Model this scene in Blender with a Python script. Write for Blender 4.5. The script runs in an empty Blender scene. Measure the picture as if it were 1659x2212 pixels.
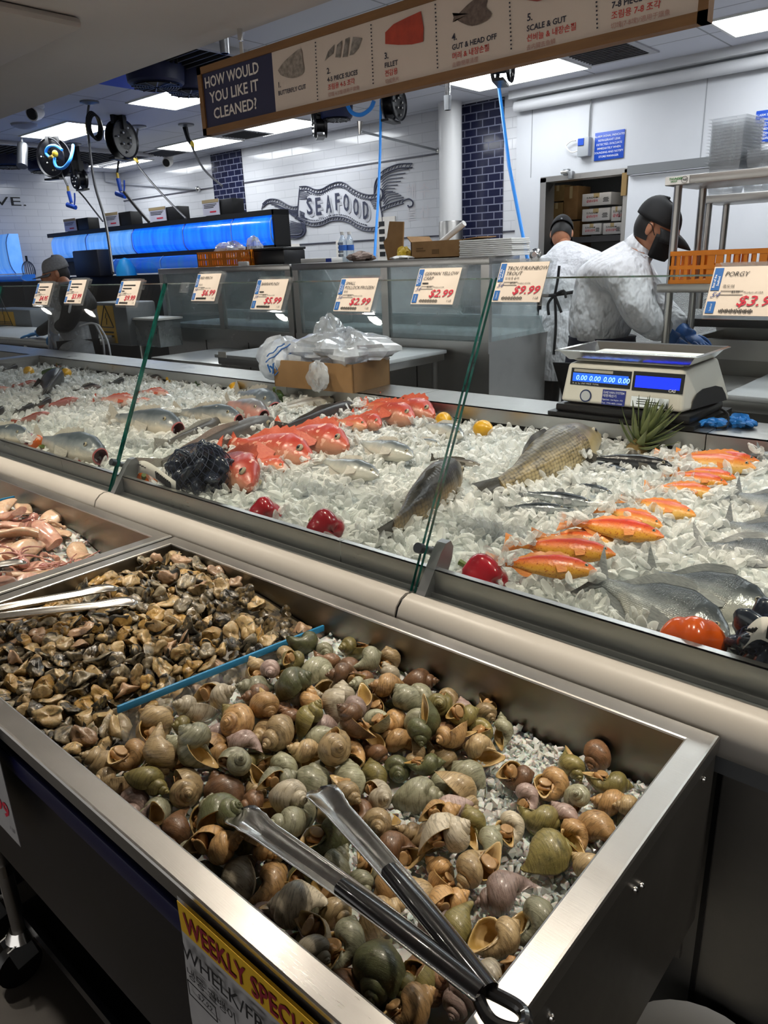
import bpy, bmesh, math, random
import numpy as np
from mathutils import Vector, Matrix, Quaternion, Euler
SC = bpy.context.scene
COL = SC.collection
rnd = random.Random(7)
R = math.radians
PI = math.pi
# ---------------------------------------------------------------- camera
FPX, YAW, PIT, ROL = 1591.126, -0.733621463, -0.329508816, -0.0388658756
CX, CY, CH = 829.5, 1106.0, 1.55
FW = np.array([math.sin(YAW)*math.cos(PIT), math.cos(YAW)*math.cos(PIT), math.sin(PIT)])
_r = np.array([math.cos(YAW), -math.sin(YAW), 0.0]); _u = np.cross(_r, FW)
RT = _r*math.cos(ROL)+_u*math.sin(ROL); UP = -_r*math.sin(ROL)+_u*math.cos(ROL)
CAM = np.array([0, 0, CH])
cd = bpy.data.cameras.new('camera'); cam = bpy.data.objects.new('camera', cd); COL.objects.link(cam)
cd.sensor_fit = 'VERTICAL'; cd.sensor_height = 36; cd.lens = FPX/2212*36; cd.clip_start = .02; cd.clip_end = 60
M = Matrix.Identity(4)
for i in range(3):
    M[i][0] = RT[i]; M[i][1] = UP[i]; M[i][2] = -FW[i]; M[i][3] = CAM[i]
cam.matrix_world = M
SC.camera = cam
def ray(px, py): return FW+RT*(px-CX)/FPX-UP*(py-CY)/FPX
def Pz(px, py, z): d = ray(px, py); return Vector(CAM+d*(z-CH)/d[2])
def Py(px, py, y): d = ray(px, py); return Vector(CAM+d*y/d[1])
def Px(px, py, x): d = ray(px, py); return Vector(CAM+d*x/d[0])
def proj(p):
    d = np.array(p)-CAM; z = d@FW
    return CX+FPX*(d@RT)/z, CY-FPX*(d@UP)/z
# ---------------------------------------------------------------- world, exposure
W = bpy.data.worlds.new('world'); SC.world = W; W.use_nodes = True
W.node_tree.nodes['Background'].inputs[0].default_value = (1, .97, .93, 1)
W.node_tree.nodes['Background'].inputs[1].default_value = 1.15
vs = SC.view_settings
vs.view_transform = 'Standard'; vs.look = 'None'; vs.gamma = 1; vs.use_curve_mapping = False
vs.exposure = 0.0
SC.cycles.max_bounces = 8; SC.cycles.diffuse_bounces = 4; SC.cycles.glossy_bounces = 5
SC.cycles.transmission_bounces = 8; SC.cycles.transparent_max_bounces = 24
SC.cycles.sample_clamp_indirect = 6; SC.cycles.caustics_reflective = False; SC.cycles.caustics_refractive = False
PANEL_STRENGTH = 15.0       # fluorescent troffers
SPOT_W = 55.0               # recessed warm spots over the bins
ZC, ZS, YW = 3.1, 2.5, 7.33 # ceiling, lower ceiling, back wall
# ---------------------------------------------------------------- material helper
def rgb(h):
    h = h.lstrip('#'); c = [int(h[i:i+2], 16)/255 for i in (0, 2, 4)]
    return tuple(x/12.92 if x <= .04045 else ((x+.055)/1.055)**2.4 for x in c)
MATS = {}
class NT:
    def __init__(s, name):
        s.m = bpy.data.materials.new(name); s.m.use_nodes = True; s.t = s.m.node_tree
        s.b = s.t.nodes['Principled BSDF']; s.out = s.t.nodes['Material Output']
    def n(s, typ, **kw):
        nd = s.t.nodes.new(typ)
        for k, v in kw.items():
            if k in nd.inputs: nd.inputs[k].default_value = v
            else: setattr(nd, k, v)
        return nd
    def l(s, a, b): s.t.links.new(a, b)
    def coord(s, kind='Object', scale=(1, 1, 1), rot=(0, 0, 0)):
        tc = s.n('ShaderNodeTexCoord'); mp = s.n('ShaderNodeMapping')
        mp.inputs['Scale'].default_value = scale; mp.inputs['Rotation'].default_value = rot
        s.l(tc.outputs[kind], mp.inputs['Vector']); return mp.outputs['Vector']
    def noise(s, vec, scale=10, detail=4, rough=.55, dist=0):
        nd = s.n('ShaderNodeTexNoise'); nd.inputs['Scale'].default_value = scale; nd.inputs['Detail'].default_value = detail
        nd.inputs['Roughness'].default_value = rough; nd.inputs['Distortion'].default_value = dist
        s.l(vec, nd.inputs['Vector']); return nd.outputs['Fac']
    def ramp(s, fac, stops):
        r = s.n('ShaderNodeValToRGB'); el = r.color_ramp.elements
        while len(el) < len(stops): el.new(.5)
        for e, (p, c) in zip(el, stops):
            e.position = p; e.color = (*c[:3], 1) if len(c) >= 3 else (c[0],)*3+(1,)
        s.l(fac, r.inputs['Fac']); return r.outputs['Color']
    def mix(s, fac, a, b, mode='MIX'):
        m = s.n('ShaderNodeMix'); m.data_type = 'RGBA'; m.blend_type = mode
        for v, i in ((fac, 0), (a, 6), (b, 7)):
            if hasattr(v, 'is_output'): s.l(v, m.inputs[i])
            else: m.inputs[i].default_value = v if i == 0 else (*v[:3], 1)
        return m.outputs[2]
    def math(s, op, a, b=None, clamp=False):
        m = s.n('ShaderNodeMath', operation=op); m.use_clamp = clamp
        for v, i in ((a, 0), (b, 1)):
            if v is None: continue
            if hasattr(v, 'is_output'): s.l(v, m.inputs[i])
            else: m.inputs[i].default_value = v
        return m.outputs[0]
    def sep(s, vec):
        x = s.n('ShaderNodeSeparateXYZ'); s.l(vec, x.inputs[0]); return x.outputs
    def bump(s, h, strength=.3, dist=.01, to=None):
        b = s.n('ShaderNodeBump'); b.inputs['Strength'].default_value = strength; b.inputs['Distance'].default_value = dist
        s.l(h, b.inputs['Height']); s.l(b.outputs[0], (to or s.b).inputs['Normal']); return b
    def set(s, **kw):
        for k, v in kw.items():
            k = k.replace('_', ' ')
            if hasattr(v, 'is_output'): s.l(v, s.b.inputs[k])
            else: s.b.inputs[k].default_value = (*v, 1) if isinstance(v, tuple) and len(v) == 3 else v
        return s
def pm(name, col, rough=.5, metal=0, col2=None, scale=12, bump=0, bscale=60, bdist=.004, stretch=(1, 1, 1), trans=0, ior=1.45, emit=0, ecol=None, coat=0, sss=0, spec=.5, detail=4):
    if name in MATS: return MATS[name]
    t = NT(name); col = rgb(col) if isinstance(col, str) else col
    t.set(Base_Color=col, Roughness=rough, Metallic=metal, IOR=ior, Transmission_Weight=trans, Coat_Weight=coat, Specular_IOR_Level=spec)
    if sss: t.set(Subsurface_Weight=sss, Subsurface_Scale=.01)
    if emit: t.set(Emission_Color=rgb(ecol) if isinstance(ecol, str) else (ecol or col), Emission_Strength=emit)
    if col2 or bump:
        v = t.coord('Object', stretch)
        if col2:
            c2 = rgb(col2) if isinstance(col2, str) else col2
            f = t.noise(v, scale, detail)
            t.set(Base_Color=t.ramp(f, [(.35, col), (.65, c2)]))
        if bump: t.bump(t.noise(v, bscale, 3), bump, bdist)
    MATS[name] = t.m
    return t.m
# ---------------------------------------------------------------- mesh builder
def rotz(a): return Matrix.Rotation(a, 4, 'Z')
class MB:
    def __init__(s): s.v = []; s.f = []; s.m = []; s.mi = 0
    def mat(s, i): s.mi = i; return s
    def raw(s, verts, faces, xf=None):
        b = len(s.v)
        if xf is not None: verts = [xf @ Vector(p) for p in verts]
        s.v += [tuple(p) for p in verts]
        for f in faces: s.f.append(tuple(i+b for i in f)); s.m.append(s.mi)
        return s
    def box(s, c, d, rot=None, ch=0):
        x, y, z = (k/2 for k in d)
        if ch > 0:
            bm = bmesh.new(); bmesh.ops.create_cube(bm, size=1)
            for w in bm.verts: w.co = Vector((w.co.x*d[0], w.co.y*d[1], w.co.z*d[2]))
            bmesh.ops.bevel(bm, geom=list(bm.edges), offset=min(ch, .49*min(d)), segments=2, profile=.5, affect='EDGES')
            V = [w.co.copy() for w in bm.verts]; F = [[w.index for w in f.verts] for f in bm.faces]; bm.free()
        else:
            V = [(-x, -y, -z), (x, -y, -z), (x, y, -z), (-x, y, -z), (-x, -y, z), (x, -y, z), (x, y, z), (-x, y, z)]
            F = [(0, 3, 2, 1), (4, 5, 6, 7), (0, 1, 5, 4), (1, 2, 6, 5), (2, 3, 7, 6), (3, 0, 4, 7)]
        xf = Matrix.Translation(c) @ (rot if rot is not None else Matrix.Identity(4))
        return s.raw(V, F, xf)
    def bb(s, lo, hi, ch=0):
        return s.box([(a+b)/2 for a, b in zip(lo, hi)], [abs(b-a) for a, b in zip(lo, hi)], ch=ch)
    def tube(s, pts, r, n=10, cap=True, closed=False):
        pts = [Vector(p) for p in pts]; k = len(pts)
        rr = r if isinstance(r, (list, tuple)) else [r]*k
        t0 = None; rings = []; nrm = None
        for i, p in enumerate(pts):
            if closed: t = pts[(i+1) % k]-pts[i-1]
            else: t = pts[min(i+1, k-1)]-pts[max(i-1, 0)]
            t = t.normalized() if t.length > 1e-9 else (t0 or Vector((0, 0, 1)))
            if nrm is None: nrm = t.orthogonal().normalized()
            else:
                nrm = nrm-t*nrm.dot(t); nrm = nrm.normalized() if nrm.length > 1e-6 else t.orthogonal().normalized()
            b = t.cross(nrm); t0 = t
            rings.append([p+(nrm*math.cos(2*PI*j/n)+b*math.sin(2*PI*j/n))*rr[i] for j in range(n)])
        V = [p for q in rings for p in q]; F = []
        for i in range(k if closed else k-1):
            i2 = (i+1) % k
            for j in range(n): F.append((i*n+j, i*n+(j+1) % n, i2*n+(j+1) % n, i2*n+j))
        if cap and not closed: F += [tuple(range(n))[::-1], tuple((k-1)*n+j for j in range(n))]
        return s.raw(V, F)
    def cyl(s, a, b, r, r2=None, n=20): return s.tube([a, b], [r, r if r2 is None else r2], n)
    def lathe(s, prof, xf=None, n=24, a0=0, a1=2*PI, cap=True):
        full = abs(a1-a0-2*PI) < 1e-6; m = n if full else n+1
        V = []; F = []
        for (r, z) in prof:
            for j in range(m):
                a = a0+(a1-a0)*j/n; V.append((r*math.cos(a), r*math.sin(a), z))
        for i in range(len(prof)-1):
            for j in range(n):
                j2 = (j+1) % m; F.append((i*m+j, i*m+j2, (i+1)*m+j2, (i+1)*m+j))
        if full and cap:
            if prof[0][0] > 1e-6: F.append(tuple(range(m))[::-1])
            if prof[-1][0] > 1e-6: F.append(tuple((len(prof)-1)*m+j for j in range(m)))
        return s.raw(V, F, xf)
    def prism(s, poly, d, xf=None):
        """polygon in XY, from z=0 to z=d"""
        n = len(poly)
        V = [(x, y, 0) for x, y in poly]+[(x, y, d) for x, y in poly]
        F = [tuple(range(n))[::-1], tuple(range(n, 2*n))]+[(i, (i+1) % n, n+(i+1) % n, n+i) for i in range(n)]
        return s.raw(V, F, xf)
    def grid(s, fn, nu, nv, cu=False):
        V = [fn(i/(nu-1) if not cu else i/nu, j/(nv-1)) for j in range(nv) for i in range(nu)]
        F = []
        for j in range(nv-1):
            for i in range(nu if cu else nu-1):
                i2 = (i+1) % nu; F.append((j*nu+i, j*nu+i2, (j+1)*nu+i2, (j+1)*nu+i))
        return s.raw(V, F)
    def ball(s, c, r, n=12, m=8, xf=None):
        r = r if isinstance(r, (tuple, list)) else (r, r, r)
        V = []; F = []
        for j in range(m+1):
            th = PI*j/m
            for i in range(n):
                ph = 2*PI*i/n
                V.append(Vector((r[0]*math.sin(th)*math.cos(ph), r[1]*math.sin(th)*math.sin(ph), r[2]*math.cos(th))))
        if xf is not None: V = [xf @ p for p in V]
        V = [p+Vector(c) for p in V]
        for j in range(m):
            for i in range(n): F.append((j*n+i, (j+1)*n+i, (j+1)*n+(i+1) % n, j*n+(i+1) % n))
        return s.raw(V, F)
    def text(s, body, size, xf, shear=0, bold=0, align='LEFT', width=None, depth=0):
        """lettering; its XY plane is laid on xf; size = cap height"""
        c = bpy.data.curves.new('lettering', 'FONT'); c.body = body; c.size = size/.73; c.shear = shear; c.offset = bold*c.size
        c.align_x = align; c.resolution_u = 2; c.extrude = depth
        o = bpy.data.objects.new('lettering', c); m = bpy.data.meshes.new_from_object(o)
        V = [v.co.copy() for v in m.vertices]
        if width and V:
            x0 = min(v.x for v in V); x1 = max(v.x for v in V); k = width/max(1e-6, x1-x0)
            for v in V: v.x = (v.x-(x0 if align == 'LEFT' else 0))*k
        s.raw(V, [tuple(p.vertices) for p in m.polygons], xf)
        bpy.data.objects.remove(o); bpy.data.curves.remove(c); bpy.data.meshes.remove(m)
        return s
    def build(s, name, mats, parent=None, smooth=35, local=False, data_only=False):
        me = bpy.data.meshes.new(name)
        V = s.v
        if parent is not None and not local:
            inv = WM(parent).inverted(); V = [inv @ Vector(p) for p in V]
        me.from_pydata([tuple(p) for p in V], [], s.f)
        mats = mats if isinstance(mats, (list, tuple)) else [mats]
        for m in mats: me.materials.append(m)
        if len(mats) > 1: me.polygons.foreach_set('material_index', s.m)
        if smooth:
            me.polygons.foreach_set('use_smooth', [True]*len(me.polygons))
            if smooth < 180: me.set_sharp_from_angle(angle=R(smooth))
        me.update()
        if data_only: return me
        o = bpy.data.objects.new(name, me); COL.objects.link(o)
        if parent is not None: o.parent = parent
        return o
def WM(o):
    m = o.matrix_basis.copy()
    while o.parent is not None: o = o.parent; m = o.matrix_basis @ m
    return m
def tag(o, label, cat, group=None, kind=None):
    if label: o['label'] = label
    if cat: o['category'] = cat
    if group: o['group'] = group
    if kind: o['kind'] = kind
    return o
def thing(name, label, cat, loc=(0, 0, 0), rz=0, group=None, rot=None):
    o = bpy.data.objects.new(name, None); COL.objects.link(o); o.empty_display_size = .05
    o.location = loc
    if rot is not None: o.rotation_mode = 'QUATERNION'; o.rotation_quaternion = rot
    else: o.rotation_euler = (0, 0, rz)
    return tag(o, label, cat, group)
def struct(o): o['kind'] = 'structure'; return o
def copy_tree(o, parent=None):
    c = o.copy(); COL.objects.link(c)
    if parent is not None: c.parent = parent
    for ch in o.children: copy_tree(ch, c)
    return c
def frame(o, x, y):
    """matrix whose X,Y axes follow x and y, origin o"""
    x = Vector(x).normalized(); z = x.cross(Vector(y)).normalized(); y = z.cross(x)
    m = Matrix.Identity(4)
    for i in range(3): m[i][0] = x[i]; m[i][1] = y[i]; m[i][2] = z[i]; m[i][3] = o[i]
    return m
def smoothpath(pts, n=6):
    """Catmull-Rom through points"""
    P = [Vector(p) for p in pts]; out = []
    for i in range(len(P)-1):
        a = P[max(i-1, 0)]; b = P[i]; c = P[i+1]; d = P[min(i+2, len(P)-1)]
        for k in range(n):
            t = k/n
            out.append(.5*((2*b)+(c-a)*t+(2*a-5*b+4*c-d)*t*t+(3*b-a-3*c+d)*t**3))
    return out+[P[-1]]
# ---------------------------------------------------------------- materials
def steel(name, col=(.50, .49, .47), r0=.24, r1=.42, stretch=(3, 60, 60), smear=4):
    t = NT(name); v = t.coord('Object', stretch); v2 = t.coord('Object')
    f = t.noise(v, 12, 4); g = t.noise(v2, smear, 5, .6, .6); h = t.noise(v2, 40, 3)
    t.set(Metallic=1.0, Base_Color=t.mix(t.math('MULTIPLY', g, .9), col, tuple(c*.72 for c in col)))
    q = t.math('ADD', t.math('MULTIPLY', f, .35), t.math('MULTIPLY', g, .65))
    rr = t.n('ShaderNodeMapRange'); t.l(q, rr.inputs[0]); rr.inputs[1].default_value = .3; rr.inputs[2].default_value = .7
    rr.inputs[3].default_value = r0; rr.inputs[4].default_value = r1
    t.set(Roughness=rr.outputs[0]); t.bump(t.math('ADD', f, t.math('MULTIPLY', h, .5)), .05, .002)
    MATS[name] = t.m; return t.m
def thin_glass(name, tint=(.955, .975, .965), refl=.06, rough=.02, haze=0.0, hcol=(.8, .85, .9)):
    t = NT(name); t.t.nodes.remove(t.b)
    tr = t.n('ShaderNodeBsdfTransparent'); tr.inputs[0].default_value = (*tint, 1)
    gl = t.n('ShaderNodeBsdfGlossy'); gl.inputs['Roughness'].default_value = rough
    fr = t.n('ShaderNodeFresnel'); geo = t.n('ShaderNodeNewGeometry')   # same reflection from both sides of the sheet
    t.l(t.math('ADD', 1.45, t.math('MULTIPLY', geo.outputs['Backfacing'], 1/1.45-1.45)), fr.inputs[0])
    mx = t.n('ShaderNodeMixShader')
    if refl > .06:
        t.l(t.math('MULTIPLY', fr.outputs[0], refl/.06, True), mx.inputs[0])
    else: t.l(fr.outputs[0], mx.inputs[0])
    t.l(tr.outputs[0], mx.inputs[1]); t.l(gl.outputs[0], mx.inputs[2]); o = mx.outputs[0]
    if haze:
        d = t.n('ShaderNodeBsdfDiffuse'); d.inputs[0].default_value = (*hcol, 1); m2 = t.n('ShaderNodeMixShader')
        v = t.coord('Object'); n = t.noise(v, 6, 5, .6)
        t.l(t.math('MULTIPLY', t.math('POWER', n, 1.6), haze*2.4, True), m2.inputs[0]); t.l(o, m2.inputs[1]); t.l(d.outputs[0], m2.inputs[2]); o = m2.outputs[0]
    t.l(o, t.out.inputs[0]); MATS[name] = t.m; return t.m
STEEL = steel('stainless_steel'); STEELD = steel('stainless_steel_dark', (.30, .29, .275), .3, .5)
STEELV = steel('stainless_steel_upright', (.5, .49, .47), .25, .4, (60, 60, 3))
CHROME = pm('chrome', (.72, .71, .69), .14, 1, bump=.05)
TONGM = pm('polished_steel', (.66, .65, .62), .2, 1, col2=(.55, .54, .52), scale=60)
GLASS = thin_glass('clear_glass'); GLASSH = thin_glass('wet_glass', (.90, .95, .94), .06, .03, .16)
GLASSE = pm('glass_edge', '#1d6e62', .12, 0, col2='#0c3b36', scale=30, spec=.8)
PLASTIC = thin_glass('clear_plastic', (.90, .91, .92), .11, .06, .10, (.9, .92, .95))
BLACK = pm('black_plastic', '#0c0c0e', .35); BLACKM = pm('black_matte', '#09090a', .7)
GLOSSBLACK = pm('black_gloss', '#0d0d10', .28, col2='#121218', scale=8)
NAVY = pm('navy_trim', '#14163a', .35)
WHITE = pm('white_plastic', '#d9d8d4', .4); WHITEM = pm('white_matte', '#d8d6d2', .7)
PAPER = pm('white_paper', '#dcd7cf', .65, col2='#d3cec6', scale=15)
RED = pm('red_ink', '#b81e38', .6); INK = pm('black_ink', '#151517', .6); BLUEP = pm('blue_print', '#1c5ea8', .5)
CARD = pm('cardboard', '#94714a', .8, col2='#86653f', scale=9, bump=.1)
CARDD = pm('cardboard_dark', '#6d5233', .85)
ALU = pm('grey_bracket', '#8a8c8f', .35, .6)

# ================================================================ ROOM SHELL
def tile_mat(name, c1, c2, grout, bw, bh, rough=.12, axis='XZ', off=.5, mortar=.004):
    t = NT(name); tc = t.n('ShaderNodeTexCoord'); x = t.sep(tc.outputs['Object'])
    cb = t.n('ShaderNodeCombineXYZ'); t.l(x[0 if axis[0] == 'X' else 1], cb.inputs[0]); t.l(x[2 if axis[1] == 'Z' else 1], cb.inputs[1])
    b = t.n('ShaderNodeTexBrick'); b.offset = off; t.l(cb.outputs[0], b.inputs['Vector'])
    for k, v in (('Color1', c1), ('Color2', c2), ('Mortar', grout)): b.inputs[k].default_value = (*v, 1)
    b.inputs['Scale'].default_value = 1; b.inputs['Mortar Size'].default_value = mortar; b.inputs['Brick Width'].default_value = bw; b.inputs['Row Height'].default_value = bh
    t.set(Base_Color=b.outputs['Color'], Roughness=t.math('ADD', t.math('MULTIPLY', b.outputs['Fac'], .5), rough))
    inv = t.math('SUBTRACT', 1.0, b.outputs['Fac'])
    n = t.noise(cb.outputs[0], 7, 2); t.bump(t.math('ADD', inv, t.math('MULTIPLY', n, .6)), .5, .003)
    MATS[name] = t.m; return t.m
TILEW = tile_mat('white_wall_tile', (.62, .63, .655), (.585, .595, .625), (.45, .46, .49), .40, .10)
TILEWL = tile_mat('white_side_wall_tile', (.62, .63, .655), (.585, .595, .625), (.45, .46, .49), .40, .10, axis='YZ')
TILEB = tile_mat('navy_wall_tile', (.010, .012, .035), (.014, .016, .045), (.16, .17, .24), .155, .077, .15, mortar=.006)
CEILM = tile_mat('ceiling_panels', (.58, .59, .65), (.565, .575, .63), (.3, .305, .33), 1.2, .6, .6, 'XY', 0, .008)
SOFF = pm('painted_soffit', (.47, .44, .42), .75, col2=(.445, .415, .395), scale=1.2, bump=.03, bscale=30)
COOL = pm('cooler_panel', (.56, .575, .605), .42, col2=(.53, .545, .575), scale=2, bump=.12, bscale=160, bdist=.002)
FLOORM = pm('floor_concrete', (.028, .024, .020), .45, col2=(.045, .038, .032), scale=3, bump=.08, bscale=25)
def wallbox(name, lo, hi, m): return struct(MB().bb(lo, hi).build(name, m, smooth=0))
XL = -12.307
wallbox('floor', (-14, -5, -.1), (5, 2.45, 0), FLOORM)
wallbox('floor_bounce', (-14, 2.45, -.1), (5, 9.8, 0), pm('bounce_floor_pale', (.42, .41, .40), .5, col2=(.38, .37, .36), scale=4))  # unseen pale floor section added to bounce light onto the ceiling
wallbox('ceiling', (XL, 2.38, ZC), (5, YW, ZC+.1), CEILM)
wallbox('ceiling_lower', (-14, -5, ZS), (5, 2.38, ZC+.1), SOFF)
wallbox('wall_left', (XL-.15, -5, 0), (XL, YW+.15, ZC+.1), TILEWL)
pm('far_wall_paint', (.12, .11, .10), .7)
wallbox('wall_right', (4.85, -5, 0), (5, YW, ZC), MATS['far_wall_paint'])
wallbox('wall_back', (XL, YW, 0), (-4.53, YW+.15, ZC), TILEW)
wallbox('trim_1', (-9.75, YW-.02, 0), (-9.05, YW, ZC), TILEB)
wallbox('trim_2', (-5.27, YW-.02, 0), (-4.70, YW, ZC), TILEB)
# cooler wall round the doorway
DX0, DX1, DZ = -4.174, -3.307, 2.25
m = MB().bb((-4.53, YW-.03, 0), (DX0, YW+.12, ZC)).bb((DX1, YW-.03, 0), (5, YW+.12, ZC)).bb((DX0, YW-.03, DZ), (DX1, YW+.12, ZC))
struct(m.build('wall_cooler', COOL, smooth=0))
for x in (-4.35, -2.63, -2.02, -1.55): struct(MB().bb((x-.004, YW-.034, 2.3), (x+.004, YW-.029, 2.94)).build('trim_3', pm('panel_seam', (.3, .31, .33), .6), smooth=0))
struct(MB().tube([(-4.5, YW-.11, 2.965), (5, YW-.11, 2.965)], .05, 12).bb((-4.53, YW-.2, 3.03), (5, YW-.03, 3.1)).build('trim_4', pm('white_pipe', (.55, .56, .58), .4)))
struct(MB().bb((XL, YW-.012, 2.655), (-5.54, YW, 2.672)).build('trim_5', pm('dark_rail', (.06, .06, .08), .4), smooth=0))
struct(MB().bb((-8.6, YW-.012, 1.785), (-4.53, YW, 1.80)).build('trim_6', MATS['dark_rail'], smooth=0))
# cold room behind the doorway
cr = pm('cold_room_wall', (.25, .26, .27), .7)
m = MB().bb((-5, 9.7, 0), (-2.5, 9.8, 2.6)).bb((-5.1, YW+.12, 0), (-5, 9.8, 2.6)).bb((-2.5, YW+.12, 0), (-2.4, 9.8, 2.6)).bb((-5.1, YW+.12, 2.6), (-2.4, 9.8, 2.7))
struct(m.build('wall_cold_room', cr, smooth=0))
m = MB().bb((DX0-.05, YW-.05, 0), (DX0+.015, YW+.13, DZ+.03)).bb((DX1-.015, YW-.05, 0), (DX1+.03, YW+.13, DZ+.03)).bb((DX0-.05, YW-.05, DZ-.01), (DX1+.03, YW+.13, DZ+.04))
struct(m.build('trim_7', STEELV, smooth=0))
tan = pm('tan_carton', '#8f7448', .8, col2='#7d6540', scale=6); whc = pm('white_carton', '#c9c8c8', .6, col2='#bdbcbd', scale=5)
def carton(p, d, m, label, grp, marks=None, rz=0):
    t = thing('carton', label, 'box', (p[0], p[1], p[2]), rz, grp)
    MB().box((0, 0, d[2]/2), d, ch=.004).build('body', m, t, local=True)
    MB().box((0, 0, d[2]+.001), (d[0]*1.0, d[1]*.16, .002)).box((0, -d[1]/2-.001, d[2]*.82), (d[0]*.2, .002, d[2]*.36)).build('packing_tape', pm('packing_tape', '#b8a47c', .35), t, local=True)
    if marks:
        mb = MB()
        f = Matrix.Translation((0, -d[1]/2-.002, 0)) @ Matrix.Rotation(PI/2, 4, 'X')
        mb.mat(0).text('SUNGHAM', d[2]*.16, f @ Matrix.Translation((-d[0]*.34, d[2]*.58, 0)), bold=.01)
        mb.mat(1).text('급냉오징어', d[2]*.17, f @ Matrix.Translation((-d[0]*.34, d[2]*.3, 0)), bold=.02)
        mb.mat(0)
        for k in range(4): mb.box((d[0]*.33, -d[1]/2-.001, d[2]*(.28+.1*k)), (d[0]*.2*(1-.2*(k % 2)), .002, d[2]*.05))
        mb.build('lettering', [INK, RED], t, local=True)
    return t
for i, (pxa, pya, pxb, pyb, lab) in enumerate([(1188, 508, 1216, 540, 'tan carton lowest of the tan stack in the cold room'), (1188, 475, 1214, 508, 'tan carton second from the bottom of the tan stack'), (1188, 436, 1216, 475, 'tan carton third up in the tan stack, under the top one'), (1190, 398, 1220, 436, 'tan carton on top of the tan stack in the cold room'),
                                  (1216, 476, 1253, 545, 'large plain brown carton low beside the white cartons'), (1216, 400, 1250, 476, 'large plain brown carton resting on another brown carton')]):
    a = Py(pxa, pyb, 8.35); b = Py(pxb, pya, 8.35)
    z0 = a.z if pyb < 530 else 1.2
    t = carton(((a.x+b.x)/2, 8.5, z0), (b.x-a.x, .3, b.z-z0-.004), tan if i < 4 else CARD, lab, None)
for i, (pxa, pya, pxb, pyb, lab) in enumerate([(1255, 481, 1297, 508, 'white printed carton at the bottom left of the cold room stack'), (1300, 479, 1341, 507, 'white printed carton at the bottom right of the cold room stack'), (1255, 447, 1316, 479, 'white printed carton in the middle row, left one'), (1318, 444, 1341, 478, 'small white carton end at the right of the middle row'), (1255, 413, 1319, 446, 'white printed carton on top of the cold room stack')]):
    a = Py(pxa, pyb, 8.1); b = Py(pxb, pya, 8.1)
    carton(((a.x+b.x)/2, 8.3, a.z), (b.x-a.x, .36, b.z-a.z-.004), whc, lab, None, True)
a = Py(1250, 512, 8.1)
t = thing('storage_rack', 'dark storage rack holding the white cartons behind the doorway', 'rack', (0, 0, 0))
MB().bb((-4.9, 8.05, a.z-.06), (-3.2, 8.7, a.z)).build('shelf', pm('rack_dark', (.06, .06, .065), .6), t)
for x, y in ((-4.88, 8.07), (-3.22, 8.07), (-4.88, 8.68), (-3.22, 8.68)): MB().bb((x-.02, y-.02, 0), (x+.02, y+.02, a.z-.06)).build('leg', MATS['rack_dark'], t)
MB().bb((-4.9, 8.3, 1.14), (-4.0, 8.7, 1.2)).build('shelf', MATS['rack_dark'], t)
t = thing('cold_room_fill', 'added unseen light inside the cold room to brighten the cartons', 'light', (-3.75, 8.0, 2.58)); MB().bb((-4.1, 7.7, 2.57), (-3.4, 7.9, 2.6)).build('housing', WHITE, t); MB().bb((-4.08, 7.72, 2.565), (-3.42, 7.88, 2.569)).build('diffuser', pm('cold_fill_diffuser', (1, 1, 1), .6, emit=9, ecol=(1, .95, .85)), t)  # unseen lamp added to brighten the cartons behind the doorway
# sliding cooler door, its rail and hardware
a = Py(1366, 366, 7.2)
d = MB().bb((DX1+.06, 7.2, .02), (-1.75, 7.27, a.z-.05), ch=.01).build('door_1', COOL); struct(d)
MB().bb((DX1+.14, 7.15, 1.2), (DX1+.17, 7.2, 1.5), ch=.008).build('handle', CHROME, d)
MB().bb((-3.24, 7.155, a.z-.045), (-1.0, 7.2, a.z+.03)).build('sliding_rail', pm('rail_grey', (.2, .21, .22), .4, .7), d)
t = tag(MB().cyl((-3.28+.86, 7.2, 2.30), (-3.28+.86, 7.05, 2.30), .03).build('roller_bumper', BLACK), 'black rubber bumper on the cooler wall above the door rail', 'bumper')
# round column
c0 = Py(973, 350, 7.1)
m = MB().lathe([(.125, 0), (.125, ZC)], Matrix.Translation((c0.x, 7.1, 0)), 28)
o = struct(m.build('pillar', pm('column_paint', (.62, .62, .62), .35)))
MB().lathe([(.132, 1.0), (.132, 1.92), (.126, 1.93)], Matrix.Translation((c0.x, 7.1, 0)), 28).build('collar', STEELD, o)
# wall lettering ALIVE on the side wall, banner and SEAFOOD lettering on the back wall
f = frame(Px(-90, 436, XL)+Vector((.004, 0, 0)), (0, 1, 0), (0, 0, 1))
p1 = Px(57, 445, XL); f = frame(Vector((XL+.004, 5.64-1.02, p1.z)), (0, 1, 0), (0, 0, 1))
tag(MB().text('ALIVE.', .13, f, width=1.02).build('wall_lettering', INK), 'black ALIVE. lettering on the white tiles of the side wall', 'lettering')
def bp(x, y, o=.012): return Py(560+x/4.1475, 330+y/4.1475, YW-o)
def bpath(pts, n=6): return smoothpath([bp(*p) for p in pts], n)
ban = thing('seafood_banner', 'navy line-drawn ribbon banner with SEAFOOD on the white tile wall', 'sign', bp(700, 480))
TOP = [(360, 320), (430, 318), (500, 345), (560, 342), (640, 300), (710, 280), (770, 292), (840, 342), (920, 380), (1000, 395), (1075, 380)]
BOT = [(350, 590), (420, 625), (480, 642), (560, 632), (640, 597), (720, 590), (800, 610), (880, 658), (960, 685), (1050, 683)]
bl = MB()
face = bpath(TOP)+bpath([(1075, 380), (1085, 480), (1100, 560), (1100, 640), (1050, 683)])[1:]+bpath(BOT[::-1])[1:]+bpath([(350, 590), (345, 520), (352, 420), (360, 320)])[1:-1]
bc = bp(720, 470)
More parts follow.
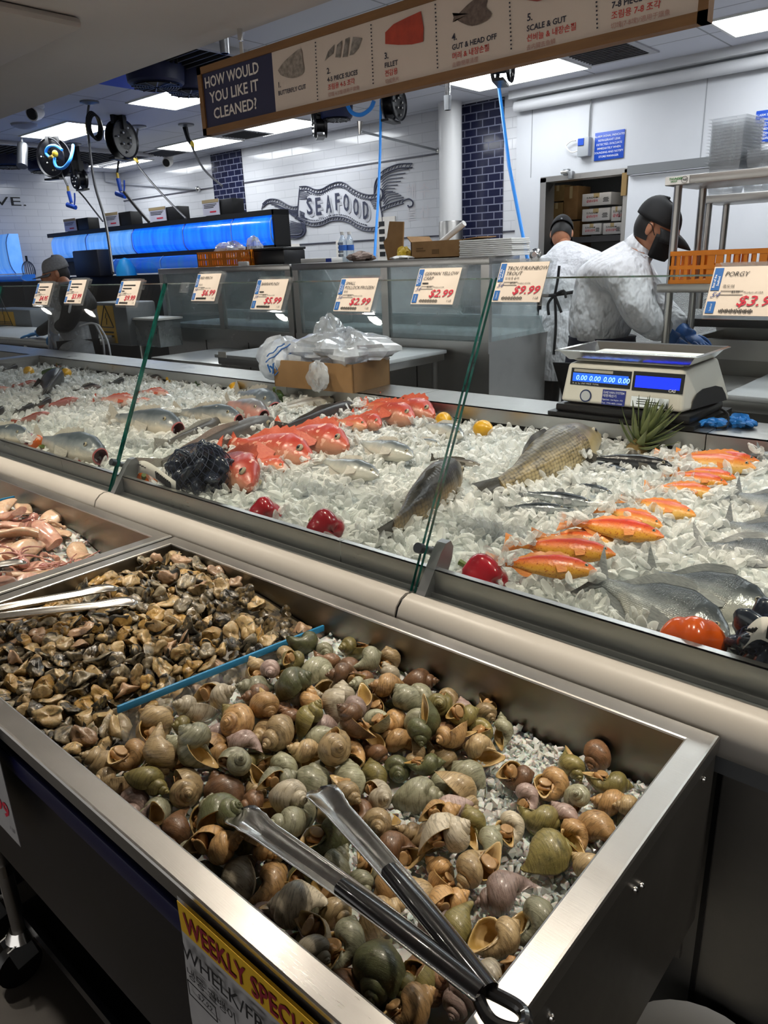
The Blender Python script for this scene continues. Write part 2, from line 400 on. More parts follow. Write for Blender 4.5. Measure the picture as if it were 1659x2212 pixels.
fl = MB().raw([p+Vector((0, .006, 0)) for p in face]+[bc+Vector((0, .006, 0))], [(i, len(face), (i+1) % len(face)) for i in range(len(face))])
fl.build('ribbon_face', pm('banner_face', (.60, .61, .65), .35), ban, smooth=0)
IN2 = pm('banner_navy', (.035, .04, .075), .5)
th = .011
def rope(path):
    """two rails with slanting strokes between them"""
    up = Vector((0, 0, 1)); bl.tube([p+up*.022 for p in path], th*.7, 5); bl.tube([p-up*.022 for p in path], th*.7, 5)
    L = 0
    for a, b in zip(path, path[1:]):
        L += (b-a).length
        if L > .045: L = 0; bl.tube([a-up*.02, a+up*.02+(b-a).normalized()*.03], th*.55, 4)
rope(bpath(TOP, 10)); rope(bpath(BOT, 10))
for pts in ([(1075, 380), (1085, 480), (1100, 560), (1100, 640), (1050, 683)], [(350, 590), (345, 520), (352, 420), (360, 320)]): bl.tube(bpath(pts), th*.7, 5)
rope(bpath([(30, 475), (70, 440), (120, 428), (180, 440), (250, 480), (300, 498), (345, 495)], 10))
bl.tube(bpath([(22, 510), (32, 470), (60, 448)]), th*.6, 5)
for k in range(7):
    y0 = 460+k*19; x0 = 100+k*36
    bl.tube(bpath([(x0, y0), (x0+60, y0+8), (260+k*10, 512+k*13), (342, 520+k*11)]), th*.55, 4)
bl.tube(bpath([(345, 595), (400, 615), (412, 660), (410, 715), (370, 752), (300, 752), (230, 735)]), th*1.1, 6)
rope(bpath([(230, 738), (300, 752), (370, 742), (405, 690)], 8))
for k in range(8):
    bl.tube(bpath([(360+k*6, 605+k*4), (385+k*3, 640+k*9), (400, 690+k*3)]), th*.8, 4)
    bl.tube(bpath([(275-k*6, 610+k*15), (330-k*3, 625+k*14), (390, 640+k*12)]), th*.5, 4)
for q in ([(150, 690), (215, 730)], [(165, 715), (225, 735)], [(195, 690), (210, 760)], [(200, 765), (230, 720)]): bl.tube(bpath(q, 3), th*.9, 4)
rope(bpath([(1085, 205), (1120, 172), (1180, 142), (1260, 118), (1370, 115)], 10)); rope(bpath([(1095, 510), (1140, 485), (1200, 462), (1290, 435)], 10))
bl.tube(bpath([(1290, 428), (1340, 412), (1375, 440), (1370, 475), (1342, 485), (1330, 470)]), th*.8, 5)
for k in range(9): bl.tube(bpath([(1030+k*2, 370-k*9), (1045+k*4, 300-k*10), (1060+k*3, 250-k*3)]), th*.8, 4)
bl.tube(bpath([(1030, 375), (1035, 290), (1055, 235), (1085, 205)]), th*.9, 5); bl.tube(bpath([(1070, 320), (1095, 330), (1105, 380), (1090, 430)]), th*.9, 5)
ends = [(1335, 145), (1308, 182), (1285, 222), (1265, 255), (1240, 288), (1215, 318), (1195, 345), (1218, 352), (1245, 366), (1270, 382), (1292, 400)]
for k, e in enumerate(ends):
    s = (1088+min(k, 6)*4, 240+k*25); bl.tube(bpath([s, ((s[0]+e[0])/2-30, (s[1]+e[1])/2-18), e]), th*.55, 4)
for k in range(6):
    bl.tube(bpath([(362, 345+k*14), (385, 345+k*14), (465-k*22+k*k*3, 372+k*8)]), th*.45, 4); bl.tube(bpath([(362, 570-k*10), (390+k*3, 582-k*8), (430-k*12, 600-k*12)]), th*.45, 4)
    bl.tube(bpath([(985+k*8, 418+k*15), (1030, 425+k*15), (1065, 415+k*17)]), th*.45, 4)
bl.build('ribbon_outline', IN2, ban)
dot = MB()
for pts, dy in ((TOP, 32), (BOT, -36)):
    for p in bpath([(x, y+dy) for x, y in pts[1:-1]], 5): dot.ball(p, .008, 6, 4)
dot.build('dotted_stitching', IN2, ban)
LET = [('S', 430, 480, 405, 556), ('E', 510, 558, 402, 560), ('A', 600, 650, 380, 540), ('F', 685, 724, 362, 515), ('O', 758, 808, 368, 528), ('O', 846, 894, 407, 565), ('D', 932, 982, 437, 594)]
for ch, x0, x1, y0, y1 in LET:
    a = bp(x0, y1, .016); b = bp(x1, y1, .016); c = bp(x0, y0, .016)
    b.z = a.z
    mb = MB().mat(0).text(ch, 1, Matrix.Identity(4), bold=.02, depth=0)
    xs = [v[0] for v in mb.v]; zs = [v[1] for v in mb.v]; x_0, x_1, z_0, z_1 = min(xs), max(xs), min(zs), max(zs)
    def put(v, dy, g=0): return (a.x+((v[0]-x_0)/(x_1-x_0))*(b.x-a.x)*(1+g)-g*.02, YW-dy, a.z+((v[1]-z_0)/(z_1-z_0))*(c.z-a.z))
    V = mb.v; F = mb.f
    o = MB(); o.raw([put(v, .018) for v in V], F); 
    o.mat(1).raw([tuple(np.array(put(v, .013))+np.array((.035, 0, -.035))) for v in V], F)
    o.build('letter', [IN2, pm('letter_shadow', (.42, .43, .47), .5)], ban, smooth=0)
# small Korean printing right of the banner
f = frame(Py(905, 425, YW-.006), (1, 0, 0), (0, 0, 1))
mb = MB()
for k, s in enumerate('수산'): mb.text(s, .13, Matrix.Translation((0, 0, -.24*k)) @ f)
for k, s in enumerate('해물'): mb.text(s, .13, Matrix.Translation((-.2, 0, -.24*k)) @ f)
tag(mb.build('wall_lettering', pm('pale_print', (.62, .6, .62), .1)), 'pale shiny Korean characters on the tiles right of the banner', 'lettering')
# lower notices on the back wall
for (x, y, w, h, lab) in ((630, 548, .35, .25, 'small framed wall notice below the banner, left one'), (745, 545, .3, .3, 'framed wall notice behind the plastic bottles'), (835, 520, .3, .55, 'tall framed wall notice behind the cut brown carton')):
    p = Py(x, y, YW-.01); t = thing('wall_notice', lab, 'notice', p)
    MB().box(p, (w, .012, h)).build('board', PAPER, t); mb = MB()
    for k in range(5): mb.box(p+Vector((-w*.22, -.008, h*(.36-.16*k))), (w*.3, .004, h*.1))
    mb.build('lettering', INK, t)
# blue alarm signs, gas detector, latch on the cooler wall
def bluesign(p, w, h, lab):
    t = thing('alarm_sign', lab, 'sign', p)
    MB().box(p, (w, .008, h), ch=.003).build('board', pm('sign_blue', '#1647b0', .4), t)
    mb = MB(); L = ['ALARM SIGNAL INDICATES', 'REFRIGERANT LEAK', 'DETECTED, EVACUATE', 'IMMEDIATELY WHEN', 'SOUNDING AND NOTIFY', 'STORE MANAGER']
    for k, s in enumerate(L):
        f = frame(p+Vector((0, -.006, h*(.32-.145*k))), (1, 0, 0), (0, 0, 1)); mb.text(s, h*.075, f, bold=.006, align='CENTER')
    mb.build('lettering', pm('sign_white', '#d8dde8', .5), t)
a = Py(1316, 314, YW-.04); bluesign(a, .30, .245, 'blue alarm notice right of the gas detector above the doorway')
a = Py(1672, 270, YW-.04); bluesign(a, .30, .245, 'blue alarm notice cut off by the right edge of the photo')
p = Py(1263, 318, YW-.07); t = thing('gas_detector', 'grey wall gas detector box with a blue label and conduit', 'detector', p)
MB().box(p, (.12, .08, .17), ch=.01).build('housing', pm('detector_grey', '#9da1a6', .4), t)
MB().box(p+Vector((-.02, -.045, .045)), (.06, .008, .06)).build('label_plate', pm('sign_blue', '#1647b0', .4), t)
MB().tube([p+Vector((.03, .02, .08)), p+Vector((.03, .02, .3)), (p.x+.04, YW-.06, 2.93)], .008, 8).build('conduit', pm('conduit_grey', (.25, .26, .27), .4, .5), t)
MB().tube(smoothpath([p+Vector((-.06, 0, -.02)), p+Vector((-.14, 0, -.03)), p+Vector((-.2, 0, .03)), p+Vector((-.15, 0, .07)), p+Vector((-.1, 0, .07))]), .006, 6).build('cable', WHITE, t)
p = Py(1224, 372, YW-.06); t = thing('door_alarm', 'small metal door alarm bracket above the doorway', 'alarm', p)
MB().box(p, (.05, .06, .06), ch=.006).box(p+Vector((.05, 0, -.03)), (.05, .05, .07), ch=.006).build('housing', ALU, t)
MB().cyl(p+Vector((-.04, -.03, 0)), p+Vector((.03, -.03, 0)), .018).build('sensor', CHROME, t)
p = Py(1157, 550, YW-.05); t = thing('push_button', 'round steel push plate on the cooler wall left of the doorway', 'button', p)
MB().lathe([(0, .03), (.03, .03), (.04, .02), (.065, .012), (.068, 0)], frame(p, (1, 0, 0), (0, 0, 1)), 20).build('plate', CHROME, t)
tag(MB().box(Py(1349, 398, YW-.06), (.05, .03, .2)).build('tan_tag', tan), 'tan cardboard strip taped to the right door jamb', 'tag')
# ================================================================ CEILING FIXTURES
PANEL = pm('light_diffuser', (1, 1, 1), .6, emit=PANEL_STRENGTH, ecol=(.93, .97, 1.0))
def troffer(x0, x1, y0, y1, lab):
    t = thing('ceiling_light', lab, 'light', ((x0+x1)/2, (y0+y1)/2, ZC-.012))
    MB().bb((x0-.02, y0-.02, ZC-.012), (x1+.02, y0, ZC)).bb((x0-.02, y1, ZC-.012), (x1+.02, y1+.02, ZC)).bb((x0-.02, y0, ZC-.012), (x0, y1, ZC)).bb((x1, y0, ZC-.012), (x1+.02, y1, ZC)).build('frame', WHITE, t, smooth=0)
    MB().bb((x0, y0, ZC-.008), (x1, y1, ZC-.002)).build('diffuser', PANEL, t, smooth=0)
for q in ((-9.60, -8.44, 4.48, 5.02, 'bright ceiling panel light behind the coiled cord drop'), (-7.2, -6.1, 4.48, 5.02, 'bright ceiling panel light just left of the hanging sign'), (-9.56, -8.4, 6.3, 6.84, 'bright ceiling panel light below the left end of the sign'),
          (-4.68, -3.52, 6.3, 6.84, 'bright ceiling panel light under the sign near the round column'), (-2.27, -1.1, 6.25, 6.82, 'bright ceiling panel light in the top right corner'), (-7.98, -6.85, 6.32, 6.84, 'bright ceiling panel light glimpsed behind the reel under the sign'), (-11.7, -10.6, 6.35, 6.88, 'far bright ceiling panel light behind the black reel'),
          (-4.7, -3.54, 4.48, 5.02, 'bright ceiling panel light hidden above the hanging sign'), (-2.2, -1.04, 2.62, 3.16, 'added unseen panel light over the scale, above the frame'), (.3, 1.46, 2.62, 3.16, 'added unseen panel light beyond the right side, near row'), (-2.2, -1.04, 4.48, 5.02, 'added unseen panel light above the scale, over the frame'), (.4, 1.5, 4.48, 5.02, 'added unseen panel light beyond the right side')): troffer(*q)  # unseen panels over scale and right side, added to brighten counter and workers
def vent(px, py, w, d, lab, z=ZC, slats=9, c=None):
    p = Pz(px, py, z-.01) if c is None else Vector(c); t = thing('ceiling_vent', lab, 'vent', p)
    MB().bb((p.x-w/2-.06, p.y-d/2-.06, z-.012), (p.x+w/2+.06, p.y+d/2+.06, z)).build('frame', pm('vent_white', (.4, .4, .42), .6), t)
    MB().bb((p.x-w/2, p.y-d/2, z-.014), (p.x+w/2, p.y+d/2, z-.0125)).build('backing', pm('vent_dark', (.05, .05, .055), .6), t); mb = MB()
    for k in range(slats): mb.box((p.x, p.y-d/2+d*(k+.5)/slats, z-.018), (w, .01, .006), Matrix.Rotation(.6, 4, 'X'))
    mb.build('slats', pm('vent_slat', (.13, .13, .14), .5), t); return t
vent(1315, 117, .5, .45, 'square return air vent in the ceiling above the cooler wall')
vent(355, 331, .5, .4, 'square ceiling vent beside the far dome camera'); vent(530, 291, .45, .4, 'square ceiling vent half hidden by the sign corner')
# cassette air unit in the lower ceiling, corner of the photo
t = thing('air_cassette', 'beige ceiling air cassette with slatted grille, top left corner', 'air vent', Pz(40, 40, ZS))
a = Pz(178, 36, ZS); b = Pz(30, 107, ZS)
CAS = pm('cassette_beige', (.40, .37, .345), .6); x1 = a.x; y1 = max(a.y, b.y); x0 = x1-1.25; y0 = y1-.78
MB().bb((x0, y0, ZS-.045), (x1, y1, ZS), ch=.025).build('housing', CAS, t)
MB().bb((x0+.16, y0+.14, ZS-.05), (x1-.5, y1-.14, ZS-.046)).build('backing', pm('vent_dark', (.05, .05, .055), .6), t); mb = MB()
for k in range(12): mb.box(((x0+.16+x1-.5)/2, y0+.16+k*.04, ZS-.056), (x1-x0-.66, .026, .008), Matrix.Rotation(.5, 4, 'X'))
mb.build('slats', CAS, t)
# open ceiling bays: dark louvres and the blue-lit bay
for (pts, nm, lab) in ((((0, 305), (-60, 335), (213, 356), (225, 326)), 'louvre', 'dark slatted ceiling bay above the left tanks'), (((332, 128), (395, 86), (452, 100), (440, 146)), 'louvre', 'dark slatted ceiling bay beside the sign corner')):
    q = [Pz(*p, ZC-.01) for p in pts]; x0 = min(p.x for p in q); x1 = max(p.x for p in q); y0 = min(p.y for p in q); y1 = max(p.y for p in q)
    t = thing('ceiling_louvre', lab, 'vent', ((x0+x1)/2, (y0+y1)/2, ZC-.02))
    MB().bb((x0, y0, ZC-.004), (x1, y1, ZC-.001)).build('backing', BLACKM, t); mb = MB(); k = y0
    while k < y1: mb.box(((x0+x1)/2, k, ZC-.02), (x1-x0, .012, .035)); k += .085
    mb.build('slats', pm('louvre_slat', (.05, .05, .055), .5), t)
    MB().bb((x0, y1, ZC-.05), (x1, y1+.05, ZC)).bb((x0, y0-.05, ZC-.05), (x1, y0, ZC)).bb((x1, y0-.05, ZC-.05), (x1+.05, y1+.05, ZC)).build('frame', pm('vent_white', (.4, .4, .42), .6), t)
q = [Pz(*p, ZC) for p in ((200, 178), (310, 135), (430, 150), (428, 196))]; x0 = min(p.x for p in q); x1 = max(p.x for p in q); y0 = min(p.y for p in q); y1 = max(p.y for p in q)
struct(MB().bb((x0, y0, ZC-.006), (x1, y1, ZC-.001)).build('trim_8', pm('bay_painted_glow', (.05, .10, .62), .5), smooth=0))  # the bay's blue light is painted as the panel's own colour
NAVYP = pm('navy_plastic', '#10193f', .45)
def drum(p, r, h, lab):
    r *= .7; h *= .75
    t = thing('air_circulator', lab, 'fan', p)
    MB().lathe([(r*.9, 0), (r, .02), (r*.93, -h), (r*.86, -h-.015), (0, -h-.02)], Matrix.Translation(p), 28).build('housing', NAVYP, t); mb = MB()
    for k in range(7): rr = r*(.2+.09*k); mb.tube([p+Vector((rr*math.cos(a), rr*math.sin(a), -h-.028)) for a in [2*PI*i/24 for i in range(24)]], .006, 4, closed=True)
    for k in range(12): a = 2*PI*k/12; mb.tube([p+Vector((.1*r*math.cos(a), .1*r*math.sin(a), -h-.03)), p+Vector((.82*r*math.cos(a), .82*r*math.sin(a), -h-.03))], .006, 4)
    mb.build('grille', BLACK, t); mb = MB()
    for s in (-1, 1): mb.tube([p+Vector((s*r*.95, 0, -.03)), p+Vector((s*(r+.07), 0, -.02)), p+Vector((s*(r+.06), 0, -.06))], .014, 6)
    mb.build('bracket', BLACK, t)
for x, y, r, lab in ((336, 166, .34, 'round navy air circulator in the blue ceiling bay'), (408, 182, .3, 'round navy air circulator half behind the sign edge'), (18, 350, .36, 'navy air circulator at the far left edge'), (98, 361, .36, 'navy air circulator left of the blue hose reel'), (156, 366, .36, 'navy air circulator right of the blue hose reel'), (727, 243, .25, 'navy air circulator under the middle of the sign')):
    p = Pz(x, y, ZC-.1); p.z = ZC; drum(p, r, .19, lab)
def cyl_between(mb, a, b, r, n=10): mb.tube([a, b], r, n)
def reel(p, r, lab, face, hose=None, w=.11):
    r *= .74
    """spring hose reel hung from the ceiling: two discs on an axle turned to `face`"""
    t = thing('hose_reel', lab, 'reel', p); ax = Vector((math.cos(face), math.sin(face), 0)); sd = Vector((-ax.y, ax.x, 0))
    for s in (-1, 1):
        f = frame(p+ax*s*w/2, sd, (0, 0, 1)); MB().lathe([(0, -.006), (r*.55, -.012), (r*.9, -.012), (r, .01), (r*.97, .016), (r*.9, 0), (.0, 0)], f, 30).build('disc', GLOSSBLACK, t)
    MB().tube([p-ax*w/2, p+ax*w/2], r*.55, 18).build('drum', BLACK, t); mb = MB()
    for s in (-1, 1):
        for k in range(7):
            a = k*.9+.3; q = p+ax*s*(w/2+.014)+(sd*math.cos(a)+Vector((0, 0, math.sin(a))))*r*(.35+.28*(k % 2)); mb.ball(q, .013, 6, 4)
    mb.build('bolt_heads', CHROME, t)
    MB().box(p+Vector((0, 0, r*.75+(ZC-p.z-r*.75)/2)), (.2, .04, ZC-p.z-r*.75), rotz(face+PI/2)).box(p+Vector((0, 0, r*1.02)), (.16, .05, .2), rotz(face)).build('bracket', BLACK, t)
    MB().box(p+sd*-.06+Vector((0, 0, -r*1.02)), (.08, .24, .02), rotz(face)).build('hose_guide', BLACK, t)
    if hose:
        MB().tube([q for q in hose], .016, 8).build('hose', pm('blue_hose', '#2a86dd', .4), t)
    return t
GUN = pm('spray_gun_blue', '#123f9e', .4); BRASS = pm('brass', '#b59a4a', .35, .8); YEL = pm('yellow_plug', '#c2a52e', .5)
def spraygun(top, a, lab, src, S=.58):
    t = thing('spray_gun', lab, 'spray gun', top); o_ = Vector(top)
    MB().tube([top+(src-top)/S, top-Vector((0, 0, .17))], .02, 8).build('hose_end', BLACK, t); MB().tube([top-Vector((0, 0, .17)), top-Vector((0, 0, .27))], .026, 10).build('brass_fitting', BRASS, t)
    q = top-Vector((0, 0, .27)); d = Vector((math.cos(a), math.sin(a), 0)); mb = MB()
    mb.tube([q, q+d*.03-Vector((0, 0, .22))], [.04, .036], 10).tube([q+d*-.09-Vector((0, 0, .25)), q+d*.13-Vector((0, 0, .32))], [.05, .045], 12)
    mb.build('body', GUN, t); MB().tube([q+d*.1-Vector((0, 0, .27)), q+d*.14-Vector((0, 0, .16)), q+d*.16-Vector((0, 0, .04))], .016, 8).build('trigger', GUN, t); t.scale = (S, S, S)
p = Pz(262, 302, ZC-.23); reel(p, .26, 'solid black hose reel hanging left of the hanging sign', .3)
spraygun(Py(250, 352, p.y), .2, 'blue spray gun hanging below the solid black reel', p)
MB  # reel with bright blue hose
p2 = Pz(118, 342, ZC-.24); ax = .9
h = [Py(134, 324, p2.y-.1), Py(120, 315, p2.y-.12), Py(105, 317, p2.y-.12), Py(99, 330, p2.y-.12), Py(108, 341, p2.y-.12)]
h2 = [Py(118, 341, p2.y-.13), Py(118, 352, p2.y-.15), Py(124, 362, p2.y-.16), Py(138, 362, p2.y-.14), Py(151, 346, p2.y-.1), Py(157, 325, p2.y), Py(158, 314, p2.y+.1)]
t = reel(p2, .30, 'black reel carrying bright blue hose, left of the coiled cord', -1.25, smoothpath(h))
MB().tube(smoothpath(h2), .018, 8).build('hose', MATS['blue_hose'], t); MB().ball(Py(119, 332, p2.y-.14), (.045, .03, .04)).build('valve_handle', YEL, t)
MB().tube([h[-1], h2[0]+Vector((-.03, 0, .02))], .022, 8).build('coupling', BRASS, t)
spraygun(Py(143, 383, p2.y), .3, 'blue spray gun hanging below the blue hose reel', p2)
p3 = Pz(850, 226, ZC-.16); t = reel(p3, .2, 'black reel feeding the straight blue hose under the sign', .2)
MB().tube([Py(823, 215, p3.y), Py(821, 330, p3.y-.1), Py(817, 430, p3.y-.3), Py(809, 557, p3.y-.6)], .013, 8).build('hose', MATS['blue_hose'], t)
MB().tube(smoothpath([Py(748, 222, p3.y), Py(760, 243, p3.y), Py(780, 248, p3.y), Py(800, 235, p3.y), Py(808, 218, p3.y)]), .02, 8).build('hose', MATS['blue_hose'], t)
p4 = Pz(1085, 130, ZC-.25); t = reel(p4, .2, 'black hose reel hidden above the sign feeding the right blue hose', .4)
MB().tube([p4+Vector((0, 0, -.15)), Py(1076, 175, 5.2), Py(1100, 360, 4.9), Py(1140, 562, 4.6)], .013, 8).build('hose', MATS['blue_hose'], t)
p5 = Pz(690, 271, ZC-.2); reel(p5, .16, 'small black reel below the middle of the sign', .9)
p6 = Pz(171, 388, ZC-.4); reel(p6, .17, 'small black reel behind the blue spray gun', 1.5)
# cord drops
CORDM = pm('grey_cord', (.06, .06, .065), .5)
def drop(p, pts, lab, coil=True, plug=None):
    t = thing('cord_drop', lab, 'cord', p); MB().lathe([(.09, 0), (.09, -.015), (.03, -.03), (0, -.03)], Matrix.Translation(p), 18).build('ceiling_plate', ALU, t)
    MB().tube(pts, .012, 7).build('cord', CORDM, t)
    if coil:
        q = p+Vector((.04, 0, -.2)); mb = MB()
        for k in range(4): mb.tube([q+Vector((.02*k-.04+.06*math.cos(a)*.6, .07*math.cos(a)*.6, .11*math.sin(a)-.012*k)) for a in [2*PI*i/22 for i in range(22)]], .010, 6, closed=True)
        mb.build('coil', BLACK, t)
    if plug: MB().tube([plug[0], plug[0].lerp(plug[1], .3), plug[1]], [.013, .024, .01], 10).build('plug', YEL, t)
p = Pz(193, 219, ZC); pts = smoothpath([p, Py(189, 262, p.y), Py(195, 330, p.y-.1), Py(205, 400, p.y-.3), Py(228, 480, p.y-.7), Py(244, 590, p.y-1.1)], 4); drop(p, pts, 'long cord drop with coiled slack left of the black reel', True, (Py(189, 258, p.y), Py(189, 290, p.y)))
p = Pz(402, 268, ZC); pts = smoothpath([p, Py(412, 310, p.y), Py(440, 365, p.y-.1), Py(480, 402, p.y-.2)], 4); drop(p, pts, 'slanting cord drop left of the navy tile column', False, (Py(414, 305, p.y), Py(418, 324, p.y)))
MB().tube([Py(398, 275, p.y), Py(406, 300, p.y), Py(413, 310, p.y)], .022, 8).build('cord_bundle', BLACK, bpy.data.objects['cord_drop.001'])
p = Pz(299, 272, ZC); pts = smoothpath([p, Py(295, 296, p.y), Py(293, 345, p.y+.1), Py(320, 385, p.y+.1), Py(370, 440, p.y), Py(402, 472, p.y-.1)], 4); drop(p, pts, 'slanting grey cord drop right of the solid black reel', False, (Py(290, 340, p.y+.1), Py(299, 351, p.y+.1)))
p = Pz(160, 310, ZC); pts = smoothpath([p, Py(157, 390, p.y+.3), Py(185, 430, p.y+.3), Py(222, 478, p.y+.2)], 4); drop(p, pts, 'slanting grey cord drop behind the blue hose reel', False, (Py(157, 386, p.y+.3), Py(161, 396, p.y+.3)))
p = Pz(264, 300, ZC-.6); pts = smoothpath([Py(268, 415, p.y), Py(292, 445, p.y), Py(322, 480, p.y)], 4); tag(MB().tube(pts, .012, 6).build('cord', CORDM), 'loose grey cord running down from the blue spray gun', 'cord')
# cameras, spot, sprinkler
def dome(p, lab, d=(.3, -1, -.4)):
    t = thing('security_camera', lab, 'camera', p); d = Vector(d).normalized()
    MB().lathe([(.075, 0), (.075, -.02), (.05, -.04), (0, -.04)], Matrix.Translation(p), 20).build('base', WHITE, t)
    q = p+Vector((0, 0, -.07)); MB().tube([q-d*.05, q, q+d*.09], [.045, .06, .065], 16).build('housing', WHITE, t); MB().tube([q+d*.088, q+d*.1], [.055, .05], 16).build('lens', BLACK, t)
dome(Pz(78, 226, ZC), 'white security camera left of the coiled cord drop', (.5, -1, -.3)); dome(Pz(364, 338, ZC), 'white security camera near the navy tile column', (.5, -1, -.3))
p = Pz(46, 297, ZC); t = thing('track_spot', 'silver cylinder spotlight below the left ceiling panel', 'spotlight', p)
MB().tube([p, p-Vector((0, 0, .1))], .012, 8).build('stem', WHITE, t); MB().tube([p+Vector((0, 0, -.08)), p+Vector((.1, -.1, -.33))], .06, 18).build('can', ALU, t)
p = Pz(52, 268, ZC); t = tag(MB().lathe([(.14, 0), (.13, -.02), (.06, -.045), (0, -.05)], Matrix.Translation(p), 20).build('smoke_detector', pm('detector_white', (.3, .31, .36), .5)), 'flat white smoke detector above the silver spotlight', 'detector')
for (x, y, y2, yy, lab) in ((485, 68, 116, 3.2, 'chrome pendant pipe left of the sign hanger'), (966, 180, 238, 5.2, 'chrome pendant pipe under the sign beside the round column')):
    a = Py(x, y, yy); b = Py(x+1, y2, yy); a.z = ZC; t = thing('pendant_pipe', lab, 'pipe', a)
    MB().tube([(b.x, b.y, ZC), b], .022, 12).build('pipe', CHROME, t); MB().tube([b+Vector((0, 0, .1)), b], [.03, .026], 12).build('collar', ALU, t)
a = Py(780, 284, 6.0); t = thing('wall_strut', 'thin metal strut from the ceiling to the tile wall right of the banner', 'strut', a)
MB().tube([a, Py(946, 325, 7.3)], .012, 8).build('rod', ALU, t); MB().tube([Py(778, 262, 6.0), Py(777, 290, 6.0)], [.03, .012], 8).build('mount', CHROME, t); MB().ball(Py(946, 325, 7.29), .03).build('foot', CHROME, t)
tag(MB().tube([Px(224, 370, XL+.05), Px(228, 391, XL+.05), Py(268, 397, 7.28), Py(425, 408, 7.28)], .015, 8).build('wall_conduit', pm('conduit_pale', (.4, .41, .45), .4)), 'pale conduit bending along the tile wall behind the reels', 'conduit')
tag(MB().ball(Py(428, 408, 7.27), .04).build('wall_bumper', CHROME), 'round chrome knob on the tile wall left of the navy column', 'knob')
# hanging sign
SY = 2.32
a = Py(424, 148, SY); b = Py(440, 290, SY); rB = Py(1527, 51, SY)
x0, x1 = a.x, rB.x; zt, zb = a.z, (b.z+rB.z)/2; H = zt-zb
t = thing('hanging_sign', 'long wood-framed sign HOW WOULD YOU LIKE IT CLEANED? with fish pictures', 'sign', ((x0+x1)/2, SY, zb))
WOODF = pm('sign_wood', '#7a5630', .6, col2='#6b4a28', scale=9, stretch=(.4, 4, 4), bump=.08)
bw = .028
MB().bb((x0, SY, zt-bw), (x1, SY+.04, zt)).bb((x0, SY, zb), (x1, SY+.04, zb+bw)).bb((x0, SY, zb), (x0+bw, SY+.04, zt)).bb((x1-bw, SY, zb), (x1, SY+.04, zt)).build('frame', WOODF, t, smooth=0)
xs = x0+bw+.245*(1.0)
xs = Py(590, 200, SY).x
MB().bb((x0+bw, SY+.008, zb+bw), (xs, SY+.03, zt-bw)).build('navy_panel', pm('sign_navy', '#1d1d3c', .55), t, smooth=0)
MB().bb((xs, SY+.008, zb+bw), (x1-bw, SY+.03, zt-bw)).build('white_panel', pm('sign_cream', '#c2b3a6', .55), t, smooth=0)
def SF(px, py): return frame(Py(px, py, SY+.006), (1, 0, 0), (0, 0, 1))
mb = MB()
for s, px, py, px2 in (('HOW WOULD', 444, 191, 561), ('YOU LIKE IT', 454, 223, 560), ('CLEANED?', 463, 257, 556)):
    w = Py(px2, py-20, SY).x-Py(px, py, SY).x; mb.text(s, .044, SF(px, py), bold=.018, width=w)
mb.build('heading_lettering', pm('sign_heading', '#cfc6bd', .6), t)
mb = MB()
RED2 = pm('sign_red', '#b5382f', .6)
ITEMS = [(600, 190, '1.', 'BUTTERFLY CUT', 603, '', '', 0), (706, 160, '2.', '4-5 PIECE SLICES', 770, '조림용 4-5 조각', '切塊 4-5塊/適用于燉魚', 0), (830, 128, '3.', 'FILLET', 0, '전감용', '切成魚片', 0), (976, 88, '4.', 'GUT & HEAD OFF', 1064, '머리 & 내장손질', '去頭/簡單清理', 0), (1138, 46, '5.', 'SCALE & GUT', 0, '선비늘 & 내장손질', '去内臓去魚鱗', 0), (1322, -6, '6.', '7-8 PIECE SLICES', 0, '조림용 7-8 조각', '切塊(7-8塊)/適用于燉魚', 0)]
for px, py, n, s, pe, k1, k2, _ in ITEMS:
    f = SF(px, py); L = .0165
    mb.mat(0).text(n, .021, f, bold=.02); mb.text(s, L, Matrix.Translation((0, 0, -.028)) @ f, bold=.018)
    if k1: mb.mat(1).text(k1, .0165, Matrix.Translation((0, 0, -.055)) @ f, bold=.012); mb.mat(2).text(k2, .0125, Matrix.Translation((0, 0, -.079)) @ f)
mb.build('lettering', [pm('sign_ink', '#1d1d30', .6), RED2, pm('sign_faded', '#a8786c', .6)], t)
for px, py, py2 in ((681, 92, 215), (801, 54, 180), (940, 10, 146), (1099, -40, 105), (1285, -90, 60)):
    a = Py(px, py, SY+.005); b = Py(px+5, py2, SY+.005); n = 17; mb = MB()
    for k in range(n): mb.box(a.lerp(b, k/(n-1)), (.004, .002, .004))
    mb.build('dotted_line', MATS['sign_ink'], t)
def SP(pts): return [Py(x, y, SY+.004) for x, y in pts]
def flat(mb, pts):
    c = sum(pts, Vector())/len(pts); n = len(pts)
    mb.raw(pts+[c], [(i, n, (i+1) % n) for i in range(n)]); return mb
FSH = pm('sign_fish_grey', '#6f655c', .6, col2='#968b80', scale=60); 
mb = MB(); q = [SP([(600, 152), (612, 135), (630, 118), (649, 105), (653, 125), (656, 155), (640, 167), (622, 168), (606, 162)])]
flat(mb, smoothpath(q[0], 3)); mb.build('butterflied_fish_picture', FSH, t)
mb = MB()
for q in ([(701, 132), (709, 110), (722, 96), (720, 115), (706, 126)], [(724, 124), (728, 97), (739, 87), (735, 124)], [(740, 124), (746, 84), (755, 80), (750, 122)], [(755, 120), (762, 80), (782, 82), (774, 104), (763, 117)]): flat(mb, SP(q))
mb.build('sliced_fish_picture', pm('sign_fish_silver', '#8d857d', .6, col2='#5c554f', scale=45), t)
mb = MB(); flat(mb, SP([(832, 70), (850, 52), (880, 37), (909, 24), (915, 60), (914, 90), (890, 96), (860, 97), (832, 95)])); mb.build('fillet_picture', pm('sign_fillet', '#a83a22', .6, col2='#8f2e1c', scale=25), t)
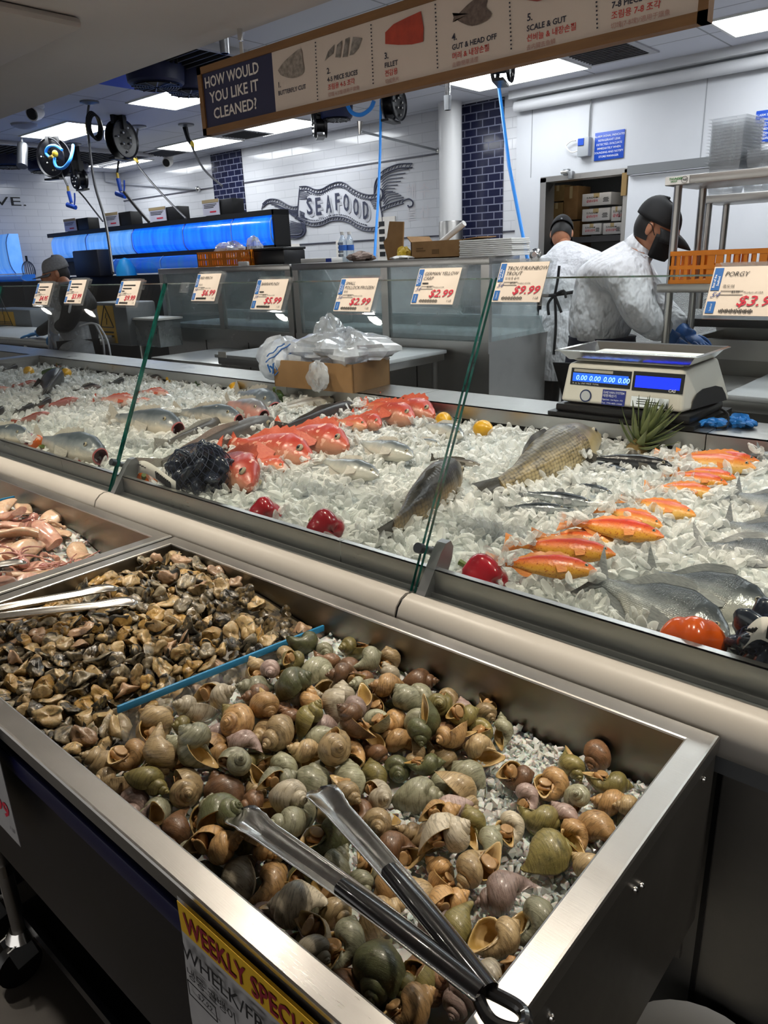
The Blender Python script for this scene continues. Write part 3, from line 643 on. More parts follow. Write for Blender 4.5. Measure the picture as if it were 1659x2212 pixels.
mb = MB(); flat(mb, smoothpath(SP([(977, 28), (985, 34), (1010, 10), (1030, -4), (1052, -3), (1050, 15), (1062, 30), (1050, 45), (1020, 56), (995, 48), (985, 42), (978, 48), (980, 38)]), 3)); mb.build('whole_fish_picture', pm('sign_fish_brown', '#50423c', .6, col2='#6a5a50', scale=70), t)
mb = MB(); flat(mb, SP([(1138, 0), (1165, -10), (1190, -25), (1185, -3), (1160, 3)])); mb.build('gutted_fish_picture', pm('sign_fish_red', '#8c3b34', .6), t)
for px in (521, 1500):
    a = Py(px, 100, SY+.02); top = Vector((a.x, SY+.02, zt)); mb = MB()
    mb.tube([top, (a.x, SY+.02, ZS)], .003, 6).tube([top+Vector((0, 0, .0)), top+Vector((0, 0, .05))], .008, 8).build('hanger_wire', CHROME, t)
    MB().tube([(a.x, SY+.02, ZS-.045), (a.x, SY+.02, ZS)], .012, 10).build('ceiling_cap', CHROME, t)
# recessed warm spots over the counter
WARM = pm('spot_disc', (1, 1, 1), .6, emit=110, ecol=(1, .94, .84))
def spot(x, y, lab, w=SPOT_W, tgt=None, ang=100):
    t = thing('recessed_spotlight', lab, 'light', (x, y, ZS)); p = Vector((x, y, ZS))
    MB().lathe([(.034, -.004), (.06, -.006), (.063, 0), (.034, 0)], Matrix.Translation(p), 24, cap=False).build('trim_ring', WHITE, t)
    MB().lathe([(0, -.003), (.034, -.003)], Matrix.Translation(p), 24).build('lens', WARM, t)
    l = bpy.data.lights.new('spot_lamp', 'SPOT'); l.energy = w; l.color = (1, .88, .72); l.spot_size = R(ang); l.spot_blend = .6; l.shadow_soft_size = .05
    o = bpy.data.objects.new('spot_lamp', l); COL.objects.link(o); o.parent = t; o.location = (0, 0, -.02)
    if tgt: d = (Vector(tgt)-p).normalized(); o.rotation_mode = 'QUATERNION'; o.rotation_quaternion = d.to_track_quat('-Z', 'Y')
k = 0
for x, y in ((-2.491, .206), (-3.178, .21), (-5.315, .186), (-6.001, .195)): k += 1; spot(x, y, ['first', 'second', 'third', 'fourth'][k-1]+' recessed spotlight from the right over the squid bins')
for x, y in ((-1.66, 1.15), (-2.7, 1.15), (-.62, 1.15), (-3.74, 1.15), (.42, 1.15)): k += 1; spot(x, y, ['recessed spotlight above the conch meat', 'recessed spotlight above the squid bin', 'recessed spotlight above the whelks', 'recessed spotlight above the left display', 'recessed spotlight above the right end of the display'][k-5], 66, (x, 1.38, .95), 105)


# ================================================================ FISH DISPLAY COUNTER
CREAM = pm('bumper_cream', '#b2aea7', .38, col2='#aaa69f', scale=3)
DX = (-5.15, 1.0)
disp = thing('seafood_display', 'long stainless ice display counter with cream bumper, full of fish', 'counter', (-2, 1.6, 0))
MB().bb((DX[0]-.2, 1.04, .12), (DX[1], 2.5, .84)).build('base_cabinet', STEELD, disp, smooth=0)
for x in (-4.2, -3.1, -2.0, -.86, -.255, .62): MB().bb((x-.004, 1.034, .14), (x+.004, 1.041, .82)).build('panel_seam', BLACK, disp, smooth=0)
MB().bb((DX[0]-.2, 1.10, .0), (DX[1], 2.45, .12)).build('toe_kick', BLACKM, disp, smooth=0)
JO = [-5.34, -4.34, -3.177, -2.012, -.85, .312, 1.0]
prof = [(1.035, .835), (1.005, .838), (.978, .85), (.964, .872), (.962, .893), (.970, .913), (.985, .926), (1.0, .931), (1.012, .929)]
for a, b in zip(JO, JO[1:]):
    V = []; n = len(prof)
    for x in (a+.0035, b-.0035): V += [(x, y, z) for y, z in prof]
    F = [(i, i+1, n+i+1, n+i) for i in range(n-1)]+[tuple(range(n))[::-1], tuple(range(n, 2*n))]
    MB().raw(V, F).build('bumper', CREAM, disp)
V = []; p3 = [(1.035, .836), (1.008, .842), (.982, .853), (.968, .873), (.966, .892), (.973, .911), (.987, .923), (1.012, .926)]
for x in (DX[0], DX[1]): V += [(x, y, z) for y, z in p3]
MB().raw(V, [(i, i+1, len(p3)+i+1, len(p3)+i) for i in range(len(p3)-1)]).build('bumper_core', BLACK, disp)
MB().bb((DX[0], 1.008, .80), (DX[1], 1.048, .921)).build('glass_channel', pm('channel_grey', '#7d8084', .35, .5), disp, smooth=0)
MB().bb((DX[0], 1.013, .921), (DX[1], 1.019, .928)).bb((DX[0], 1.034, .921), (DX[1], 1.038, .93)).build('channel_lips', STEEL, disp, smooth=0)
for a, b in zip((-5.15, -3.5, -2.36, -1.075, -.2), (-3.503, -2.363, -1.078, -.203, 1.0)):
    MB().bb((a, 1.0465, .91), (b, 1.0495, .974)).bb((a, 1.0465, .972), (b, 1.062, .974)).build('tray_lip', STEEL, disp, smooth=0)
m = MB().bb((DX[0], 1.05, .845), (DX[1], 2.28, .85)).bb((DX[0]-.004, 1.05, .845), (DX[0], 2.28, 1.0))
m.build('tray', STEEL, disp, smooth=0)
MB().bb((DX[0], 2.29, .84), (DX[1], 2.30, .97)).build('ledge_recess', BLACKM, disp, smooth=0)
for a, b in zip((-6.9, -2.62, -1.9, -.72), (-2.623, -1.903, -.723, 1.0)):
    MB().bb((a, 2.265, .968), (b, 2.27, 1.02)).bb((a, 2.265, 1.016), (b, 2.50, 1.02)).bb((a, 2.495, .85), (b, 2.5, 1.02)).build('rear_ledge', STEEL, disp, smooth=0)
MB().bb((DX[0]-.14, 1.06, 1.016), (DX[0]-.01, 2.265, 1.02)).bb((DX[0]-.012, 1.06, .93), (DX[0]-.008, 2.265, 1.02)).build('end_ledge', STEEL, disp, smooth=0)
# sloping glass
GB, GT = Vector((0, 1.022, .925)), Vector((0, 1.30, 1.505))
GD = (GT-GB).normalized(); GN = Vector((0, -GD.z, GD.y)); GL = (GT-GB).length
GLAB = ['sloping sneeze glass at the far left end', 'sloping sneeze glass second from the far left', 'sloping sneeze glass left of the left glass joint', 'middle sloping sneeze glass between the two visible joints', 'sloping sneeze glass right of the middle, in front of the scale', 'sloping sneeze glass beyond the right edge']
for k, (a, b) in enumerate(zip(JO, JO[1:])):
    if k in (0, 5): continue
    t = thing('sneeze_guard', GLAB[k], 'glass', (a, GB.y, GB.z), 0, 'sneeze glass panels')
    a += .005; b -= .005; th = .008; X = Vector((1, 0, 0))
    A = [Vector((x, 0, 0))+GB+GD*v+GN*w for x in (a, b) for v in (0, GL) for w in (0, th)]
    MB().raw(A, [(0, 4, 6, 2), (1, 3, 7, 5)]).build('pane', GLASS, t, smooth=0)
    MB().raw(A, [(0, 2, 3, 1), (4, 5, 7, 6), (2, 6, 7, 3)]).build('polished_edge', GLASSE, t, smooth=0)
for k, x in enumerate(JO[2:5]):
    t = thing('glass_bracket', ['grey glass bracket off at the far left joint', 'grey glass bracket at the left glass joint', 'grey glass bracket at the middle glass joint by the carp'][k], 'bracket', (x, 1.04, .925))
    V = []; pr = [(-.012, -.012), (.032, -.012), (.046, .03), (.05, .085), (.044, .108), (.030, .118), (.016, .110), (.008, .09)]
    for xx in (x+.012, x+.034): V += [Vector((xx, 0, 0))+GB-GN*u+GD*v for u, v in pr]
    n = len(pr); MB().raw(V, [tuple(range(n))[::-1], tuple(range(n, 2*n))]+[(i, (i+1) % n, n+(i+1) % n, n+i) for i in range(n)]).build('plate', ALU, t, smooth=30)
    c = Vector((x+.016, 0, 0))+GB+GD*.085; d = Vector((1, 0, 0))
    c2 = Vector((x, 0, 0))+GB+GD*.088
    MB().tube([c2+GN*.012, c2+GN*.026], [.0105, .0105], 18).build('bolt_head', pm('bracket_dark', '#3f4448', .35, .6), t)
    MB().tube([c2-GN*.002, c2-GN*.03], [.0085, .0085], 16).build('spacer', ALU, t)
    MB().box(c2-GN*.03+Vector((.012, 0, 0)), (.034, .006, .02), Matrix.Rotation(-.45, 4, 'X')).build('arm', ALU, t)
def Pg(px, py, o=.0):
    d = Vector(ray(px, py)); n = GN; t = ((GB+n*o)-Vector(CAM)).dot(n)/d.dot(n); return Vector(CAM)+d*t
TAGS = [((1518, 681), (1690, 684), (1545, 577), ['PORGY'], '흑도미', '$3.99', 'porgy price tag, largest, at the right edge of the photo'), ((1062, 652), (1165, 655), (1086, 568), ['TROUT/RAINBOW', 'TROUT'], '무지개 송어', '$9.99', 'trout/rainbow trout price tag reading $9.99'),
        ((887, 657), (976, 664), (920, 582), ['GERMAN YELLOW', 'CARP'], '', '$2.99', 'german yellow carp price tag reading $2.99 beside the middle glass joint'), ((720, 672), (800, 670), (742, 604), ['SMALL', 'POLLOCK/FROZEN'], '동태', '$2.99', 'small pollock/frozen price tag reading $2.99'),
        ((541, 668), (607, 667), (563, 604), ['BARRAMUNDI'], '', '$5.99', 'barramundi price tag reading $5.99'), ((413, 650), (461, 658), (438, 594), ['RED PERCH'], '적도미', '$6.99', 'red perch price tag reading $6.99'),
        ((249, 659), (290, 662), (268, 609), [], '', '$9.99', 'price tag reading $9.99 left of the left glass joint'), ((138, 655), (174, 656), (156, 605), [], '', '$3.99', 'price tag reading $3.99 over the left worker'), ((70, 658), (104, 651), (88, 612), [], '', '$4.95', 'price tag reading $4.95, leftmost of all')]
ACR = thin_glass('acrylic', (.92, .93, .94), .10, .05, .05)
HAND = dict(shear=.28)
tagblue = pm('tag_blue', '#1f5fa6', .5); cardm = pm('tag_card', '#d5cbc0', .6, col2='#d0c6bb', scale=18)
for bl_, br_, tl_, names, kor, price, lab in TAGS:
    o = .022; A = Pg(*bl_, o); B = Pg(*br_, o); T = Pg(*tl_, o)
    w = B.x-A.x; h = (T-A).dot(GD); w = max(w, .098); h = min(max(h, .078), .095)
    tilt = 0
    X = Vector((1, 0, 0)); f = frame(A, X, GD)
    t = thing('price_tag', lab, 'price tag', A, 0, None)
    def lb(nm, mb, mt): 
        o_ = MB(); o_.v = [tuple(f @ Vector(p)) for p in mb.v]; o_.f = mb.f; o_.m = mb.m; return o_.build(nm, mt, t, smooth=0)
    lb('card', MB().box((w/2, h/2, 0), (w, h, .0012)), cardm)
    lb('acrylic_holder', MB().box((w/2+.006, h/2+.001, -.003), (w+.014, h+.012, .0016)).box((w/2, h+.008, -.012), (w*.9, .0016, .02)).box((w/2, h-.004, -.0205), (w*.9, .03, .0014)), ACR)
    lb('blue_labels', MB().box((w*.075, h*.74, .001), (w*.11, h*.46, .001)).box((w*.075, h*.16, .001), (w*.11, h*.24, .001)), tagblue)
    mb = MB().mat(0)
    I = Matrix.Translation((0, 0, .0016)); mb.mi = 0
    for k, s in enumerate(names): mb.text(s, h*.098, Matrix.Translation((w*.16, h*(.80-.13*k), .0016)), shear=.25)
    if not names:
        for k in range(2): mb.box((w*(.5-.08*k), h*(.82-.13*k), .0015), (w*(.6-.16*k), h*.035, .0006))
    if kor: mb.text(kor, h*.06, Matrix.Translation((w*.17, h*.56, .0016)))
    else: mb.box((w*.24, h*.58, .0015), (w*.14, h*.03, .0006))
    mb.text('1 LB', h*.06, Matrix.Translation((w*.84, h*.07, .0016)), shear=.2)
    mb.text(price, h*.05, Matrix.Translation((w*.3, h*.45, .0016))); mb.text('Product of USA', h*.04, Matrix.Translation((w*.46, h*.45, .0016)))
    for k in range(22): mb.box((w*(.2+.02*k), h*.09, .0015), (w*.009, h*(.05+.02*(k % 3)), .0006))
    for a, b in (((.16, .5), (.45, .5)), ((.16, .425), (.45, .425))): mb.box(((a[0]+b[0])/2*w, a[1]*h, .0015), (w*.29, h*.006, .0006))
    mb.mat(1).text(price, h*.21, Matrix.Translation((w*.40, h*.2, .0017)), shear=.3, bold=.012, width=w*.55)
    mb.mat(2).text('Best of the', h*.045, Matrix.Translation((w*.062, h*.56, .0017)) @ rotz(PI/2), bold=.02).text('Seafood', h*.045, Matrix.Translation((w*.112, h*.6, .0017)) @ rotz(PI/2), bold=.02).text('Seafood', h*.035, Matrix.Translation((w*.09, h*.08, .0017)) @ rotz(PI/2))
    mb.mat(3).text('54', h*.12, Matrix.Translation((w*.03, h*.36, .0017)), shear=.5)
    lb('lettering', mb, [INK, RED, pm('tag_white_print', '#d8dfe8', .5), pm('pen_blue', '#30407c', .6)])
t = tag(MB().box(Pg(399, 621, .012), (.04, .004, .03), Matrix.Rotation(-.45, 4, 'X'), ch=.001).build('label_clip', ACR), 'small empty clear label clip on the glass left of the red perch tag', 'clip')
# ================================================================ REFRIGERATED BINS IN FRONT
BASIN_SHADE = steel('basin_steel_shade', (.27, .245, .21), .3, .48)  # same steel as the rim; dark reflections of its surroundings painted into colour
def bin_unit(x0, x1, label):
    t = thing('seafood_bin', label, 'bin', ((x0+x1)/2, .635, 0)); y0, y1, z, r = .315, .957, .90, .037
    mb = MB()  # mitred rim with rolled-down outer edge
    O = [(x0, y0), (x1, y0), (x1, y1), (x0, y1)]; I = [(x0+r, y0+r), (x1-r, y0+r), (x1-r, y1-r), (x0+r, y1-r)]
    def ring(pts, zz): return [(x, y, zz) for x, y in pts]
    def inset(d): return [(x0+d, y0+d), (x1-d, y0+d), (x1-d, y1-d), (x0+d, y1-d)]
    rings = [ring(inset(.002), z-.028), ring(inset(0), z-.026), ring(inset(0), z-.004), ring(inset(.0015), z-.001), ring(inset(.004), z), ring(inset(r-.003), z), ring(inset(r-.0008), z-.0012), ring(inset(r), z-.004), ring(inset(r), z-.30)]
    V = [p for q in rings for p in q]; F = [(k*4+i, k*4+(i+1) % 4, k*4+4+(i+1) % 4, k*4+4+i) for k in range(len(rings)-1) for i in range(4)]
    F.append(tuple((len(rings)-1)*4+i for i in range(4))[::-1])
    mb.raw(V, F); mb.m = [1 if i >= 28 else 0 for i in range(len(F))]; mb.build('basin', [STEEL, BASIN_SHADE], t, smooth=0)
    MB().bb((x0+.012, y0+.02, .50), (x1-.004, y0+.03, .873)).build('front_panel', GLOSSBLACK, t, smooth=0)
    MB().bb((x0+.012, y0+.010, .795), (x1-.01, y0+.022, .832), ch=.003).build('navy_strip', NAVY, t)
    MB().bb((x1-.008, y0+.02, .565), (x1-.002, y1-.004, .873)).build('side_panel', STEELD, t, smooth=0)
    MB().bb((x0+.002, y0+.02, .565), (x0+.008, y1-.004, .873)).build('side_panel', STEELD, t, smooth=0)
    MB().bb((x0+.01, y1-.03, .50), (x1-.01, y1-.02, .873)).build('rear_panel', STEELD, t, smooth=0)
    for yy, zz in ((.425, .865), (.485, .84), (.70, .835), (.68, .845), (.90, .862)): MB().ball((x1, yy, zz), .0042, 8, 5).build('rivet', CHROME, t)
    MB().bb((x0+.03, .388, .15), (x1-.03, .40, .178)).bb((x0+.03, .40, .15), (x1-.03, .88, .156)).build('bottom_shelf', GLOSSBLACK, t, smooth=0)
    for x in (x0+.075, x1-.08):
        for y in (.38, .88):
            l = MB().tube([(x, y, .13), (x, y, .52)], .016, 14).build('leg', STEELV, t)
            MB().tube([(x, y, .30), (x, y, .33)], .02, 14).tube([(x, y, .118), (x, y, .14)], [.034, .022], 16).build('collar', CHROME, l)
            MB().box((x-.022, y-.01, .09), (.004, .05, .06), Matrix.Rotation(.2, 4, 'X')).box((x+.022, y-.01, .09), (.004, .05, .06), Matrix.Rotation(.2, 4, 'X')).box((x, y, .118), (.05, .05, .005)).build('caster_fork', ALU, l)
            MB().tube([(x-.014, y-.02, .05), (x+.014, y-.02, .05)], .05, 20).build('caster_wheel', BLACK, l)
    return t
BX = (-1.587, -.242); SX = (-2.95, -1.60)
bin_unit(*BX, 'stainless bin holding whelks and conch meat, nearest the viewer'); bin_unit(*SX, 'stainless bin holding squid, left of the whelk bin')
t = tag(MB().lathe([(.10, 0), (.13, .31), (.135, .32), (.13, .33), (.12, .31), (.1, .02), (0, .02)], Matrix.Translation((-.195, .89, 0)), 28).build('white_bucket', WHITE), 'white bucket rim on the floor at the bottom right', 'bucket')
BLUEE = pm('divider_blue', '#2d7fae', .45)
def divider(a, b, h, lab, rot=0):
    t = thing('bin_divider', lab, 'divider', a); X = Vector((1, 0, 0)); n = (b-a).cross(Vector((0, 0, 1))).normalized()*.0015; D = Vector((0, 0, -h))
    V = [a-n, b-n, b-n+D, a-n+D, a+n, b+n, b+n+D, a+n+D]
    MB().raw(V, [(0, 1, 2, 3), (7, 6, 5, 4), (0, 3, 7, 4), (1, 5, 6, 2), (2, 6, 7, 3)]).build('clear_sheet', PLASTIC, t, smooth=0)
    d = (b-a).normalized(); MB().box((a+b)/2, ((b-a).length, .006, .013), frame((0, 0, 0), d, n.normalized()).to_3x3().to_4x4(), ch=.002).build('blue_edge', BLUEE, t)
divider(Vector((-1.0, .459, .890)), Vector((-1.0, .912, .845)), .12, 'clear divider with a blue top edge between conch meat and whelks')
a = Px(38, 1080, -2.45); divider(Vector((-2.45, .45, .87)), Vector((-2.45, .912, .857)), .12, 'clear divider with a blue top edge at the left, in the squid bin')
# hanging paper signs on the bins
def YF(px, py, y): return Py(px, py, y)
sy = .309
VT = lambda x, y, z: Matrix.Translation((x, y, z)) @ Matrix.Rotation(PI/2, 4, 'X')
t = thing('weekly_special_sign', 'white paper sign with a yellow WEEKLY SPECIAL band on the whelk bin front', 'sign', YF(378, 1914, sy))
a = YF(379, 1916, sy); zt_ = min(a.z, .893); xl = a.x; xr = xl+.245
def wav(u, v): return (xl+(xr-xl)*u+.004*math.sin(v*6), sy-.004*math.sin(u*5)*v-.006*math.sin(v*3), zt_-.285*v)
MB().grid(wav, 14, 12).build('sheet', pm('sign_sheet', '#9d9c9d', .6, col2='#949395', scale=20), t, smooth=180)
def SGF(px, py, o=.009): return Matrix.Translation((0, -o, 0)) @ frame(YF(px, py, sy), (1, 0, 0), (0, 0, 1))
b0 = YF(393, 1935, sy); b1 = YF(402, 1998, sy)
MB().bb((xl+.012, sy-.0072, b1.z), (xr-.012, sy-.0066, b0.z)).build('yellow_band', pm('sign_yellow', '#c39a1c', .6), t, smooth=0)
hz = (b0.z-b1.z)
mb = MB().text('WEEKLY SPECIAL', hz*.66, VT(xl+.022, sy-.0085, b1.z+hz*.17), bold=.02, width=.214)
mb.build('band_lettering', pm('sign_maroon', '#7a1224', .6), t)
p = YF(425, 2066, sy); q = YF(418, 2112, sy)
mb = MB().text('WHELK/FROZEN', .023, VT(xl+.012, sy-.0095, b1.z-.036), bold=.008, width=.222, shear=.1)
mb.text('냉동 골뱅이', .0135, VT(xl+.013, sy-.0095, b1.z-.064), bold=.012)
mb.text('$7.99', .009, VT(xl+.030, sy-.0105, b1.z-.083), shear=.25, bold=.008).text('Sale Price', .007, VT(xl+.125, sy-.0095, b1.z-.054))
for k, (u0, v0, u1, v1) in enumerate(((.013, -.070, .065, -.070), (.013, -.070, .013, -.092), (.065, -.070, .065, -.092), (.013, -.092, .065, -.092))):
    mb.bb((xl+u0-.0005, sy-.0105, b1.z+v1-.0005), (xl+u1+.0005, sy-.010, b1.z+v0+.0006))
mb.build('lettering', INK, t)
t = thing('conch_price_sign', 'white paper price sign ending in 99 on the bin front, cut off at left', 'sign', YF(48, 1830, sy))
b = YF(47, 1828, sy); z1 = .893
MB().bb((b.x-.2, sy-.002, b.z), (b.x, sy-.001, z1)).build('sheet', MATS['sign_sheet'], t, smooth=0)
p = YF(-26, 1790, sy)
mb = MB().mat(0).text('.99', .032, VT(b.x-.078, sy-.003, b.z+.045), bold=.02, shear=.15, width=.066).mat(1).text('1 LB', .008, VT(b.x-.028, sy-.003, b.z+.022), shear=.2)
mb.build('lettering', [RED, INK], t)
# ================================================================ TONGS
def tong_arm(mb, pts, up, w0=.010, w1=.0165, tipw=.022, flip=1, n=44, cup=.011):
    P = smoothpath(pts, 16); L = [0]
    for a, b in zip(P, P[1:]): L.append(L[-1]+(b-a).length)
    T = L[-1]; nv = 9
    def at(s):
        for i in range(len(P)-1):
            if L[i+1] >= s: return P[i].lerp(P[i+1], (s-L[i])/max(1e-9, L[i+1]-L[i])), (P[i+1]-P[i]).normalized()
        return P[-1], (P[-1]-P[-2]).normalized()
    V = []
    for i in range(n):
        s = T*i/(n-1); p, d = at(s); u = s/T; sd = d.cross(up).normalized(); nn = sd.cross(d)
        w = w0+(w1-w0)*min(1, u*1.3)
        tip = max(0, (s-(T-.075))/.075); wl = w*(1-tip)+tipw*tip
        if tip > 0: wl *= math.sqrt(max(.04, 1-max(0, tip-.72)**2/.0784)); sc = .0022*abs(math.sin(tip*PI*4.5))*min(1, tip*3)
        else: sc = 0
        for j in range(nv):
            v = -1+2*j/(nv-1); e = abs(v)**2.2
            V.append(p+sd*(wl+sc)*v+nn*flip*(cup*(.6+.4*tip)*e*(1-.75*max(0, tip-.5)**1.5*2.8)-.0035*math.exp(-(v*5)**2)*(1-tip)))
    F = [(i*nv+j, i*nv+j+1, (i+1)*nv+j+1, (i+1)*nv+j) for i in range(n-1) for j in range(nv-1)]
    mb.raw(V, F); return P, L, at, T
def tongs(lab, tipA, tipB, end, up, grip=.0, cupA=1, cupB=1):
    t = thing('tongs', lab, 'tongs', end); up = Vector(up)
    for tip, fl in ((tipA, cupA), (tipB, cupB)):
        d = (tip-end); mid = end+d*.45+Vector((0, 0, .006)); s0 = end+d*.05
        mb = MB(); P, L, at, T = tong_arm(mb, [s0, mid, tip], up, flip=fl); o = mb.build('arm', TONGM, t, smooth=60)
        o.modifiers.new('s', 'SOLIDIFY').thickness = .0012
        if grip:
            mb = MB(); n = 20; nv = 12; V = []
            for i in range(n):
                s = T*(grip*i/(n-1)); p, dd = at(s); sd = dd.cross(up).normalized(); nn = sd.cross(dd); ww = .0105+.0015*math.sin(i/(n-1)*PI)
                for j in range(nv):
                    a = 2*PI*j/nv; V.append(p+sd*ww*math.cos(a)+nn*fl*(.0045+.0075*math.sin(a)))
            F = [(i*nv+j, i*nv+(j+1) % nv, (i+1)*nv+(j+1) % nv, (i+1)*nv+j) for i in range(n-1) for j in range(nv)]+[tuple(range(nv))[::-1], tuple((n-1)*nv+j for j in range(nv))]
            mb.raw(V, F).build('grip', pm('grip_black', '#0b0b0d', .22, coat=.5), t)
    e = (end-(tipA+tipB)/2).normalized(); sd = (tipA-tipB).normalized(); a0 = end+(tipA-end)*.07; b0 = end+(tipB-end)*.07
    loop = smoothpath([a0, end+sd*.014+e*.004, end+e*.022, end-sd*.014+e*.004, b0], 8)
    MB().tube(loop, .006, 10).build('hinge_loop', MATS.get('grip_black', CHROME) if grip else CHROME, t)
tongs('open steel tongs with black grips lying on the whelks', Pz(505, 1757, .872), Pz(684, 1706, .872), Pz(1088, 2188, .945), (0, 0, 1), .46, 1, 1)
tongs('steel tongs lying on the conch meat, pointing right', Pz(298, 1303, .905), Pz(255, 1272, .905), Pz(-230, 1372, .935), (0, 0, 1), 0, 1, 1)
tongs('steel tongs on the squid at the left edge', Pz(58, 1216, .875), Pz(30, 1232, .87), Pz(-330, 1285, .915), (0, 0, 1), 0, 1, 1)

# ================================================================ SHELLFISH SHAPES
def whelk_shell(L=.080, turns=4.8, g=1.9, K=1.32, canal=.42, ribs=.012, fold=.03, seed=0, fat=1.0, nphi=16, per=16):
    TH = 2*PI*turns; nt = int(turns*per)+1; V = []; F = []
    def pt(th, ph, shrink=1.0, flare=0.0):
        r = g**((th-TH)/(2*PI)); e = max(0, min(1, (th-(TH-4.2))/4.2)); e = e*e*(3-2*e); e2 = max(0, min(1, (th-(TH-1.3))/1.3)); e2 = e2*e2
        cs, sn = math.cos(ph), math.sin(ph); low = max(0, -sn)
        k = (1+ribs*math.cos(10*ph)+fold*math.cos(th*5.5)*max(0, sn))*shrink+flare
        c = .36*r*(1-.35*e*low**1.5); b = .52*r*fat*(1-.30*e2)
        bb = b*k*(1-.38*e*low**1.6)
        lo = (.70+canal*.55*e*low**.5)*r
        up_ = .62*r*(1-.08*e2)
        return ((c+bb*cs)*math.cos(th), (c+bb*cs)*math.sin(th), -K*r+(lo if sn < 0 else up_)*sn*k)
    rows = []; mi = [0]*(nt-1)
    for i in range(nt): th = TH*.06+TH*.94*i/(nt-1); rows.append([pt(th, 2*PI*j/nphi) for j in range(nphi)])
    for d, s_, fl, m_ in ((-.05, 1, .045, 0), (-.06, .94, .03, 1), (.04, .86, 0, 1), (.35, .80, 0, 1), (.8, .76, 0, 1), (1.5, .66, 0, 1)):
        rows.append([pt(min(TH-d, TH+.06), 2*PI*j/nphi, s_, fl) for j in range(nphi)]); mi.append(m_)
    for q in rows: V += q
    mats = []
    for i in range(len(rows)-1):
        for j in range(nphi): F.append((i*nphi+j, i*nphi+(j+1) % nphi, (i+1)*nphi+(j+1) % nphi, (i+1)*nphi+j)); mats.append(mi[i])
    F.append(tuple(range(len(rows)*nphi-nphi, len(rows)*nphi))); mats.append(1); F.append(tuple(range(nphi))[::-1]); mats.append(0)
    A = np.array(V); lo, hi = A.min(0), A.max(0); cen = (lo+hi)/2; sc = L/(hi[2]-lo[2])
    A = (A-cen)*sc
    ap = np.array([pt(TH, 2*PI*j/nphi) for j in range(nphi)]); apc = (ap.mean(0)-cen)*sc
    return A, F, mats, apc, np.array([-math.sin(TH), math.cos(TH), 0.0]), sc
def blob(seed, size=(.02, .016, .011), curl=1.2, frill=.35, n=18, m=11):
    """a lump of shelled meat: folded, curled, with a thin wavy mantle edge"""
    q = random.Random(seed); ph = [q.uniform(0, 6.28) for _ in range(8)]; V = []; F = []; mats = []
    ax = q.uniform(.7, 1.3); cu = curl*q.uniform(.5, 1.3)
    for j in range(m+1):
        th = PI*j/m
        for i in range(n):
            a = 2*PI*i/n
            x, y, z = math.sin(th)*math.cos(a), math.sin(th)*math.sin(a), math.cos(th)
            k = 1+.20*math.sin(2*a+ph[0])*math.sin(th)+.16*math.sin(3*a+ph[1]+2*z)+.10*math.sin(5*z+ph[2])+.07*math.sin(6*a+4*z+ph[7])
            eq = math.exp(-(z*4.2)**2); k += eq*frill*(1+.35*math.sin(5*a+ph[3])+.25*math.sin(9*a+ph[5]))*(.5+.5*math.sin(a+ph[4]))
            p = [x*k*ax, y*k, z*(k-.9*eq*frill)+eq*.18*math.sin(6*a+ph[6])*frill*2]
            dent = max(0, p[2])*(.55*math.exp(-((p[0]-.2)**2+p[1]**2)*3)); p[2] -= dent*1.3
            b = p[0]*cu*.8; p = [math.sin(b)/max(.2, cu*.8)+p[2]*math.sin(b)*.5, p[1], p[2]*math.cos(b)+(1-math.cos(b))*.7]
            V.append((p[0]*size[0], p[1]*size[1], p[2]*size[2]))
    dk = q.uniform(0, 6.28); wd = q.uniform(.15, 1.0)
    for j in range(m):
        for i in range(n):
            F.append((j*n+i, (j+1)*n+i, (j+1)*n+(i+1) % n, j*n+(i+1) % n))
            a = 2*PI*(i+.5)/n; z = math.cos(PI*(j+.5)/m); mats.append(1 if (-.42 < z < .12 and math.cos(a-dk) > 1-wd*1.5) else 0)
    A = np.array(V); A -= (A.min(0)+A.max(0))/2
    return A, F, mats
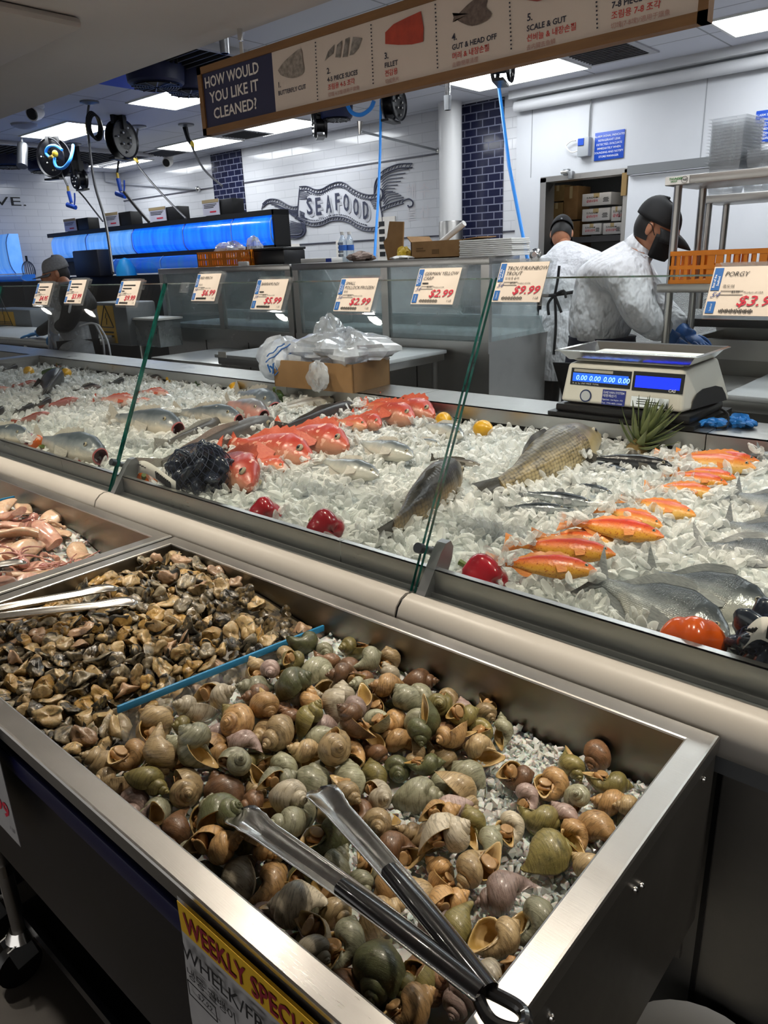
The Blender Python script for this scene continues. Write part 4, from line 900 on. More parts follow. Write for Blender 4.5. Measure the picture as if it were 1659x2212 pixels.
def squid_body(seed, L=.12, kind=0):
    q = random.Random(seed); mb = MB()
    if kind == 0:      # mantle tube, bent and slack
        n = 16; V = []; w = q.uniform(.024, .031); bend = q.uniform(-.8, .8); N = 18
        for i in range(N):
            u = i/(N-1); r = w*(math.sin(min(1, u*1.6+.12)*PI/2)**.8)*(1-.15*max(0, u-.7)); a = bend*(u-.5)
            c = Vector(((u-.5)*L*math.cos(a), (u-.5)*L*math.sin(a)*1.2, .004*math.sin(u*7+seed)))
            for j in range(n):
                t = 2*PI*j/n; V.append(c+Vector((-math.sin(a)*r*math.cos(t), r*math.cos(t), r*.42*math.sin(t)*(1+.25*math.sin(3*t+u*5+seed)))))
        F = [(i*n+j, i*n+(j+1) % n, (i+1)*n+(j+1) % n, (i+1)*n+j) for i in range(N-1) for j in range(n)]+[tuple(range(n))[::-1], tuple((N-1)*n+j for j in range(n))]
        mb.raw(V, F)
    elif kind == 1:    # head with arms
        mb.ball((0, 0, 0), (.018, .014, .011), 12, 8)
        for k in range(8):
            a = q.uniform(-.9, .9); l = q.uniform(.045, .085); c = q.uniform(-1.6, 1.6); pts = []
            for i in range(8):
                u = i/7; b = a+c*u; pts.append((.012+l*u*math.cos(b), l*u*math.sin(b)+.004*(k-4)*.5, .004*math.sin(k*2+u*4)))
            mb.tube(pts, [.0048*(1-.75*i/7) for i in range(8)], 7)
    else:              # cut ring / strip
        pts = [(.03*math.cos(a), .019*math.sin(a), .004*math.sin(2*a+seed)) for a in [q.uniform(0, 1)+4.6*i/15 for i in range(16)]]
        mb.tube(pts, [.0085*(.75+.25*math.sin(i)) for i in range(16)], 9)
    A = np.array(mb.v); A -= (A.min(0)+A.max(0))/2
    return A, mb.f
WV = [dict(seed=1), dict(seed=2, K=1.55, turns=5.3, fat=.92), dict(seed=3, K=1.1, canal=.32, fat=1.1), dict(seed=4, fold=.06, K=1.42), dict(seed=5, canal=.55, fat=.96), dict(seed=6, K=1.25, g=2.05, turns=4.4, ribs=.02)]

# ================================================================ SHELLFISH IN THE BINS
def poses(s):   # resting poses of the heaped pieces: variant, x, y, z in mm, size and quaternion in hundredths
    return [[s[i]]+[v/1000 for v in s[i+1:i+4]]+[v/100 for v in s[i+4:i+9]] for i in range(0, len(s), 9)]
ORD = ['', 'second ', 'third ', 'fourth ', 'fifth ', 'sixth ', 'seventh ', 'eighth ', 'ninth ', 'tenth ', 'eleventh ', 'twelfth ', 'thirteenth ', 'fourteenth ', 'fifteenth ', 'sixteenth ', 'seventeenth ', 'eighteenth ', 'nineteenth ', 'twentieth ']
def rank_labels(items, marks):
    """items: (object, phrase, position); each label says what it looks like and how near which landmark it lies"""
    b = {}
    for o, ph, p in items:
        k = min(marks, key=lambda n: (Vector(marks[n])-p).length); b.setdefault((ph, k), []).append(((Vector(marks[k])-p).length, o))
    for (ph, k), L in b.items():
        L.sort(key=lambda e: e[0])
        for i, (d, o) in enumerate(L):
            o['label'] = f"{ph}, {ORD[min(i, 19)]}nearest to {k}"
def shell_mat(name, c1, c2, c3, rough=.42):
    t = NT(name); tc = t.n('ShaderNodeTexCoord'); oi = t.n('ShaderNodeObjectInfo')
    va = t.n('ShaderNodeVectorMath', operation='ADD'); t.l(tc.outputs['Object'], va.inputs[0])
    cb = t.n('ShaderNodeCombineXYZ'); t.l(t.math('MULTIPLY', oi.outputs['Random'], 7.0), cb.inputs[0]); t.l(cb.outputs[0], va.inputs[1])
    v = va.outputs[0]; n1 = t.noise(v, 45, 4, .6, .4)
    mp = t.n('ShaderNodeMapping'); mp.inputs['Scale'].default_value = (60, 60, 520); t.l(v, mp.inputs[0]); n2 = t.noise(mp.outputs[0], 1, 3)
    n3 = t.noise(v, 900, 2)
    col = t.ramp(n1, [(.30, rgb(c1)), (.52, rgb(c2)), (.72, rgb(c3))])
    col = t.mix(t.math('MULTIPLY', t.math('GREATER_THAN', n2, .56), .38), col, rgb('#3a2f1c'))
    col = t.mix(t.math('MULTIPLY', t.math('GREATER_THAN', n3, .68), .35), col, rgb('#d8cba6'))
    hs = t.n('ShaderNodeHueSaturation'); t.l(t.math('ADD', .72, t.math('MULTIPLY', oi.outputs['Random'], .55)), hs.inputs['Value']); t.l(col, hs.inputs['Color'])
    t.set(Base_Color=hs.outputs[0], Roughness=rough, Coat_Weight=.25, Coat_Roughness=.2); t.bump(t.math('ADD', n2, t.math('MULTIPLY', n3, .5)), .35, .0012)
    return t.m
WCL = [('pale green', shell_mat('shell_pale_green', '#82836a', '#9c9c84', '#62654c')), ('olive', shell_mat('shell_olive', '#6e6838', '#857b49', '#4e4a28')), ('chestnut brown', shell_mat('shell_chestnut', '#66472f', '#7f5d42', '#483223')),
       ('tan', shell_mat('shell_tan', '#97805a', '#b09a74', '#786142')), ('greyish white', shell_mat('shell_grey_white', '#b3a890', '#c6bda9', '#8f836c')), ('orange tan', shell_mat('shell_orange_tan', '#a87f4d', '#c09a68', '#855d36')),
       ('purplish grey', shell_mat('shell_purple_grey', '#8d7875', '#a8938c', '#6f5750')), ('dark green', shell_mat('shell_dark_green', '#474b30', '#5c6040', '#353822'))]
APER = pm('shell_inside', '#c9ad7c', .25, col2='#a98a4d', scale=40, coat=.4)
FOOTM = pm('whelk_meat', '#b98f5c', .35, col2='#9c744a', scale=90, bump=.25, bscale=200, bdist=.002, sss=.1, coat=.3)
OPER = pm('operculum', '#98744a', .4, col2='#b59366', scale=160, stretch=(1, 1, .2), coat=.3)
WM_ = []; FT_ = []
for v in WV:
    A, F, mi, apc, nrm, sc = whelk_shell(**v); mm = MB(); mm.v = [tuple(p) for p in A]; mm.f = F; mm.m = mi; WM_.append((mm, apc, nrm, sc))
WMESH = {}
def whelk_data(v, c):
    if (v, c) not in WMESH: WMESH[v, c] = WM_[v][0].build('whelk_shell', [WCL[c][1], APER], smooth=180, data_only=True)
    return WMESH[v, c]
FMESH = {}
def foot_data(v):
    if v in FMESH: return FMESH[v]
    mm, apc, nrm, sc = WM_[v]; f = frame(Vector(apc), Vector((nrm[0], nrm[1], 0)), (0, 0, 1)); r = .012
    A, F, _ = blob(60+v, (.0065, .0085, .013), .3, .2, 14, 9); m = MB()
    m.mat(0).raw([f @ Vector((p[0]-.001, p[1], p[2]-.002)) for p in A], F)
    o = f @ Matrix.Translation((.0062, .001, -.001)) @ Matrix.Rotation(PI/2, 4, 'Y') @ Matrix.Rotation(.25, 4, 'X')
    m.mat(1).lathe([(.0105, -.0008), (.0108, .0004), (.0085, .0011), (.0055, .0009), (.003, .0013), (0, .001)], o @ Matrix.Scale(.72, 4, (0, 1, 0)), 18)
    FMESH[v] = m.build('foot', [FOOTM, OPER], smooth=180, data_only=True); return FMESH[v]
WD = poses([3,-781,547,838,93,50,83,1,-26,1,-551,435,818,81,62,29,69,23,2,-815,452,840,95,39,-41,36,-74,0,-812,403,830,92,28,13,55,-78,5,-515,450,827,104,75,-4,64,-12,4,-897,820,848,88,25,57,65,44,1,-476,369,813,93,43,10,-79,43,5,-674,700,830,86,47,-34,80,-16,3,-375,795,829,84,92,32,11,-19,4,-836,759,840,85,69,-63,2,-35,2,-908,393,838,86,53,31,-43,66,5,-764,484,835,111,71,15,-53,-45,1,-771,610,832,81,18,72,43,-51,4,-621,868,823,79,74,-10,-50,-44,5,-872,484,848,103,45,-47,-28,71,3,-673,462,828,110,26,33,49,-77,4,-693,780,827,94,49,36,46,-65,2,-721,704,832,85,62,37,-31,62,5,-514,706,828,107,49,51,62,33,2,-808,892,840,86,87,-15,-41,-23,1,-463,476,823,102,44,-55,-24,-66,0,-676,380,816,91,3,11,51,-85,0,-693,842,835,104,22,17,-73,-62,4,-844,713,844,87,42,28,57,65,4,-770,407,827,96,59,54,57,-20,3,-892,607,844,96,4,59,-6,-80,0,-955,404,842,101,47,-4,-47,74,2,-426,383,821,102,55,61,36,-45,4,-567,843,827,100,43,10,-88,-17,2,-787,737,842,109,88,-38,-12,27,5,-883,438,838,81,23,-44,15,85,0,-448,534,818,81,7,-60,22,77,1,-857,395,832,107,22,61,-29,70,4,-440,573,817,90,78,-14,-60,12,2,-586,511,835,103,40,-43,-65,-48,2,-509,567,826,88,63,66,-36,-19,4,-926,677,848,102,5,-16,-47,87,2,-950,492,856,109,89,-2,-46,-6,3,-959,613,853,110,57,-53,3,-63,4,-724,617,836,110,86,38,-34,-4,3,-888,885,848,102,62,43,-40,51,0,-965,709,850,90,87,-6,-49,-7,5,-704,505,833,103,29,26,52,-76,5,-575,460,820,80,60,-24,31,70,0,-637,411,822,109,57,61,47,-29,3,-731,565,837,103,54,6,-66,-52,2,-816,608,841,91,36,7,49,-79,1,-728,825,831,93,53,-84,-10,4,3,-916,423,863,106,55,-42,-66,-29,2,-371,447,823,90,56,-35,13,-74,2,-651,789,835,94,80,58,11,10,2,-883,775,850,106,81,-12,57,3,1,-934,850,844,81,34,60,-9,72,2,-684,576,832,101,74,-46,9,47,0,-654,742,825,92,13,61,1,-78,1,-712,450,825,91,81,53,-23,13,3,-635,660,823,84,21,-56,27,75,3,-595,798,829,107,62,34,-68,20,0,-656,530,830,100,26,-41,46,-74,4,-746,526,834,82,4,-83,27,-48,1,-601,430,821,106,60,-77,-22,-2,3,-472,414,816,81,64,-11,-76,-2,2,-842,819,848,89,1,26,-85,-46,4,-359,364,814,103,50,6,-47,72,0,-873,559,842,89,19,59,7,-78,5,-939,758,847,84,78,28,36,-43,1,-692,734,852,100,8,-86,-28,41,4,-506,390,814,89,48,-38,-30,-73,1,-624,554,827,90,34,55,-54,-54,1,-582,755,823,97,44,-47,73,-24,2,-650,620,828,89,65,-47,0,60,0,-805,650,840,93,87,9,-44,-20,5,-558,589,826,105,46,-5,53,-71,4,-950,566,852,109,57,20,-41,69,5,-657,870,830,92,43,-74,4,51,0,-600,629,824,89,38,-40,32,-77,0,-770,688,833,86,27,55,18,-77,4,-686,664,834,105,35,56,-60,-45,5,-848,525,846,108,69,19,57,40,4,-756,808,830,85,39,45,36,-71,2,-749,442,830,82,85,-18,-28,-40,5,-776,514,864,96,79,21,27,50,1,-847,415,861,100,8,71,26,65,5,-894,716,851,109,76,-1,62,-18,1,-550,713,816,82,72,-36,-49,-32,4,-743,657,840,99,22,85,-2,-48,2,-690,803,857,83,63,-36,-31,61,0,-796,822,837,82,88,23,-41,7,5,-568,392,813,89,81,57,3,15,1,-974,786,848,91,66,-51,-53,-19,3,-705,531,858,90,68,-72,-5,-12,5,-883,659,852,112,12,-10,-55,82,0,-558,664,824,111,73,-8,64,21,1,-786,377,846,92,4,5,-100,0,1,-594,585,823,91,45,-86,2,25,1,-628,477,824,92,36,55,60,-45,4,-545,486,830,91,17,-13,50,84,5,-912,749,876,80,34,-56,48,58,5,-575,776,856,88,50,48,49,-54,1,-780,794,854,83,71,48,25,-46,2,-834,492,876,109,92,15,-30,19,3,-778,604,867,111,34,13,65,-67,2,-523,747,820,89,3,-57,13,81,3,-625,585,846,95,23,70,17,66,1,-501,610,818,107,84,41,-28,-23,2,-709,437,861,99,88,-31,24,-28,0,-772,855,836,92,92,-10,-37,2,4,-620,830,823,88,45,-49,-16,73,0,-720,381,821,87,9,-37,-44,-81,4,-615,734,826,80,17,-37,68,-61,0,-483,519,826,78,38,80,34,-34,5,-925,536,847,84,35,23,46,-79,1,-641,445,850,95,33,57,45,60,5,-972,832,857,103,40,-89,-19,-12,0,-501,663,823,96,22,-33,-66,64,2,-847,580,868,103,57,18,38,-71,3,-493,633,848,82,67,-68,-1,-30,1,-595,828,853,95,35,-30,69,56,3,-815,786,868,91,66,67,-11,-34,0,-519,511,825,82,3,68,-37,63,1,-730,767,831,95,56,30,76,-13,2,-848,691,882,98,83,-22,43,27,0,-737,888,832,101,70,-11,65,28,0,-618,760,869,111,3,56,-62,55,0,-392,413,816,91,72,34,57,-19,0,-698,688,871,104,86,12,-36,33,4,-776,658,860,95,91,-26,17,26,4,-624,488,857,96,1,-11,-50,86,4,-637,824,858,100,13,40,-27,87,3,-798,551,868,89,21,71,-12,-67,0,-398,508,824,91,21,19,-34,90,2,-690,631,863,100,11,-48,17,-86,2,-846,628,878,92,40,74,27,48,5,-662,513,867,96,2,-63,-1,-77,4,-934,716,867,83,80,44,41,2,5,-806,691,851,94,93,-33,-13,9,5,-870,453,878,104,20,93,-16,27,0,-816,849,867,92,16,-14,74,64,3,-679,404,852,110,65,-54,12,-52,5,-735,812,862,91,77,40,-49,5,1,-580,714,834,84,62,-59,50,11,3,-838,672,840,83,46,28,-36,76,0,-618,694,823,84,65,7,55,-52,2,-464,604,849,101,85,-40,18,-28,4,-534,407,841,101,5,-52,-45,-73,1,-744,743,858,111,54,21,75,-32])
HP = [[1048,1532,1080,1580,0.826,0,-0.01,1.2,0.86],[1088,1580,1082,1530,0.826,1,0.02,3.6,0.82],[1046,1622,1000,1615,0.83,2,0.0,0.6,0.86],[1110,1678,1168,1664,0.826,0,-0.012,2.2,0.93],[1232,1650,1262,1712,0.822,3,-0.012,0.5,0.9],[1293,1628,1270,1665,0.83,2,-0.01,4.0,0.77],[1312,1692,1372,1706,0.824,4,-0.012,1.0,0.96],[1190,1700,1200,1655,0.826,2,0.0,1.4,0.86],[1140,1728,1125,1690,0.824,5,0.0,2.9,0.77],[1162,1768,1200,1790,0.824,2,-0.01,0.2,0.82],[1222,1762,1200,1735,0.824,1,0.0,2.3,0.82],[1242,1815,1215,1775,0.826,5,0.0,4.2,0.9],[1285,1790,1262,1760,0.824,2,0.0,3.8,0.86],[1325,1735,1290,1725,0.822,0,0.0,4.4,0.82],[1372,1748,1340,1745,0.828,4,0.0,1.1,0.77],[1102,1795,1090,1750,0.826,5,0.0,4.0,0.86],[1182,1842,1225,1830,0.828,2,0.0,4.3,1.07],[1272,1872,1250,1850,0.834,3,0.0,4.3,0.77],[1060,1812,1085,1770,0.828,1,0.0,1.0,0.86],[1020,1790,1005,1745,0.828,0,0.01,1.5,0.86],[1030,1870,1000,1915,0.838,3,-0.01,0.8,1.03],[1095,1925,1040,1940,0.838,5,-0.005,1.4,1.03],[1068,2030,1110,1995,0.842,5,0.0,4.2,0.95],[1150,2000,1180,1965,0.845,2,0.0,0.8,0.9],[1085,2105,1050,2135,0.846,0,0.0,2.0,0.9],[985,2010,945,2060,0.842,1,-0.01,1.0,0.95],[960,1950,1000,1925,0.838,3,0.0,3.0,0.9],[822,2085,800,2140,0.846,2,0.0,5.0,1.05],[742,2045,760,1995,0.846,0,0.0,1.2,0.95],[640,1955,600,1950,0.852,2,0.0,3.9,0.9],[672,2030,700,2060,0.85,5,0.0,4.4,0.95],[880,2185,930,2150,0.85,0,0.0,0.6,0.9],[905,2120,880,2160,0.84,4,0.0,2.4,0.85],[1010,2140,990,2180,0.838,2,0.0,3.4,0.85],[980,2080,1010,2050,0.836,1,0.0,1.4,0.85]]
items = []
def add_whelk(v, p, rot, s, c, force=None):
    o = bpy.data.objects.new('whelk', whelk_data(v, c)); COL.objects.link(o); o.location = p; o.rotation_mode = 'QUATERNION'; o.rotation_quaternion = rot; o.scale = (s, s, s)
    mm, apc, nrm, sc = WM_[v]; nw = rot @ Vector(nrm); see = nw.dot((Vector(CAM)-p).normalized()); meat = see > .05 and (force if force is not None else rnd.random() < .8)
    if meat: f = bpy.data.objects.new('foot', foot_data(v)); COL.objects.link(f); f.parent = o
    o['category'] = 'whelk'; o['group'] = 'whelks heaped in the bin'
    items.append((o, WCL[c][0]+(' whelk with its meat showing' if meat else ' whelk shell'), p)); return o
wts = [22, 16, 14, 20, 8, 12, 9, 9]
for v, x, y, z, s, a, b, c, d in WD:
    add_whelk(v, Vector((x, y, z)), Quaternion((a, b, c, d)).normalized(), s, rnd.choices(range(8), wts)[0])
HC = [3, 0, 3, 2, 1, 2, 1, 5, 6, 1, 6, 5, 5, 5, 3, 4, 1, 3, 0, 1, 3, 6, 3, 0, 4, 1, 5, 7, 0, 4, 4, 5, 1, 6, 3]
for h, c in zip(HP, HC):
    p = Pz(h[0], h[1], h[4]); d = (Pz(h[2], h[3], h[4]+h[6])-p).normalized()
    add_whelk(h[5], p, d.to_track_quat('Z', 'Y') @ Quaternion((0, 0, 1), h[7]), h[8], c)
rank_labels(items, {'the left tong tip': Pz(505, 1757, .86), 'the right tong tip': Pz(684, 1706, .86), "the divider's rear end": (-.97, .89, .85), "the divider's front end": (-.97, .46, .87), "the divider's middle": (-.97, .68, .86),
                    "the steel rear wall's middle": (-.66, .9, .85), "the bin's rear right corner": (-.31, .88, .82), "the right rim's middle": (-.30, .62, .85), 'the weekly special sign': (-.45, .36, .87), "the front rim's middle": (-.70, .37, .87), 'the black tong grips': (-.40, .46, .88),
                    'the bare patch of ice': (-.42, .68, .82), "the tong hinge": (-.29, .39, .87)})
# crushed ice under the whelks
ICEW = NT('crushed_ice'); ICEW.set(Base_Color=rgb('#d3d6d4'), Roughness=.18, IOR=1.31, Subsurface_Weight=.35, Subsurface_Scale=.01)
ICEW = ICEW.m
def sst(a, b, x): t = max(0, min(1, (x-a)/(b-a))); return t*t*(3-2*t)
def wbed(x, y):
    t = .862-.025*sst(-1, -.6, x); ice = sst(-.62, -.48, x)*sst(.48, .60, y)
    return (t-.030)*(1-ice)+.798*ice-.012*sst(.5, .36, y)
def shard_templates(n, seed, size, flat=.6):
    g = np.random.default_rng(seed); out = []
    for k in range(n):
        bm = bmesh.new(); P = g.normal(size=(11, 3)); P /= np.linalg.norm(P, axis=1)[:, None]; P *= np.array((1, .8, flat))*size*(.75+.5*g.random((11, 1)))
        for p in P: bm.verts.new(p)
        bmesh.ops.convex_hull(bm, input=list(bm.verts)); bm.verts.ensure_lookup_table()
        used = [v for v in bm.verts if v.link_faces]; idx = {v: i for i, v in enumerate(used)}
        out.append((np.array([v.co[:] for v in used]), [[idx[v] for v in f.verts] for f in bm.faces])); bm.free()
    return out
def scatter(mb_v, mb_f, templates, pos, scale, seed, flatten=.0):
    g = np.random.default_rng(seed); base = sum(len(v) for v in mb_v)
    for p, s in zip(pos, scale):
        V, F = templates[g.integers(len(templates))]; q = g.normal(size=4); q /= np.linalg.norm(q)
        if flatten: q[1] *= flatten; q[2] *= flatten; q /= np.linalg.norm(q)
        w, x, y, z = q
        Rm = np.array([[1-2*(y*y+z*z), 2*(x*y-z*w), 2*(x*z+y*w)], [2*(x*y+z*w), 1-2*(x*x+z*z), 2*(y*z-x*w)], [2*(x*z-y*w), 2*(y*z+x*w), 1-2*(x*x+y*y)]])
        mb_v.append(V*s @ Rm.T+p); mb_f += [[i+base for i in f] for f in F]; base += len(V)
def stuff_mesh(name, mv, mf, mat, label, cat, smooth=False):
    me = bpy.data.meshes.new(name); me.from_pydata(np.concatenate(mv).tolist(), [], mf); me.materials.append(mat)
    if smooth: me.polygons.foreach_set('use_smooth', [True]*len(me.polygons)); me.set_sharp_from_angle(angle=R(40))
    o = bpy.data.objects.new(name, me); COL.objects.link(o); return tag(o, label, cat, None, 'stuff')
def bedgrid(fn, x0, x1, y0, y1, nx, ny):
    m = MB().grid(lambda u, v: (x0+(x1-x0)*u, y0+(y1-y0)*v, fn(x0+(x1-x0)*u, y0+(y1-y0)*v)), nx, ny); return [np.array(m.v)], [list(f) for f in m.f]
g = np.random.default_rng(5)
mv, mf = bedgrid(lambda x, y: wbed(x, y)-.004, -.995, -.281, .354, .918, 60, 46)
pos = []; sc = []
while len(pos) < 2600:
    x = g.uniform(-.99, -.285); y = g.uniform(.36, .912)
    if (x < -.58 or y < .5) and g.random() < .72: continue
    pos.append((x, y, wbed(x, y)+g.uniform(-.003, .009))); sc.append(g.uniform(.45, 1.15))
scatter(mv, mf, shard_templates(8, 3, .0085, .75), pos, sc, 6)
stuff_mesh('crushed_ice', mv, mf, ICEW, 'bed of crushed ice under the whelks', 'ice')
# ---------------------------------------------------------------- conch meat
def meat_mat(name, c1, c2, c3, thr=.5):
    t = NT(name); tc = t.n('ShaderNodeTexCoord'); oi = t.n('ShaderNodeObjectInfo'); va = t.n('ShaderNodeVectorMath', operation='ADD'); t.l(tc.outputs['Object'], va.inputs[0])
    cb = t.n('ShaderNodeCombineXYZ'); t.l(t.math('MULTIPLY', oi.outputs['Random'], 5.0), cb.inputs[1]); t.l(cb.outputs[0], va.inputs[1]); v = va.outputs[0]
    n1 = t.noise(v, 55, 4, .6, .8); n2 = t.noise(v, 260, 3)
    col = t.ramp(n1, [(.32, rgb(c1)), (thr, rgb(c2)), (thr+.13, rgb(c3))]); col = t.mix(t.math('MULTIPLY', n2, .5), col, rgb('#6d5a35'), 'MULTIPLY')
    hs = t.n('ShaderNodeHueSaturation'); t.l(t.math('ADD', .85, t.math('MULTIPLY', oi.outputs['Random'], .6)), hs.inputs['Value']); t.l(col, hs.inputs['Color'])
    t.set(Base_Color=hs.outputs[0], Roughness=.35, Coat_Weight=.35, Coat_Roughness=.25, Subsurface_Weight=.08, Subsurface_Scale=.006); t.bump(n2, .5, .0015); return t.m
CC = [('cream', meat_mat('meat_cream', '#bda983', '#b09668', '#5f573f', .53)), ('amber', meat_mat('meat_amber', '#b5965a', '#a58347', '#50462b', .54)), ('grey mottled', meat_mat('meat_grey', '#a1967e', '#8b8068', '#48453a', .5)), ('black mottled', meat_mat('meat_black', '#b49a68', '#5a523f', '#22211e', .45)), ('pinkish beige', meat_mat('meat_pink', '#b99c80', '#a5876b', '#68584a', .56))]
MANT = pm('mantle_black', '#201f1c', .4, col2='#38352c', scale=120, bump=.4, bscale=300, bdist=.002)
CM = {}
def conch_data(v, c):
    if (v, c) not in CM:
        A, F, mi = blob(v); m = MB(); m.v = [tuple(p) for p in A]; m.f = F; m.m = mi; CM[v, c] = m.build('conch_meat', [CC[c][1], MANT], smooth=180, data_only=True)
    return CM[v, c]
def cbed(x, y): return .885-.035*sst(-1.25, -1.0, x)+.015*sst(.6, .85, y)-.01*sst(.5, .36, y)-.028
